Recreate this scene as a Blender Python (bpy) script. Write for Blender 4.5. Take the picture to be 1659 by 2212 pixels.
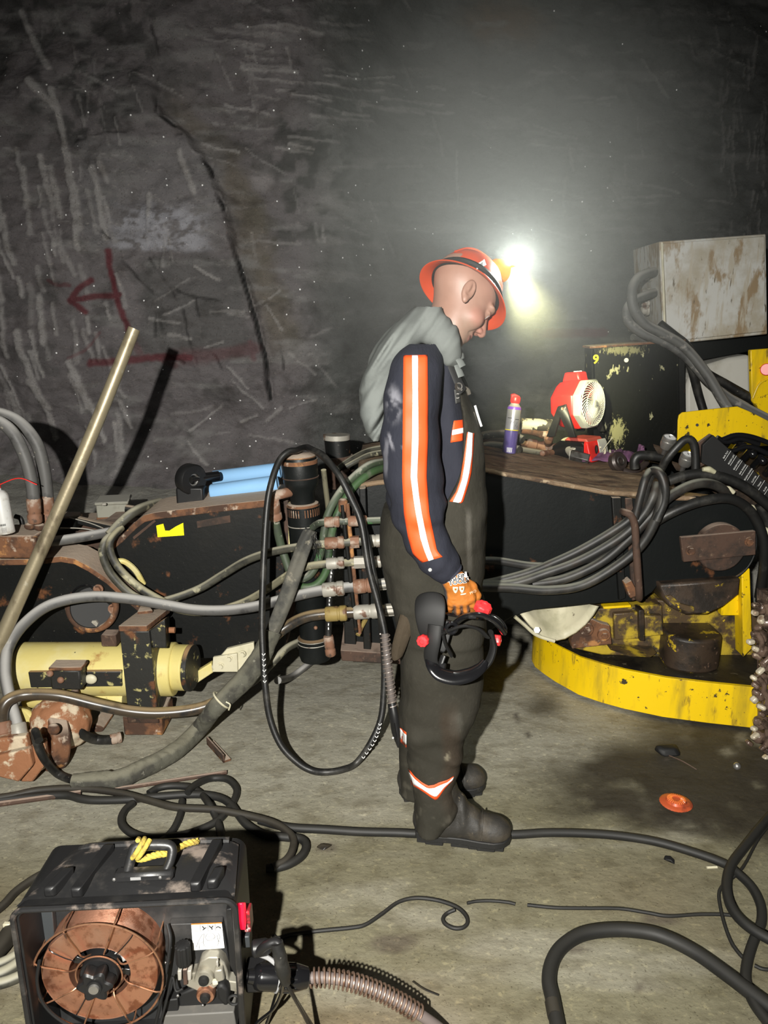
import bpy, bmesh, math, random
import numpy as np
from mathutils import Vector, Matrix
from mathutils.bvhtree import BVHTree

for o in list(bpy.data.objects):
    bpy.data.objects.remove(o)
SC = bpy.context.scene
COL = SC.collection
R = math.radians
random.seed(7)

# ------------------------------------------------------------------ camera, world, light, exposure
F, CX, CY, PITCH, CAMH = 1660.0, 829.5, 1106.0, R(14.0), 1.62
cam_data = bpy.data.cameras.new('camera')
cam_data.sensor_fit = 'VERTICAL'
cam_data.sensor_height = 24.0
cam_data.lens = 24.0 * F / 2212.0
cam_data.clip_start = 0.05
cam = bpy.data.objects.new('camera', cam_data)
COL.objects.link(cam)
cam.location = (0, 0, CAMH)
cam.rotation_euler = (R(90) - PITCH, 0, 0)
SC.camera = cam

world = bpy.data.worlds.new('world')
SC.world = world
world.use_nodes = True
world.node_tree.nodes['Background'].inputs[0].default_value = (0.8, 0.9, 1.0, 1)
world.node_tree.nodes['Background'].inputs[1].default_value = 0.035

# cap lamp of the person taking the picture: a little to the left of and above the phone
key_data = bpy.data.lights.new('photographer_cap_lamp', 'SPOT')
key_data.energy = 800
key_data.color = (1.0, 0.97, 0.90)
key_data.spot_size = R(98)
key_data.spot_blend = 1.0
key_data.shadow_soft_size = 0.022
key = bpy.data.objects.new('photographer_cap_lamp', key_data)
COL.objects.link(key)
key.location = (-0.30, -0.45, 1.86)
key.rotation_euler = (Vector((-0.12, 2.9, 0.62)) - Vector(key.location)).to_track_quat('-Z', 'Y').to_euler()

SC.view_settings.view_transform = 'Standard'
SC.view_settings.look = 'None'
SC.view_settings.gamma = 1.0
SC.view_settings.use_curve_mapping = False
SC.view_settings.exposure = 0.0
SC.cycles.use_denoising = True
SC.cycles.volume_bounces = 0
SC.cycles.max_bounces = 5
SC.cycles.volume_step_rate = 2.5
SC.cycles.volume_max_steps = 96
SC.cycles.sample_clamp_indirect = 3.0

# ------------------------------------------------------------------ place helpers
_cp, _sp = math.cos(PITCH), math.sin(PITCH)
def ray(px, py):
    x = (px - CX) / F; y = -(py - CY) / F
    return Vector((x, _cp + y * _sp, -_sp + y * _cp))
def at(px, py, Y):
    d = ray(px, py)
    return Vector((0, 0, CAMH)) + d * (Y / d.y)
def fl(px, py, z=0.0):
    d = ray(px, py)
    return Vector((0, 0, CAMH)) + d * ((z - CAMH) / d.z)
def A(l, Y=None):
    return [at(p[0], p[1], p[2] if len(p) > 2 else Y) for p in l]
def to_px(X, Y, Z):
    dz = Z - CAMH
    dep = Y * _cp - dz * _sp
    up = Y * _sp + dz * _cp
    return CX + F * X / dep, CY - F * up / dep

# ------------------------------------------------------------------ noise on arrays
def _h(ix, iy, iz):
    n = (ix * 374761393 + iy * 668265263 + iz * 2147483647 * 3 + 1013904223).astype(np.int64) & 0xffffffff
    n = ((n ^ (n >> 13)) * 1274126177) & 0xffffffff
    n = (n ^ (n >> 16)) & 0xffffffff
    return n / 4294967295.0
def vn(x, y, z):
    x = np.asarray(x, float); y = np.asarray(y, float); z = np.asarray(z, float)
    x, y, z = np.broadcast_arrays(x, y, z)
    ix, iy, iz = np.floor(x).astype(np.int64), np.floor(y).astype(np.int64), np.floor(z).astype(np.int64)
    fx, fy, fz = x - ix, y - iy, z - iz
    fx, fy, fz = [t * t * (3 - 2 * t) for t in (fx, fy, fz)]
    r = 0
    for a in (0, 1):
        for b in (0, 1):
            for c in (0, 1):
                w = (fx if a else 1 - fx) * (fy if b else 1 - fy) * (fz if c else 1 - fz)
                r = r + w * _h(ix + a, iy + b, iz + c)
    return r * 2 - 1
def fbm(x, y, z, o=4, g=0.5):
    s = 0; a = 1; t = 0
    for k in range(o):
        s = s + a * vn(x * 2**k + 17.3 * k, y * 2**k + 5.1 * k, z * 2**k + 9.7 * k); t += a; a *= g
    return s / t
def sstep(a, b, x):
    t = np.clip((x - a) / (b - a), 0, 1)
    return t * t * (3 - 2 * t)
def seg_dist(px, py, pts):
    best = np.full(px.shape, 1e9)
    for (x0, y0), (x1, y1) in zip(pts[:-1], pts[1:]):
        dx, dy = x1 - x0, y1 - y0
        t = np.clip(((px - x0) * dx + (py - y0) * dy) / (dx * dx + dy * dy + 1e-9), 0, 1)
        best = np.minimum(best, np.hypot(px - x0 - t * dx, py - y0 - t * dy))
    return best

# ------------------------------------------------------------------ mesh builder
def catmull(pts, sub=6, closed=False):
    P = [Vector(p) for p in pts]
    n = len(P)
    if n < 3 and not closed:
        return P
    out = []
    rng = range(n if closed else n - 1)
    for i in rng:
        if closed:
            p0, p1, p2, p3 = P[(i - 1) % n], P[i], P[(i + 1) % n], P[(i + 2) % n]
        else:
            p1, p2 = P[i], P[i + 1]
            p0 = P[i - 1] if i > 0 else p1 * 2 - p2
            p3 = P[i + 2] if i + 2 < n else p2 * 2 - p1
        for k in range(sub):
            t = k / sub
            out.append(0.5 * ((2 * p1) + (p2 - p0) * t + (2 * p0 - 5 * p1 + 4 * p2 - p3) * t * t + (3 * p1 - p0 - 3 * p2 + p3) * t ** 3))
    if not closed:
        out.append(P[-1])
    return out
def frame_of(axis):
    a = Vector(axis).normalized()
    u = a.cross(Vector((0, 0, 1)))
    if u.length < 1e-3:
        u = a.cross(Vector((1, 0, 0)))
    u.normalize()
    return a, u, a.cross(u)

class MB:
    def __init__(s):
        s.v = []; s.f = []
    def add(s, vs, fs):
        b = len(s.v)
        s.v += [Vector(p) for p in vs]
        s.f += [tuple(i + b for i in f) for f in fs]
        return s
    def hull(s, pts):
        bm = bmesh.new()
        for p in pts: bm.verts.new(p)
        r = bmesh.ops.convex_hull(bm, input=bm.verts)
        dead = list({e for e in r['geom_interior'] + r['geom_unused'] if isinstance(e, bmesh.types.BMVert)})
        if dead: bmesh.ops.delete(bm, geom=dead, context='VERTS')
        bm.verts.index_update()
        s.add([v.co.copy() for v in bm.verts], [[v.index for v in f.verts] for f in bm.faces])
        bm.free()
        return s
    def box(s, c, d, rot=None, b=0.0):
        hx, hy, hz = d[0] / 2, d[1] / 2, d[2] / 2
        b = min(b, hx * .9, hy * .9, hz * .9)
        pts = []
        for sx in (-1, 1):
            for sy in (-1, 1):
                for sz in (-1, 1):
                    if b > 0:
                        pts += [(sx * (hx - b), sy * (hy - b), sz * hz), (sx * (hx - b), sy * hy, sz * (hz - b)), (sx * hx, sy * (hy - b), sz * (hz - b))]
                    else:
                        pts.append((sx * hx, sy * hy, sz * hz))
        c = Vector(c)
        pts = [(rot @ Vector(p) if rot else Vector(p)) + c for p in pts]
        return s.hull(pts)
    def cyl(s, p0, p1, r0, r1=None, n=24, caps=True):
        r1 = r0 if r1 is None else r1
        p0, p1 = Vector(p0), Vector(p1)
        a, u, w = frame_of(p1 - p0)
        vs = []
        for p, r in ((p0, r0), (p1, r1)):
            for k in range(n):
                t = 2 * math.pi * k / n
                vs.append(p + u * (r * math.cos(t)) + w * (r * math.sin(t)))
        fs = [(k, (k + 1) % n, n + (k + 1) % n, n + k) for k in range(n)]
        if caps:
            fs += [tuple(range(n))[::-1], tuple(range(n, 2 * n))]
        return s.add(vs, fs)
    def lathe(s, prof, o, axis, n=32, sx=1.0, sy=1.0, u=None, close=False):
        o = Vector(o)
        a, uu, w = frame_of(axis)
        if u is not None:
            uu = Vector(u).normalized(); w = a.cross(uu)
        vs = []; fs = []
        for r, h in prof:
            for k in range(n):
                t = 2 * math.pi * k / n
                vs.append(o + a * h + uu * (r * sx * math.cos(t)) + w * (r * sy * math.sin(t)))
        m = len(prof)
        for i in range(m if close else m - 1):
            j = (i + 1) % m
            for k in range(n):
                fs.append((i * n + k, i * n + (k + 1) % n, j * n + (k + 1) % n, j * n + k))
        if not close:
            if prof[0][0] > 1e-6: fs.append(tuple(range(n))[::-1])
            if prof[-1][0] > 1e-6: fs.append(tuple(range((m - 1) * n, m * n)))
        return s.add(vs, fs)
    def tube(s, pts, r, n=12, sub=6, caps=True, closed=False, flat=1.0, smooth=True, tw=None):
        m = len(pts)
        rr = r if isinstance(r, (list, tuple)) else [r] * m
        q = catmull([Vector((p[0], p[1], p[2])) for p in pts], sub, closed) if smooth else [Vector(p) for p in pts]
        L = len(q)
        rad = [float(np.interp(i * (m if closed else m - 1) / max(L - (0 if closed else 1), 1), range(m + (1 if closed else 0)), list(rr) + ([rr[0]] if closed else []))) for i in range(L)]
        vs = []; fs = []
        u = None
        for i in range(L):
            if closed:
                t = q[(i + 1) % L] - q[(i - 1) % L]
            else:
                t = q[min(i + 1, L - 1)] - q[max(i - 1, 0)]
            if t.length < 1e-9: t = Vector((0, 0, 1))
            t.normalize()
            if u is None:
                _, u, _w = frame_of(t)
            u = u - t * u.dot(t)
            if u.length < 1e-6: _, u, _w = frame_of(t)
            u.normalize()
            w = t.cross(u)
            for k in range(n):
                g = 2 * math.pi * k / n
                vs.append(q[i] + u * (rad[i] * math.cos(g)) + w * (rad[i] * flat * math.sin(g)))
        for i in range(L if closed else L - 1):
            j = (i + 1) % L
            for k in range(n):
                fs.append((i * n + k, i * n + (k + 1) % n, j * n + (k + 1) % n, j * n + k))
        if caps and not closed:
            fs += [tuple(range(n))[::-1], tuple(range((L - 1) * n, L * n))]
        return s.add(vs, fs)
    def prism(s, poly, off):
        n = len(poly)
        off = Vector(off)
        vs = [Vector(p) for p in poly] + [Vector(p) + off for p in poly]
        fs = [tuple(range(n)), tuple(range(n, 2 * n))[::-1]]
        fs += [(k, n + k, n + (k + 1) % n, (k + 1) % n) for k in range(n)]
        return s.add(vs, fs)
    def ell(s, c, r, rot=None, nu=24, nv=14):
        c = Vector(c)
        vs = []; fs = []
        for i in range(nv + 1):
            th = math.pi * i / nv
            for k in range(nu):
                g = 2 * math.pi * k / nu
                p = Vector((r[0] * math.sin(th) * math.cos(g), r[1] * math.sin(th) * math.sin(g), r[2] * math.cos(th)))
                vs.append(c + (rot @ p if rot else p))
        for i in range(nv):
            for k in range(nu):
                fs.append((i * nu + k, (i + 1) * nu + k, (i + 1) * nu + (k + 1) % nu, i * nu + (k + 1) % nu))
        return s.add(vs, fs)
    def torus(s, c, axis, R0, r, n=36, m=10, sx=1, sy=1, u=None):
        a, uu, w = frame_of(axis)
        if u is not None: uu = Vector(u).normalized(); w = a.cross(uu)
        pts = [Vector(c) + uu * (R0 * sx * math.cos(2 * math.pi * k / n)) + w * (R0 * sy * math.sin(2 * math.pi * k / n)) for k in range(n)]
        return s.tube(pts, r, n=m, sub=1, closed=True)
    def hexnut(s, p0, p1, r):
        return s.cyl(p0, p1, r, n=6)
    def loft(s, rings, caps=True):
        n = len(rings[0])
        vs = [p for rg in rings for p in rg]
        fs = []
        for i in range(len(rings) - 1):
            for k in range(n):
                fs.append((i * n + k, i * n + (k + 1) % n, (i + 1) * n + (k + 1) % n, (i + 1) * n + k))
        if caps:
            fs += [tuple(range(n))[::-1], tuple(range((len(rings) - 1) * n, len(rings) * n))]
        return s.add(vs, fs)
    def grid(s, rows):
        n = len(rows[0])
        fs = [(i * n + k, i * n + k + 1, (i + 1) * n + k + 1, (i + 1) * n + k) for i in range(len(rows) - 1) for k in range(n - 1)]
        return s.add([p for r_ in rows for p in r_], fs)
    def bvh(s):
        return BVHTree.FromPolygons([tuple(v) for v in s.v], s.f)

def wloc(p):
    w = Vector((0, 0, 0))
    while p is not None:
        w += Vector(p.location); p = p.parent
    return w
def obj(name, mb, m, parent=None, bev=0.0, ang=40, solid=0.0, sub=0, fixn=True):
    me = bpy.data.meshes.new(name)
    V = [Vector(v) for v in mb.v]
    if parent is None:
        xs = [v.x for v in V]; ys = [v.y for v in V]; zs = [v.z for v in V]
        o0 = Vector(((min(xs) + max(xs)) / 2, (min(ys) + max(ys)) / 2, min(zs)))
    else:
        o0 = wloc(parent)
    me.from_pydata([tuple(v - o0) for v in V], [], mb.f)
    if fixn:
        bm = bmesh.new(); bm.from_mesh(me)
        bmesh.ops.recalc_face_normals(bm, faces=bm.faces)
        bm.to_mesh(me); bm.free()
    me.polygons.foreach_set('use_smooth', [True] * len(me.polygons))
    me.set_sharp_from_angle(angle=R(ang))
    me.materials.append(m)
    o = bpy.data.objects.new(name, me)
    COL.objects.link(o)
    if parent is None:
        o.location = o0
    else:
        o.parent = parent
    if solid:
        md = o.modifiers.new('thickness', 'SOLIDIFY'); md.thickness = solid; md.offset = 1
    if bev:
        md = o.modifiers.new('bevel', 'BEVEL'); md.width = bev; md.segments = 2; md.limit_method = 'ANGLE'; md.angle_limit = R(35)
    if sub:
        md = o.modifiers.new('sub', 'SUBSURF'); md.levels = sub; md.render_levels = sub
    return o
def thing(name, label, cat, loc, group=None):
    o = bpy.data.objects.new(name, None)
    COL.objects.link(o)
    o.empty_display_size = 0.05
    o.location = loc
    o['label'] = label; o['category'] = cat
    if group: o['group'] = group
    return o
def tag(o, label, cat, group=None, kind=None):
    o['label'] = label; o['category'] = cat
    if group: o['group'] = group
    if kind: o['kind'] = kind
    return o
def struct(name, mb, m, label=None, **k):
    o = obj(name, mb, m, **k)
    o['kind'] = 'structure'
    if label: o['label'] = label
    return o
def text_mb(txt, size, origin, right, up, depth=0.0008, align='CENTER', bold=0.0):
    cu = bpy.data.curves.new('t', 'FONT')
    cu.body = txt; cu.size = size; cu.align_x = align; cu.align_y = 'CENTER'; cu.extrude = depth; cu.offset = bold
    cu.resolution_u = 3
    to = bpy.data.objects.new('t', cu)
    COL.objects.link(to)
    bpy.context.view_layer.update()
    me = bpy.data.meshes.new_from_object(to.evaluated_get(bpy.context.evaluated_depsgraph_get()))
    r = Vector(right).normalized(); u = Vector(up).normalized(); nrm = r.cross(u)
    mb = MB()
    mb.add([Vector(origin) + r * v.co.x + u * v.co.y + nrm * v.co.z for v in me.vertices], [tuple(p.vertices) for p in me.polygons])
    bpy.data.objects.remove(to); bpy.data.curves.remove(cu); bpy.data.meshes.remove(me)
    return mb
def lay_on(bvh, pts_px, off, Yg=2.2):
    """rows of photo points laid on a surface (bvh): rays from the picture point, lifted by off"""
    rows = []
    o = Vector((0, 0, CAMH))
    for row in pts_px:
        rr = []
        for px, py in row:
            d = ray(px, py).normalized()
            h = bvh.ray_cast(o, d)
            p = h[0] if h[0] is not None else None
            rr.append(p - d * off if p is not None else None)
        rows.append(rr)
    flat = [p for r_ in rows for p in r_ if p is not None]
    for i, r_ in enumerate(rows):
        for j, p in enumerate(r_):
            if p is None:
                px, py = pts_px[i][j]
                near = [q for q in r_ if q is not None] or flat
                Yq = near[0].y if near else Yg
                best = min(near, key=lambda q: (to_px(q.x, q.y, q.z)[0] - px) ** 2 + (to_px(q.x, q.y, q.z)[1] - py) ** 2) if near else None
                rows[i][j] = at(px, py, (best.y if best else Yg) + 0.01)
    return rows
def strip_px(left, right, nu, nv):
    def samp(l, t):
        l = [Vector((a, b)) for a, b in l]
        d = [0]
        for a, b in zip(l[:-1], l[1:]): d.append(d[-1] + (b - a).length)
        s = t * d[-1]
        return (float(np.interp(s, d, [p.x for p in l])), float(np.interp(s, d, [p.y for p in l])))
    out = []
    for i in range(nv + 1):
        a = samp(left, i / nv); b = samp(right, i / nv)
        out.append([(a[0] + (b[0] - a[0]) * k / nu, a[1] + (b[1] - a[1]) * k / nu) for k in range(nu + 1)])
    return out

# ------------------------------------------------------------------ signed distance bodies
def sdf_mesh(fn, xs, ys, zs):
    X, Y, Z = np.meshgrid(xs, ys, zs, indexing='ij')
    V = fn(X, Y, Z)
    nx, ny, nz = V.shape
    C = [(i, j, k) for i in (0, 1) for j in (0, 1) for k in (0, 1)]
    acc = np.zeros((nx - 1, ny - 1, nz - 1, 3)); cnt = np.zeros((nx - 1, ny - 1, nz - 1))
    sl = lambda c: V[c[0]:nx - 1 + c[0], c[1]:ny - 1 + c[1], c[2]:nz - 1 + c[2]]
    for a in C:
        for ax in range(3):
            if a[ax] == 0:
                b = list(a); b[ax] = 1
                va, vb = sl(a), sl(b)
                m = (va < 0) != (vb < 0)
                t = va[m] / (va[m] - vb[m])
                p = np.array(a, float)[None, :].repeat(len(t), 0); p[:, ax] += t
                acc[m] += p; cnt[m] += 1
    act = np.argwhere(cnt > 0)
    idx = -np.ones(cnt.shape, np.int64); idx[cnt > 0] = np.arange(len(act))
    fr = acc[cnt > 0] / cnt[cnt > 0][:, None]
    g = act + fr
    verts = np.stack([np.interp(g[:, 0], np.arange(nx), xs), np.interp(g[:, 1], np.arange(ny), ys), np.interp(g[:, 2], np.arange(nz), zs)], 1)
    faces = []
    S = V < 0
    for ax in range(3):
        sh = [slice(1, nx - 1), slice(1, ny - 1), slice(1, nz - 1)]
        sh2 = list(sh)
        full = [nx, ny, nz][ax]
        sh[ax] = slice(0, full - 1); sh2[ax] = slice(1, full)
        A_, B_ = S[tuple(sh)], S[tuple(sh2)]
        e = np.argwhere(A_ != B_)
        off = np.array([1, 1, 1]); off[ax] = 0
        e2 = e + off
        u, w = [(1, 2), (2, 0), (0, 1)][ax]
        du = np.zeros(3, int); du[u] = 1
        dw = np.zeros(3, int); dw[w] = 1
        q = [idx[tuple((e2 - du - dw).T)], idx[tuple((e2 - dw).T)], idx[tuple(e2.T)], idx[tuple((e2 - du).T)]]
        ins = A_[tuple(e.T)]
        q = np.stack(q, 1)
        q[~ins] = q[~ins][:, ::-1]
        q = q[(q >= 0).all(1)]
        faces += [tuple(int(i) for i in r_) for r_ in q]
    mb = MB(); mb.v = [Vector(v) for v in verts]; mb.f = faces
    return mb
def smin(a, b, k):
    h = np.clip(0.5 + 0.5 * (b - a) / k, 0, 1)
    return b + (a - b) * h - k * h * (1 - h)
def smax(a, b, k):
    return -smin(-a, -b, k)
def s_ell(X, Y, Z, c, r):
    x, y, z = (X - c[0]), (Y - c[1]), (Z - c[2])
    k0 = np.sqrt((x / r[0])**2 + (y / r[1])**2 + (z / r[2])**2)
    k1 = np.sqrt((x / r[0]**2)**2 + (y / r[1]**2)**2 + (z / r[2]**2)**2) + 1e-9
    return k0 * (k0 - 1) / k1
def s_cone(X, Y, Z, a, b, ra, rb):
    a = np.array(a, float); b = np.array(b, float); d = b - a
    t = np.clip(((X - a[0]) * d[0] + (Y - a[1]) * d[1] + (Z - a[2]) * d[2]) / (d @ d), 0, 1)
    return np.sqrt((X - a[0] - t * d[0])**2 + (Y - a[1] - t * d[1])**2 + (Z - a[2] - t * d[2])**2) - (ra + (rb - ra) * t)
def s_chain(X, Y, Z, pts, rs, k=0.02):
    d = None
    for i in range(len(pts) - 1):
        e = s_cone(X, Y, Z, pts[i], pts[i + 1], rs[i], rs[i + 1])
        d = e if d is None else smin(d, e, k)
    return d

# ------------------------------------------------------------------ materials
MATS = {}
def mat(name, col, rough=0.6, metal=0.0, layers=(), bump=None, dust=None, spec=0.5, coat=0.0, attr=None, emit=None, alpha=None, trans=0.0):
    m = bpy.data.materials.new(name)
    m.use_nodes = True
    nt = m.node_tree; N = nt.nodes; L = nt.links
    bs = N['Principled BSDF']
    bs.inputs['Roughness'].default_value = rough
    bs.inputs['Metallic'].default_value = metal
    bs.inputs['Specular IOR Level'].default_value = spec
    bs.inputs['Coat Weight'].default_value = coat
    bs.inputs['Coat Roughness'].default_value = 0.15
    bs.inputs['Transmission Weight'].default_value = trans
    tc = N.new('ShaderNodeTexCoord')
    def noise(scale, stretch=(1, 1, 1), detail=6, rgh=0.6, loc=(0, 0, 0)):
        mp = N.new('ShaderNodeMapping'); mp.inputs['Scale'].default_value = stretch; mp.inputs['Location'].default_value = loc
        L.new(tc.outputs['Object'], mp.inputs['Vector'])
        nz = N.new('ShaderNodeTexNoise'); nz.inputs['Scale'].default_value = scale; nz.inputs['Detail'].default_value = detail; nz.inputs['Roughness'].default_value = rgh
        L.new(mp.outputs[0], nz.inputs['Vector'])
        return nz.outputs['Fac']
    def ramp(s, lo, hi):
        r_ = N.new('ShaderNodeMapRange'); r_.interpolation_type = 'SMOOTHSTEP'
        r_.inputs['From Min'].default_value = lo; r_.inputs['From Max'].default_value = hi
        L.new(s, r_.inputs['Value'])
        return r_.outputs['Result']
    def mix(f, a, b, mode='MIX'):
        x = N.new('ShaderNodeMix'); x.data_type = 'RGBA'; x.blend_type = mode
        if isinstance(f, float): x.inputs['Factor'].default_value = f
        else: L.new(f, x.inputs['Factor'])
        for sck, val in (('A', a), ('B', b)):
            i = [q for q in x.inputs if q.name == sck and q.type == 'RGBA'][0]
            if isinstance(val, (tuple, list)): i.default_value = (*val[:3], 1)
            else: L.new(val, i)
        return [q for q in x.outputs if q.type == 'RGBA'][0]
    cur = tuple(col)
    if attr:
        an = N.new('ShaderNodeAttribute'); an.attribute_name = attr
        cur = an.outputs['Color']
    for i, l in enumerate(layers):
        c2, sc_, lo, hi = l[:4]
        st = l[4] if len(l) > 4 else (1, 1, 1)
        mode = l[5] if len(l) > 5 else 'MIX'
        f = ramp(noise(sc_, st, loc=(3.1 * i, 1.7 * i, 2.3 * i)), lo, hi)
        cur = mix(f, cur, c2, mode)
    if dust:
        c2, lo, hi, amt = dust
        g = N.new('ShaderNodeNewGeometry'); sp = N.new('ShaderNodeSeparateXYZ')
        L.new(g.outputs['Normal'], sp.inputs[0])
        f = ramp(sp.outputs['Z'], lo, hi)
        mu = N.new('ShaderNodeMath'); mu.operation = 'MULTIPLY'
        L.new(f, mu.inputs[0]); L.new(ramp(noise(9, loc=(7, 3, 1)), 0.5 - amt * .5, 0.75 - amt * .5), mu.inputs[1])
        cur = mix(mu.outputs[0], cur, c2)
    if isinstance(cur, tuple): bs.inputs['Base Color'].default_value = (*cur, 1)
    else: L.new(cur, bs.inputs['Base Color'])
    if bump:
        sc_, st_ = bump[:2]
        b = N.new('ShaderNodeBump'); b.inputs['Strength'].default_value = st_; b.inputs['Distance'].default_value = bump[2] if len(bump) > 2 else 0.004
        L.new(noise(sc_, bump[3] if len(bump) > 3 else (1, 1, 1), 8), b.inputs['Height'])
        L.new(b.outputs[0], bs.inputs['Normal'])
    if emit:
        bs.inputs['Emission Color'].default_value = (*emit[0], 1); bs.inputs['Emission Strength'].default_value = emit[1]
    if alpha is not None:
        bs.inputs['Alpha'].default_value = alpha
    MATS[name] = m
    return m

RUST = (0.15, 0.06, 0.025); RUSTD = (0.06, 0.03, 0.018); DUST = (0.34, 0.29, 0.23)
M = {}
M['black'] = mat('black paint', (0.0055, 0.0068, 0.0068), 0.45, spec=.3, layers=[((0.015, 0.017, 0.0165), 3, .5, .8), ((0.10, 0.095, 0.08), 90, .70, .78), (RUST, 6, .64, .74)], bump=(60, .15), dust=((.24, .16, .09), .5, .95, .9))
M['black_dusty'] = mat('black paint under dust', (0.0055, 0.0062, 0.006), 0.5, spec=.3, layers=[((0.011, 0.0105, 0.009), 4, .42, .75), (RUST, 8, .60, .70), ((.2, .19, .16), 70, .68, .76)], bump=(50, .2), dust=((.42, .34, .26), .45, .9, 1.0))
M['rust'] = mat('rusty steel', (.17, .075, .035), 0.85, layers=[(RUSTD, 12, .42, .60), ((.42, .20, .07), 15, .56, .68), ((.44, .35, .27), 20, .58, .70)], bump=(45, .6), dust=((.46, .37, .29), .5, .95, 1.0))
M['rust_brown'] = mat('brown rust', (0.07, 0.038, 0.025), 0.8, layers=[((.03, .02, .015), 14, .45, .65), ((.14, .09, .06), 40, .6, .72)], bump=(60, .3), dust=((.32, .24, .19), .55, .95, .5))
M['deck'] = mat('rusted deck plate', (0.22, 0.15, 0.09), 0.85, layers=[((.07, .045, .03), 6, .48, .64, (1, 5, 1)), ((.38, .29, .19), 18, .55, .68, (1, 3, 1)), ((.19, .09, .04), 9, .60, .72)], bump=(35, .6, .008))
M['yellow'] = mat('yellow paint', (0.90, 0.60, 0.003), 0.42, layers=[((.46, .32, .02), 9, .50, .72, (1, 1, .16)), ((.30, .19, .02), 26, .58, .72, (1, 1, .3)), ((.05, .038, .02), 17, .63, .665), ((.07, .04, .022), 60, .66, .70)], bump=(70, .12))
M['yellow_worn'] = mat('worn yellow paint', (0.50, 0.36, 0.03), 0.5, layers=[((.085, .055, .028), 9, .40, .54), ((.035, .028, .02), 16, .52, .64), ((.70, .48, .03), 26, .64, .70)], bump=(60, .3))
M['greasy'] = mat('greasy brown steel', (0.045, 0.03, 0.02), 0.45, layers=[((.018, .014, .011), 10, .45, .62), ((.48, .34, .02), 13, .62, .66), ((.16, .10, .07), 40, .62, .72)], bump=(50, .4))
M['oily'] = mat('oily dark deck', (0.035, 0.029, 0.019), 0.4, layers=[((.014, .012, .010), 7, .42, .6), ((.12, .10, .07), 25, .6, .72)], bump=(45, .4))
M['pale_yellow'] = mat('pale yellow paint', (0.66, 0.56, 0.20), 0.5, layers=[((.70, .63, .33), 5, .45, .7), ((.36, .17, .05), 8, .60, .72), ((.03, .03, .025), 30, .68, .73), ((.25, .12, .05), 60, .7, .76)], bump=(50, .2))
M['black_yellow'] = mat('black over yellow paint', (0.02, 0.02, 0.018), 0.5, layers=[((.40, .36, .15), 24, .58, .66), (RUST, 9, .58, .68)], bump=(50, .3), dust=((.35, .22, .11), .6, .95, .9))
M['cream'] = mat('cream paint', (0.62, 0.58, 0.42), 0.5, layers=[((.42, .40, .27), 7, .45, .7), ((.10, .075, .04), 16, .66, .71)], bump=(40, .15))
M['rust_pale'] = mat('flaking rust', (0.30, 0.13, 0.06), 0.8, layers=[((.60, .50, .36), 11, .48, .56), ((.16, .06, .03), 15, .60, .70)], bump=(30, .5, .008))
M['box_white'] = mat('stained white paint', (0.56, 0.56, 0.53), 0.5, layers=[((.40, .36, .28), 5, .42, .66), ((.30, .22, .13), 11, .52, .62, (1, 1, .4)), ((.46, .42, .34), 30, .52, .64, (1, 1, .15)), ((.13, .10, .06), 34, .62, .68, (1, 1, .22))], bump=(60, .1))
M['tank_white'] = mat('grey white paint', (0.55, 0.54, 0.49), 0.5, layers=[((.42, .40, .34), 6, .45, .7), ((.2, .17, .12), 22, .68, .74)])
M['hose_black'] = mat('black rubber', (0.012, 0.012, 0.0115), 0.45, layers=[((.045, .043, .038), 14, .48, .72), ((.2, .19, .16), 60, .70, .76)], bump=(90, .12))
M['cable'] = mat('dusty black cable', (0.009, 0.009, 0.0085), 0.6, layers=[((.016, .0155, .0135), 10, .45, .7)], dust=((.024, .023, .02), .4, .95, .6))
M['cable_brown'] = mat('dusty brown cable', (0.018, 0.015, 0.011), 0.6, layers=[((.03, .026, .019), 9, .45, .7)], dust=((.042, .037, .028), .4, .95, .6))
M['hose_grey'] = mat('dusty grey hose', (0.10, 0.098, 0.094), 0.55, layers=[((.025, .025, .025), 9, .49, .68), ((.26, .24, .2), 30, .62, .72)], dust=((.44, .43, .41), .15, .85, 1.2))
M['hose_olive'] = mat('dusty olive hose', (0.06, 0.058, 0.044), 0.55, layers=[((.022, .022, .018), 12, .46, .64), ((.32, .30, .2), 24, .57, .68)], dust=((.38, .36, .27), .3, .9, .9))
M['hose_green'] = mat('green hose', (0.055, 0.075, 0.045), 0.6, layers=[((.05, .06, .045), 12, .50, .66), ((.30, .30, .24), 26, .60, .68), ((.06, .16, .06), 8, .6, .66)], dust=((.34, .34, .28), .4, .9, .7))
M['hose_rusty'] = mat('oily rusty hose', (0.06, 0.045, 0.03), 0.3, layers=[((.02, .02, .02), 10, .45, .6), ((.28, .17, .07), 14, .60, .70)], dust=((.30, .22, .12), .5, .95, .5))
M['hose_cream'] = mat('cream dusted hose', (0.14, 0.13, 0.085), 0.6, layers=[((.025, .025, .022), 10, .48, .62), ((.42, .39, .25), 14, .56, .66)], dust=((.40, .37, .25), .2, .9, .9))
M['fit_pale'] = mat('pale plated fitting', (0.40, 0.38, 0.33), 0.5, .2, layers=[((.16, .09, .06), 18, .56, .66)], bump=(70, .2))
M['fit_rust'] = mat('rusty fitting', (0.22, 0.11, 0.065), 0.7, layers=[((.36, .28, .22), 16, .5, .64), ((.08, .05, .035), 24, .58, .7)], bump=(70, .3))
M['fit_brass'] = mat('yellow brown fitting', (0.30, 0.22, 0.07), 0.6, layers=[((.14, .07, .035), 16, .5, .64)], bump=(70, .3))
M['steel'] = mat('worn steel', (0.42, 0.41, 0.39), 0.35, .8, layers=[((.14, .12, .10), 16, .52, .68)])
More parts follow.
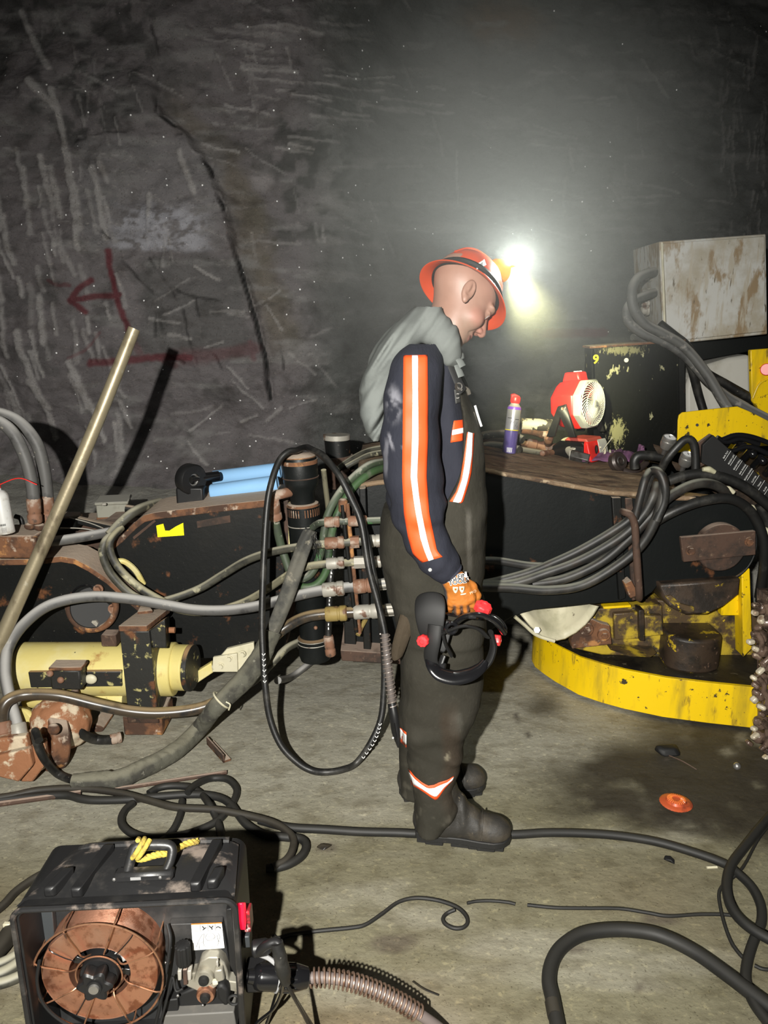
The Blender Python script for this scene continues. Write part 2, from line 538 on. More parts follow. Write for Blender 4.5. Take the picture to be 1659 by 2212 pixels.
M['pole'] = mat('scuffed bronze pole', (0.34, 0.29, 0.19), 0.42, .45, layers=[((.15, .12, .075), 9, .5, .68, (1, 1, .5)), ((.42, .38, .28), 22, .62, .72), ((.12, .07, .04), 40, .68, .73)], bump=(60, .15))
M['plastic'] = mat('black plastic', (0.016, 0.016, 0.0165), 0.38, layers=[((.06, .055, .05), 10, .52, .75), ((.20, .165, .14), 11, .53, .68, (1, 1.4, 1))], bump=(140, .08))
M['plastic_clean'] = mat('dark plastic', (0.012, 0.012, 0.0125), 0.42, spec=.4, layers=[((.035, .034, .032), 8, .5, .8)])
M['gloss_black'] = mat('glossy black plastic', (0.008, 0.008, 0.009), 0.18, coat=.5)
M['soft_black'] = mat('matt black', (0.007, 0.007, 0.007), 0.65)
M['red'] = mat('red plastic', (0.78, 0.025, 0.02), 0.35, layers=[((.55, .03, .025), 20, .6, .75)])
M['white'] = mat('white', (0.80, 0.80, 0.78), 0.5)
M['paper'] = mat('white paper label', (0.78, 0.78, 0.77), 0.6, layers=[((.6, .59, .56), 12, .55, .75)])
M['ink'] = mat('black ink', (0.02, 0.02, 0.02), 0.6)
M['ink_grey'] = mat('grey ink', (0.28, 0.28, 0.28), 0.6)
M['orange_ink'] = mat('orange ink', (0.7, 0.2, 0.03), 0.6)
M['steel_dark'] = mat('dark steel', (0.10, 0.095, 0.09), 0.45, .6, layers=[((.04, .035, .03), 14, .5, .7)])
M['flu_yellow'] = mat('fluorescent yellow tape', (0.95, 0.92, 0.0), 0.5)
M['yel_sign'] = mat('yellow sticker', (0.85, 0.72, 0.01), 0.5)
# ------------------------------------------------------------------ setting: mine drift
def grid_mesh(name, Pts, colr, m, flip=False):
    nx, ny = Pts.shape[:2]
    me = bpy.data.meshes.new(name)
    i = np.arange(nx - 1)[:, None] * ny + np.arange(ny - 1)[None, :]
    q = np.stack([i, i + ny, i + ny + 1, i + 1], -1).reshape(-1, 4)
    if flip: q = q[:, ::-1]
    me.from_pydata(Pts.reshape(-1, 3).tolist(), [], q.tolist())
    me.polygons.foreach_set('use_smooth', [True] * len(me.polygons))
    at_ = me.color_attributes.new('rock', 'FLOAT_COLOR', 'POINT')
    c = np.ones((nx * ny, 4)); c[:, :3] = np.clip(colr.reshape(-1, 3), 0, 1)
    at_.data.foreach_set('color', c.ravel())
    me.materials.append(m)
    o = bpy.data.objects.new(name, me); COL.objects.link(o)
    o['kind'] = 'structure'
    return o

def rock_mat(name, glint=True, fine=1.0):
    m = mat(name, (1, 1, 1), 0.8, attr='rock', layers=[((.62, .60, .58), 7, .45, .75, (1, 1, 1.6), 'MULTIPLY'), ((1.5, 1.46, 1.4), 38, .56, .75, (1, 1, 2), 'MULTIPLY'), ((.55, .53, .5), 120, .55, .7, (1, 1, 1), 'MULTIPLY')], bump=(26, .55 * fine, .015, (1, 1, 1.7)))
    if glint:
        nt = m.node_tree; N = nt.nodes; L = nt.links
        tc = N.new('ShaderNodeTexCoord'); vo = N.new('ShaderNodeTexVoronoi'); vo.inputs['Scale'].default_value = 24
        L.new(tc.outputs['Object'], vo.inputs['Vector'])
        lt = N.new('ShaderNodeMath'); lt.operation = 'LESS_THAN'; lt.inputs[1].default_value = 0.12
        L.new(vo.outputs['Distance'], lt.inputs[0])
        sp = N.new('ShaderNodeSeparateXYZ'); L.new(vo.outputs['Color'], sp.inputs[0])
        gt = N.new('ShaderNodeMath'); gt.operation = 'GREATER_THAN'; gt.inputs[1].default_value = 0.845
        nz = N.new('ShaderNodeTexNoise'); nz.inputs['Scale'].default_value = 1.3; L.new(tc.outputs['Object'], nz.inputs['Vector'])
        ad = N.new('ShaderNodeMath'); ad.operation = 'MULTIPLY_ADD'; ad.inputs[1].default_value = 0.7; ad.inputs[2].default_value = -0.37
        L.new(nz.outputs['Fac'], ad.inputs[0])
        a2 = N.new('ShaderNodeMath'); a2.operation = 'ADD'; L.new(sp.outputs[0], a2.inputs[0]); L.new(ad.outputs[0], a2.inputs[1])
        so = N.new('ShaderNodeSeparateXYZ'); L.new(tc.outputs['Object'], so.inputs[0])
        mx = N.new('ShaderNodeMapRange'); mx.inputs['From Min'].default_value = -.6; mx.inputs['From Max'].default_value = .9; mx.inputs['To Min'].default_value = .02; mx.inputs['To Max'].default_value = -.125
        L.new(so.outputs['X'], mx.inputs['Value'])
        a3 = N.new('ShaderNodeMath'); a3.operation = 'ADD'; L.new(a2.outputs[0], a3.inputs[0]); L.new(mx.outputs[0], a3.inputs[1])
        L.new(a3.outputs[0], gt.inputs[0])
        mu = N.new('ShaderNodeMath'); mu.operation = 'MULTIPLY'; L.new(lt.outputs[0], mu.inputs[0]); L.new(gt.outputs[0], mu.inputs[1])
        bs = N['Principled BSDF']
        src = bs.inputs['Base Color'].links[0].from_socket
        x = N.new('ShaderNodeMix'); x.data_type = 'RGBA'
        ai = [q for q in x.inputs if q.type == 'RGBA']
        L.new(mu.outputs[0], x.inputs['Factor']); L.new(src, ai[0]); ai[1].default_value = (.95, .95, .95, 1)
        L.new([q for q in x.outputs if q.type == 'RGBA'][0], bs.inputs['Base Color'])
        mr = N.new('ShaderNodeMapRange'); mr.inputs['To Min'].default_value = .8; mr.inputs['To Max'].default_value = .25
        L.new(mu.outputs[0], mr.inputs['Value']); L.new(mr.outputs[0], bs.inputs['Roughness'])
    return m

def build_wall_back():
    xs = np.concatenate([np.arange(-5, -2.6, .06), np.arange(-2.6, 3.0, .009), np.arange(3.0, 5.2, .06)])
    zs = np.concatenate([np.arange(-.3, .5, .05), np.arange(.5, 3.7, .009), np.arange(3.7, 4.8, .06)])
    X, Z = np.meshgrid(xs, zs, indexing='ij')
    Y0 = np.full(X.shape, 4.8)
    px, py = to_px(X, Y0, Z)
    wx = px + 14 * fbm(px / 60, py / 60, 3.3, 3); wy = py + 14 * fbm(px / 60, py / 60, 8.8, 3)
    # relief
    Y = Y0 + 0.7 * sstep(600, 1000, px + 40 * fbm(px / 150, py / 150, 1.1, 3))
    px, py = to_px(X, Y, Z)
    wx = px + 14 * fbm(px / 60, py / 60, 3.3, 3); wy = py + 14 * fbm(px / 60, py / 60, 8.8, 3)
    Y += 0.13 * fbm(X * 0.8, Z * 0.8, 2.0, 3) + 0.07 * fbm(X * 2.6, Z * 3.4, 5.0, 4) + 0.05 * np.abs(fbm(X * 1.7 + Z * .8, Z * 2.2, 15.0, 3)) + 0.022 * fbm(X * 9, Z * 14, 7.0, 4)
    Y -= 0.22 * sstep(1.0, 0.45, Z)
    crack = [(300, -60), (315, 60), (330, 180), (345, 245), (400, 290), (452, 365), (486, 450), (508, 540), (545, 650), (566, 730), (578, 800), (586, 860)]
    cxs = np.interp(py, [p[1] for p in crack], [p[0] for p in crack])
    leftof = sstep(14, -6, px - cxs + 6 * fbm(px / 20, py / 20, 4, 2)) * sstep(80, 260, py) * sstep(900, 800, py)
    Y -= 0.07 * leftof
    dc = seg_dist(wx * .35 + px * .65, wy * .35 + py * .65, crack[3:])
    ck = sstep(5, 1.2, dc) * sstep(-.25, .2, fbm(px / 45, py / 45, 9.0, 2) + .3 * sstep(280, 600, py))
    Y += 0.05 * ck
    # colour of the rock
    g = 0.20 + 0.035 * fbm(X * 1.6, Z * 1.6, 1.0, 4)
    C = np.stack([g * 1.00, g * 0.935, g * 0.955], -1)
    grey = sstep(620, 760, px + 50 * fbm(px / 120, py / 120, 6, 3))
    C2 = np.stack([g * 0.80, g * 0.82, g * 0.80], -1)
    C = C * (1 - grey[..., None]) + C2 * grey[..., None]
    def blend(C, mask, col):
        return C * (1 - mask[..., None]) + np.array(col) * mask[..., None]
    n1 = fbm(px / 40, py / 40, 2.2, 4); n2 = fbm(px / 14, py / 9, 4.2, 3); n3 = fbm(px / 90, py / 26, 12.2, 4)
    # dark block, brown seam, light broken face
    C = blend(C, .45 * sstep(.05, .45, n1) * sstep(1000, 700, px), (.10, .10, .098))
    C = blend(C, .6 * sstep(.0, .3, fbm(px / 30, py / 30, 21.0, 4) + .12) * sstep(360, 300, px + 60 * n1) * sstep(340, 290, py + 50 * n1), (.075, .078, .076))
    C = blend(C, .7 * sstep(.0, .3, fbm(px / 26, py / 30, 26.0, 4) + .1) * sstep(585, 620, px + 40 * n1) * sstep(770, 720, px + 40 * n1) * sstep(200, 260, py) * sstep(560, 500, py), (.07, .072, .068))
    C = blend(C, .35 * sstep(60, 10, np.abs(px - cxs - 45 - 25 * n1)) * sstep(150, 300, py) * sstep(820, 700, py), (.19, .165, .105))
    C = blend(C, .85 * sstep(80, 20, np.hypot((px - 1085) / 1.6, py - 45) + 22 * n1) , (.19, .12, .065))
    patch = sstep(160, 190, wx) * sstep(500, 470, wx) * sstep(285, 310, wy) * sstep(548, 535, wy)
    C = blend(C, .45 * patch, (.27, .265, .27))
    bright = sstep(235, 280, wx) * sstep(480, 420, wx) * sstep(430, 480, wy + 20 * n1) * sstep(548, 536, wy)
    C = blend(C, .9 * bright * sstep(-.35, .05, n2 + .6 * n1), (.42, .42, .455))
    C = blend(C, .6 * sstep(36, 10, np.hypot(px - 566, (py - 375) / 1.3) + 12 * n1), (.36, .34, .34))
    dark = sstep(300, 340, wx) * sstep(560, 520, wx) * sstep(545, 570, wy) * sstep(800, 740, wy)
    C = blend(C, .45 * dark, (.12, .125, .12))
    # layered smears
    C = blend(C, .55 * sstep(.16, .5, n3) , (.29, .285, .28))
    C = blend(C, .4 * sstep(.2, .5, fbm(px / 120, py / 40, 31.2, 4)), (.09, .09, .088))
    # pick strokes and scratches
    rnd = random.Random(5)
    st = np.zeros(px.shape)
    def stroke(x0, y0, x1, y1, w, a):
        nonlocal st
        m = (px > min(x0, x1) - 30) & (px < max(x0, x1) + 30) & (py > min(y0, y1) - 30) & (py < max(y0, y1) + 30)
        if not m.any(): return
        d = seg_dist(wx[m] * .5 + px[m] * .5, wy[m] * .5 + py[m] * .5, [(x0, y0), (x1, y1)])
        st[m] = np.maximum(st[m], a * sstep(w, w * .4, d + 3.5 * n2[m]))
    for x0, y0, x1, y1, w in [(60, 370, 68, 450, 9), (95, 340, 112, 420, 9), (115, 365, 140, 470, 9), (150, 360, 185, 545, 8), (205, 365, 240, 520, 9), (75, 180, 125, 235, 11), (120, 200, 150, 350, 10), (150, 330, 185, 500, 10), (20, 470, 45, 560, 10), (55, 600, 62, 640, 8), (95, 640, 115, 740, 9), (60, 720, 100, 850, 11), (80, 820, 120, 880, 10), (100, 850, 130, 940, 8), (165, 780, 205, 870, 9), (10, 430, 20, 500, 9), (30, 500, 48, 570, 9), (10, 590, 18, 650, 9), (205, 860, 230, 950, 7), (50, 40, 90, 130, 9), (85, 120, 110, 150, 9), (325, 420, 330, 470, 8), (390, 330, 425, 420, 9), (40, 20, 60, 60, 9)]:
        stroke(x0, y0, x1, y1, w, .85)
    for k in range(60):
        x = rnd.uniform(-10, 270); y = rnd.uniform(300, 950)
        ln = rnd.uniform(30, 110)
        stroke(x, y, x + ln * rnd.uniform(.08, .4), y + ln, rnd.uniform(4, 8), rnd.uniform(.35, .8))
    for k in range(34):
        x = rnd.uniform(420, 860); y = rnd.uniform(40, 330)
        ln = rnd.uniform(40, 150)
        stroke(x, y, x + ln, y + ln * rnd.uniform(.05, .25), rnd.uniform(3, 6), rnd.uniform(.4, .85))
    for k in range(110):
        x = rnd.uniform(0, 1659); y = rnd.uniform(-20, 520)
        a = rnd.choice([rnd.gauss(8, 8), rnd.gauss(20, 10), rnd.gauss(75, 12)])
        ln = rnd.uniform(25, 110)
        stroke(x, y, x + ln * math.cos(R(a)), y + ln * math.sin(R(a)), rnd.uniform(2.0, 4.5), rnd.uniform(.2, .5))
    for k in range(24):
        x = rnd.uniform(300, 720); y = rnd.uniform(540, 960)
        a = rnd.choice([rnd.gauss(8, 6), rnd.gauss(45, 12), rnd.gauss(160, 10)])
        ln = rnd.uniform(30, 90)
        stroke(x, y, x + ln * math.cos(R(a)), y + ln * math.sin(R(a)), rnd.uniform(2.5, 5), rnd.uniform(.3, .7))
    for k in range(40):
        x = rnd.uniform(1560, 1659); y = rnd.uniform(30, 520)
        stroke(x, y, x + rnd.uniform(-4, 4), y + rnd.uniform(30, 80), rnd.uniform(2, 4), rnd.uniform(.3, .6))
    C = blend(C, st * .72, (.47, .455, .445))
    Y -= 0.012 * st
    # fine dark joints in the lower block
    jt = np.zeros(px.shape)
    for pl in [[(275, 565), (345, 640), (375, 750)], [(330, 560), (400, 660), (430, 790)], [(380, 620), (440, 640), (520, 660)], [(430, 640), (450, 740), (480, 800)], [(345, 640), (352, 740), (400, 790)], [(190, 490), (230, 500), (250, 520)], [(330, 60), (345, 150), (342, 240)], [(165, 300), (300, 285), (395, 290)], [(560, 700), (600, 720), (610, 800)]]:
        d = seg_dist(wx, wy, pl)
        jt = np.maximum(jt, sstep(3.5, 1.0, d) * sstep(-.4, .1, fbm(px / 50, py / 50, 3.7, 2)))
    C = blend(C, np.maximum(jt * .6, ck * .95), (.035, .035, .034))
    Y += 0.015 * jt
    C = np.clip(.185 + (C - .185) * 1.45, .02, .8)
    # red spray paint marks
    pm = np.zeros(px.shape)
    sx_, sy_ = px + 3 * fbm(px / 12, py / 12, 1.5, 2), py + 3 * fbm(px / 12, py / 12, 6.5, 2)
    for pl, w, a in [([(243, 545), (249, 580), (262, 640), (287, 705), (292, 735)], 10, .95), ([(268, 638), (215, 642), (165, 650)], 9, .9), ([(163, 652), (183, 625), (207, 607)], 10, .9), ([(163, 650), (180, 660), (197, 674)], 9, .9), ([(122, 608), (135, 616), (163, 618)], 6, .6), ([(207, 782), (260, 780), (330, 771), (420, 770)], 12, .85), ([(365, 778), (385, 786)], 12, .5), ([(410, 768), (470, 766), (552, 752)], 20, .40), ([(545, 740), (552, 775)], 9, .45), ([(163, 772), (200, 752), (228, 718)], 5, .45), ([(300, 740), (310, 760)], 12, .4), ([(1165, 722), (1240, 720), (1310, 718)], 15, .95), ([(385, 770), (450, 768)], 26, .3)]:
        d = seg_dist(sx_, sy_, pl)
        pm = np.maximum(pm, a * sstep(w, w * .35, d))
    C = blend(C, pm * .92, (.155, .012, .022))
    C = C * (.62 - .29 * sstep(620, 900, px))[..., None]  # right side darkened in the colour, for lamp light falling off there
    Pts = np.stack([X, Y, Z], -1)
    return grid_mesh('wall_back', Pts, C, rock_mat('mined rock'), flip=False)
wall_back = build_wall_back()
wall_back['label'] = 'rough grey mined rock wall with red spray paint arrow'

def build_floor():
    xs = np.concatenate([np.arange(-5, -2.2, .08), np.arange(-2.2, 2.6, .02), np.arange(2.6, 5.2, .08)])
    ys = np.concatenate([np.arange(-2.2, 1.0, .08), np.arange(1.0, 3.9, .02), np.arange(3.9, 5.8, .08)])
    X, Y = np.meshgrid(xs, ys, indexing='ij')
    Z = 0.006 * fbm(X * 1.2, Y * 1.2, 1.0, 3) + 0.004 * fbm(X * 5, Y * 9, 3.0, 4) - .005
    Ys = np.maximum(Y, .9)
    px, py = to_px(X, Ys, np.zeros(X.shape))
    g = 0.20 + 0.035 * fbm(X * 1.8, Y * 1.8, 4.4, 4)
    C = np.stack([g * .98, g * .90, g * .575], -1)
    def blend(C, mask, col):
        return C * (1 - mask[..., None]) + np.array(col) * mask[..., None]
    n = fbm(X * 3, Y * 3, 2.0, 5); n2 = fbm(X * 9, Y * 9, 7.0, 4)
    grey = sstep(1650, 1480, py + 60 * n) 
    C = blend(C, .85 * sstep(1850, 1650, py + .14 * (px - 700) + 70 * n), (.35, .335, .27))  # paler at the back and left, painting in the brighter lamp light
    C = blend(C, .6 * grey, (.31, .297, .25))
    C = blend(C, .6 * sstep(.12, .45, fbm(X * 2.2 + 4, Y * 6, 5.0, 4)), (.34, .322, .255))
    C = blend(C, .8 * sstep(-.25, .4, fbm(X * 1.4, Y * 1.4, 15.0, 4)) * sstep(1800, 2080, py), (.175, .128, .074))  # brown dirt, deepened close by to tone down the near lamp light
    wet = sstep(1130, 1330, px + 140 * n + 60 * n2) * sstep(1850, 1760, py + 130 * n + 50 * n2) * sstep(1585, 1650, py + 40 * n)
    wet = np.maximum(wet, sstep(1340, 1480, px + 80 * n) * sstep(1800, 1700, py + 60 * n))
    wet = np.maximum(wet, .85 * sstep(0.0, .12, .09 - np.hypot((px - 1175) / 600, (py - 1520) / 450) + .05 * n))
    C = blend(C, .94 * wet * sstep(-.85, -.25, n2 + .25 * n), (.030, .024, .0155))
    for cx, cy, w, h in [(700, 1830, 26, 14), (1440, 1635, 5, 4), (860, 2035, 60, 22), (1240, 2050, 26, 10), (1430, 1985, 50, 16), (1385, 2130, 24, 16), (1010, 2100, 5, 5)]:
        C = blend(C, .75 * sstep(1.15, .5, np.hypot((px - cx) / w, (py - cy) / h) + .9 * n2), (.10, .08, .06))
    C = blend(C, .8 * sstep(4, 1.2, seg_dist(px + 4 * n2, py + 4 * n2, [(1115, 1540), (1130, 1575), (1155, 1605)])), (.06, .05, .04))
    C = blend(C, .4 * sstep(3, 1, seg_dist(px + 6 * n2, py + 6 * n2, [(675, 1855), (690, 1885), (730, 1910)])), (.08, .07, .05))
    m = mat('salt floor', (1, 1, 1), 0.75, attr='rock', layers=[((.70, .68, .64), 9, .45, .7, (1, 1.5, 1), 'MULTIPLY'), ((1.45, 1.43, 1.36), 48, .54, .72, (1, 1.2, 1), 'MULTIPLY'), ((.5, .48, .45), 130, .58, .70, (1, 1, 1), 'MULTIPLY')], bump=(22, .5, .012, (1, 1.25, 1)))
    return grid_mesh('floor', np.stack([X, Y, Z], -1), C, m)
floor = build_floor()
floor['label'] = 'dusty beige mine floor with dark oil stains'

def shell(name, P0, U, V, nu, nv, amp, nrm):  # shade between the fingers, darkened in the glove colour
    P0, U, V, nrm = map(np.array, (P0, U, V, nrm))
    u, v = np.meshgrid(np.linspace(0, 1, nu), np.linspace(0, 1, nv), indexing='ij')
    P = P0 + u[..., None] * U + v[..., None] * V
    P = P + (amp * fbm(P[..., 0] * 1.1, P[..., 1] * 1.1, P[..., 2] * 1.1 + 4, 4))[..., None] * nrm
    g = .17 + .03 * fbm(P[..., 0] * 2, P[..., 1] * 2, P[..., 2] * 2, 3)
    return grid_mesh(name, P, np.stack([g, g * .97, g * .95], -1), ROCK2)
ROCK2 = rock_mat('dark rock', False)
shell('wall_left', (-4.9, -2.1, -.3), (0, 7.8, 0), (0, 0, 5.0), 60, 40, .2, (1, 0, 0))
shell('wall_right', (5.1, -2.1, -.3), (0, 7.8, 0), (0, 0, 5.0), 60, 40, .2, (1, 0, 0))
shell('ceiling', (-5.1, -2.2, 4.6), (10.4, 0, 0), (0, 8, 0), 60, 60, .15, (0, 0, 1))

def build_ledge():
    # bench of broken rock at the foot of the wall, behind the machine
    xs = np.arange(-3.2, 3.2, .03); t = np.linspace(0, 1, 40)
    Xg, T = np.meshgrid(xs, t, indexing='ij')
    Yg = 3.95 + 1.5 * T + .05 * fbm(Xg * 3, T * 4, 1.0, 3)
    Zg = np.interp(T, [0, .04, .2, .55, 1], [-.15, .44, .60, .68, .95]) + .06 * fbm(Xg * 1.3, T * 2, 3.0, 3) + .025 * fbm(Xg * 6, T * 9, 8.0, 4)
    Zg -= .5 * sstep(-.3, .35, Xg) * sstep(.03, .1, T)
    blk = vn(Xg * 3.3 + 3, T * 3.2, 2.2); Zg += .05 * sstep(.05, .25, blk) * T
    g = .27 + .05 * fbm(Xg * 3, T * 3, 2.0, 4)
    o = grid_mesh('trim_rock_ledge', np.stack([Xg, Yg, Zg], -1), np.stack([g, g * .98, g * .88], -1), rock_mat('ledge rock', False))
    o['label'] = 'low ledge of broken rock along the foot of the wall'
build_ledge()
# ------------------------------------------------------------------ machine: boom, frame, pivot, turntable
def plate_px(poly, Y0, Y1):
    f = [at(x, y, Y0) for x, y in poly]
    return MB().prism(f, (0, Y1 - Y0, 0))
def arc_px(cx, cy, rx, ry, a0, a1, n=14):
    return [(cx + rx * math.cos(R(a0 + (a1 - a0) * i / n)), cy + ry * math.sin(R(a0 + (a1 - a0) * i / n))) for i in range(n + 1)]
def bolt_mb(p, axis, r, h, washer=True):
    p = Vector(p); a = Vector(axis).normalized()
    mb = MB()
    if washer: mb.cyl(p, p + a * h * .3, r * 1.35, n=20)
    mb.hexnut(p + a * h * .25, p + a * h, r)
    return mb
FRONT = Vector((0, -1, 0))

# ---- boom (black box beam with a round end, right of the man)
boom = thing('machine_boom', 'long black box beam with a round pinned end and a rusty top behind the man', 'machine boom', (0.6, 3.0, 0.2))
side = [(762, 1049), (1053, 1018), (1311, 1064), (1367, 1075), (1432, 1079), (1500, 1070)] + arc_px(1547, 1167, 88, 92, -92, 92, 18) + [(1424, 1261), (1409, 1280), (1386, 1295), (1364, 1299), (1231, 1308), (1151, 1318), (1106, 1333), (1060, 1362), (1000, 1425), (762, 1430)]
obj('side_plate', plate_px(side, 3.0, 3.06), M['black'], boom, bev=.004)
far = MB().prism([at(x, y, 3.0) + Vector((0, .78, 0)) for x, y in side], (0, .05, 0))
obj('far_side_plate', far, M['black'], boom)
a, b, c, d = at(768, 1049, 3.0), at(1053, 1018, 3.0), at(1311, 1064, 3.0), at(1500, 1075, 3.0)
rows = []
for i in range(61):
    t = i / 60
    xs_ = [a.x, b.x, c.x, d.x]; zs_ = [a.z, b.z, c.z, d.z]
    X = xs_[0] + (xs_[3] - xs_[0]) * t
    Z = float(np.interp(X, xs_, zs_))
    rows.append([Vector((X, 2.985 + 1.12 * k / 30, Z - .006 + .012 * float(fbm(X * 6, k / 3.0, 2.2, 3)) + .018 * float(vn(X * 2, k / 9.0, 5.0)) * (k > 3))) for k in range(31)])
top = MB().grid(rows)
obj('top_plate', top, M['deck'], boom, solid=.014)
deck_bvh = top.bvh()
bot = MB().prism([at(x, y, 3.05) for x, y in [(762, 1428), (1000, 1423), (1060, 1360), (1151, 1317), (1364, 1297), (1364, 1285), (1151, 1300), (1055, 1345), (990, 1410), (762, 1418)]], (0, .74, 0))
obj('bottom_plate', bot, M['black'], boom)
obj('welded_seam', MB().tube(A([(1055, 1019), (1120, 1030), (1200, 1044), (1311, 1064)], 2.995), .007, n=8), M['rust'], boom)
obj('flange_bar', plate_px([(1322, 1075), (1342, 1075), (1352, 1292), (1338, 1298)], 2.975, 3.0), M['black_dusty'], boom, bev=.003)
obj('flange_bar', plate_px([(1351, 1077), (1366, 1077), (1384, 1293), (1366, 1298)], 2.985, 3.0), M['rust_brown'], boom, bev=.003)
obj('hose_guide_rod', MB().tube(A([(1345, 1105, 2.97), (1350, 1107, 2.86), (1362, 1113, 2.84), (1371, 1135, 2.84), (1374, 1180, 2.84), (1378, 1240, 2.84), (1381, 1288, 2.86), (1378, 1290, 2.97)]), .0145, n=12), M['rust_brown'], boom)
obj('gusset', plate_px([(1350, 1262), (1364, 1254), (1381, 1286), (1362, 1293)], 2.93, 2.985), M['rust'], boom, bev=.003)
pin = obj('pivot_pin', MB().cyl(at(1549, 1177, 2.99), at(1549, 1177, 2.99) - Vector((0, .045, 0)), .098, n=48), M['rust_brown'], boom, bev=.006)
kb = obj('keeper_bar', MB().prism(A([(1470, 1161), (1633, 1147), (1633, 1199), (1477, 1215)], 2.93), (0, .022, 0)), M['rust_brown'], boom, bev=.004)
obj('keeper_bolt', bolt_mb(at(1491, 1189, 2.93), FRONT, .014, .018), M['rust'], kb)
obj('keeper_bolt', bolt_mb(at(1618, 1170, 2.93), FRONT, .014, .012), M['rust'], kb)
obj('end_rim', MB().tube(A(arc_px(1548, 1168, 86, 90, -85, 85, 16), 2.995), .005, n=8), M['black'], boom)
# black stack plates left of the man
obj('mast_plate', plate_px([(741, 1110), (763, 1085), (770, 1428), (744, 1420)], 2.97, 3.5), M['black_dusty'], boom, bev=.004)
obj('mast_plate', plate_px([(776, 1056), (790, 1054), (802, 1428), (786, 1428)], 2.93, 3.0), M['black_dusty'], boom, bev=.004)
obj('base_plate', plate_px([(735, 1405), (880, 1415), (880, 1436), (738, 1428)], 2.9, 3.3), M['rust_brown'], boom, bev=.004)
for x0, y0, x1, y1, Y in [(739, 1090, 770, 1365, 2.86), (750, 1088, 777, 1368, 2.87)]:
    obj('tie_rod', MB().tube(A([(x0, y0, Y), ((x0 + x1) / 2, (y0 + y1) / 2, Y), (x1, y1, Y)]), .0085, n=10), M['black_dusty'] if x0 == 739 else M['rust'], boom)
obj('tie_rod_foot', MB().tube(A([(773, 1372, 2.87), (782, 1352, 2.9), (790, 1338, 2.93)]), .010, n=8), M['fit_brass'], boom)
obj('tie_rod_head', MB().box(at(741, 1092, 2.87), (.035, .03, .055), b=.008), M['rust'], boom)

# ---- front frame (left): two black plates, hub, rusty cross members
fr = thing('loader_front', 'black steel front frame with rusty dusty edges on the left behind the hoses', 'machine frame', (-.9, 3.0, 0.2))
L2 = [(236, 1178), (262, 1158), (292, 1130), (311, 1115), (335, 1109), (480, 1092), (600, 1080), (612, 1090), (618, 1420), (300, 1425), (230, 1400), (300, 1330), (290, 1300), (262, 1275), (245, 1235)]
obj('side_plate', plate_px(L2, 3.06, 3.12), M['black_dusty'], fr, bev=.004)
rim = [(236, 1178), (262, 1157), (292, 1128), (311, 1113), (335, 1107), (480, 1090), (606, 1077)]
mb = MB(); rr = []
for x, y in rim:
    p = at(x, y, 3.055)
    rr.append([p, p + Vector((0, .24, .012)), p + Vector((0, .24, -.03)), p + Vector((0, 0, -.03))])
mb.loft(rr)
obj('top_flange', mb, M['rust'], fr, bev=.003)
L1 = [(-60, 1208), (70, 1207), (101, 1206), (130, 1203), (160, 1208), (190, 1224), (229, 1250), (262, 1280), (300, 1312), (345, 1335), (360, 1425), (-60, 1425)]
obj('arm_plate', plate_px(L1, 2.98, 3.03), M['black_dusty'], fr, bev=.004)
mb = MB(); rr = []
for x, y in [(-60, 1210), (70, 1208), (101, 1205), (130, 1202), (160, 1207), (190, 1223), (229, 1249), (262, 1279), (300, 1311)]:
    p = at(x, y, 2.975); q = at(x + 4, y - 21, 2.975); q = p + Vector((0, .15, .012))
    rr.append([p, q, q - Vector((0, 0, .025)), p - Vector((0, 0, .025))])
mb.loft(rr)
obj('arm_edge', mb, M['rust'], fr, bev=.003)
hub = obj('hub_cover', MB().cyl(at(199, 1312, 2.98), at(199, 1312, 2.955), .085, n=40), M['soft_black'], fr, bev=.004)
obj('hub_ring', MB().tube(A(arc_px(199, 1310, 51, 50, -20, 200, 16), 2.945), .014, n=10), M['rust'], fr)
for x, y in [(213, 1272), (245, 1314), (208, 1343)]:
    obj('hub_bolt', bolt_mb(at(x, y, 2.955), FRONT, .015, .022), M['fit_rust'] if y < 1330 else M['fit_pale'], hub)
obj('hub_seal', MB().tube(A(arc_px(187, 1290, 32, 26, 190, 340, 10), 2.968), .004, n=6), M['gloss_black'], fr)
# yellow edge ring and dusty roller behind
obj('roller_ring', MB().tube(A([(246, 1214, 2.99), (268, 1213, 3.0), (292, 1232, 3.02), (310, 1262, 3.04)]), .012, n=8), M['pale_yellow'], fr)
# rusty channel block at the far left
obj('channel', MB().box((at(-10, 1181, 2.92) + at(80, 1181, 2.92)) / 2 + Vector((0, .08, 0)), ((at(80, 1181, 2.92) - at(-10, 1181, 2.92)).x, .18, .095), b=.008), M['rust'], fr)
obj('cross_member', plate_px([(60, 1148), (240, 1128), (310, 1112), (310, 1200), (236, 1220), (180, 1200), (60, 1212)], 3.3, 3.4), M['rust_brown'], fr, bev=.005)
obj('cross_member', MB().box(at(215, 1125, 3.45), (.36, .16, .04), b=.006), M['rust'], fr)
obj('cross_member', MB().box(at(300, 1122, 3.36), (.24, .30, .05), b=.006), M['rust_brown'], fr)
obj('pipe_clamp', MB().box(at(146, 1125, 3.2), (.10, .10, .06), b=.01), M['black_dusty'], fr)
obj('angle_bar', MB().box(at(210, 1133, 3.2), (.24, .03, .03), rot=Matrix.Rotation(R(14), 3, 'Y'), b=.004), M['black_dusty'], fr)
for k in range(3):
    obj('weld_lump', MB().ell(at(66 + 20 * k, 1136 + 2 * k, 2.98), (.024, .024, .016)), M['rust'], fr)
obj('sticker', MB().prism([at(x, y, 3.058) for x, y in [(338, 1135), (353, 1131), (357, 1146), (366, 1146), (380, 1137), (396, 1129), (398, 1156), (341, 1160)]], (0, -.003, 0)), M['flu_yellow'], fr)['label'] = 'torn fluorescent yellow sticker'
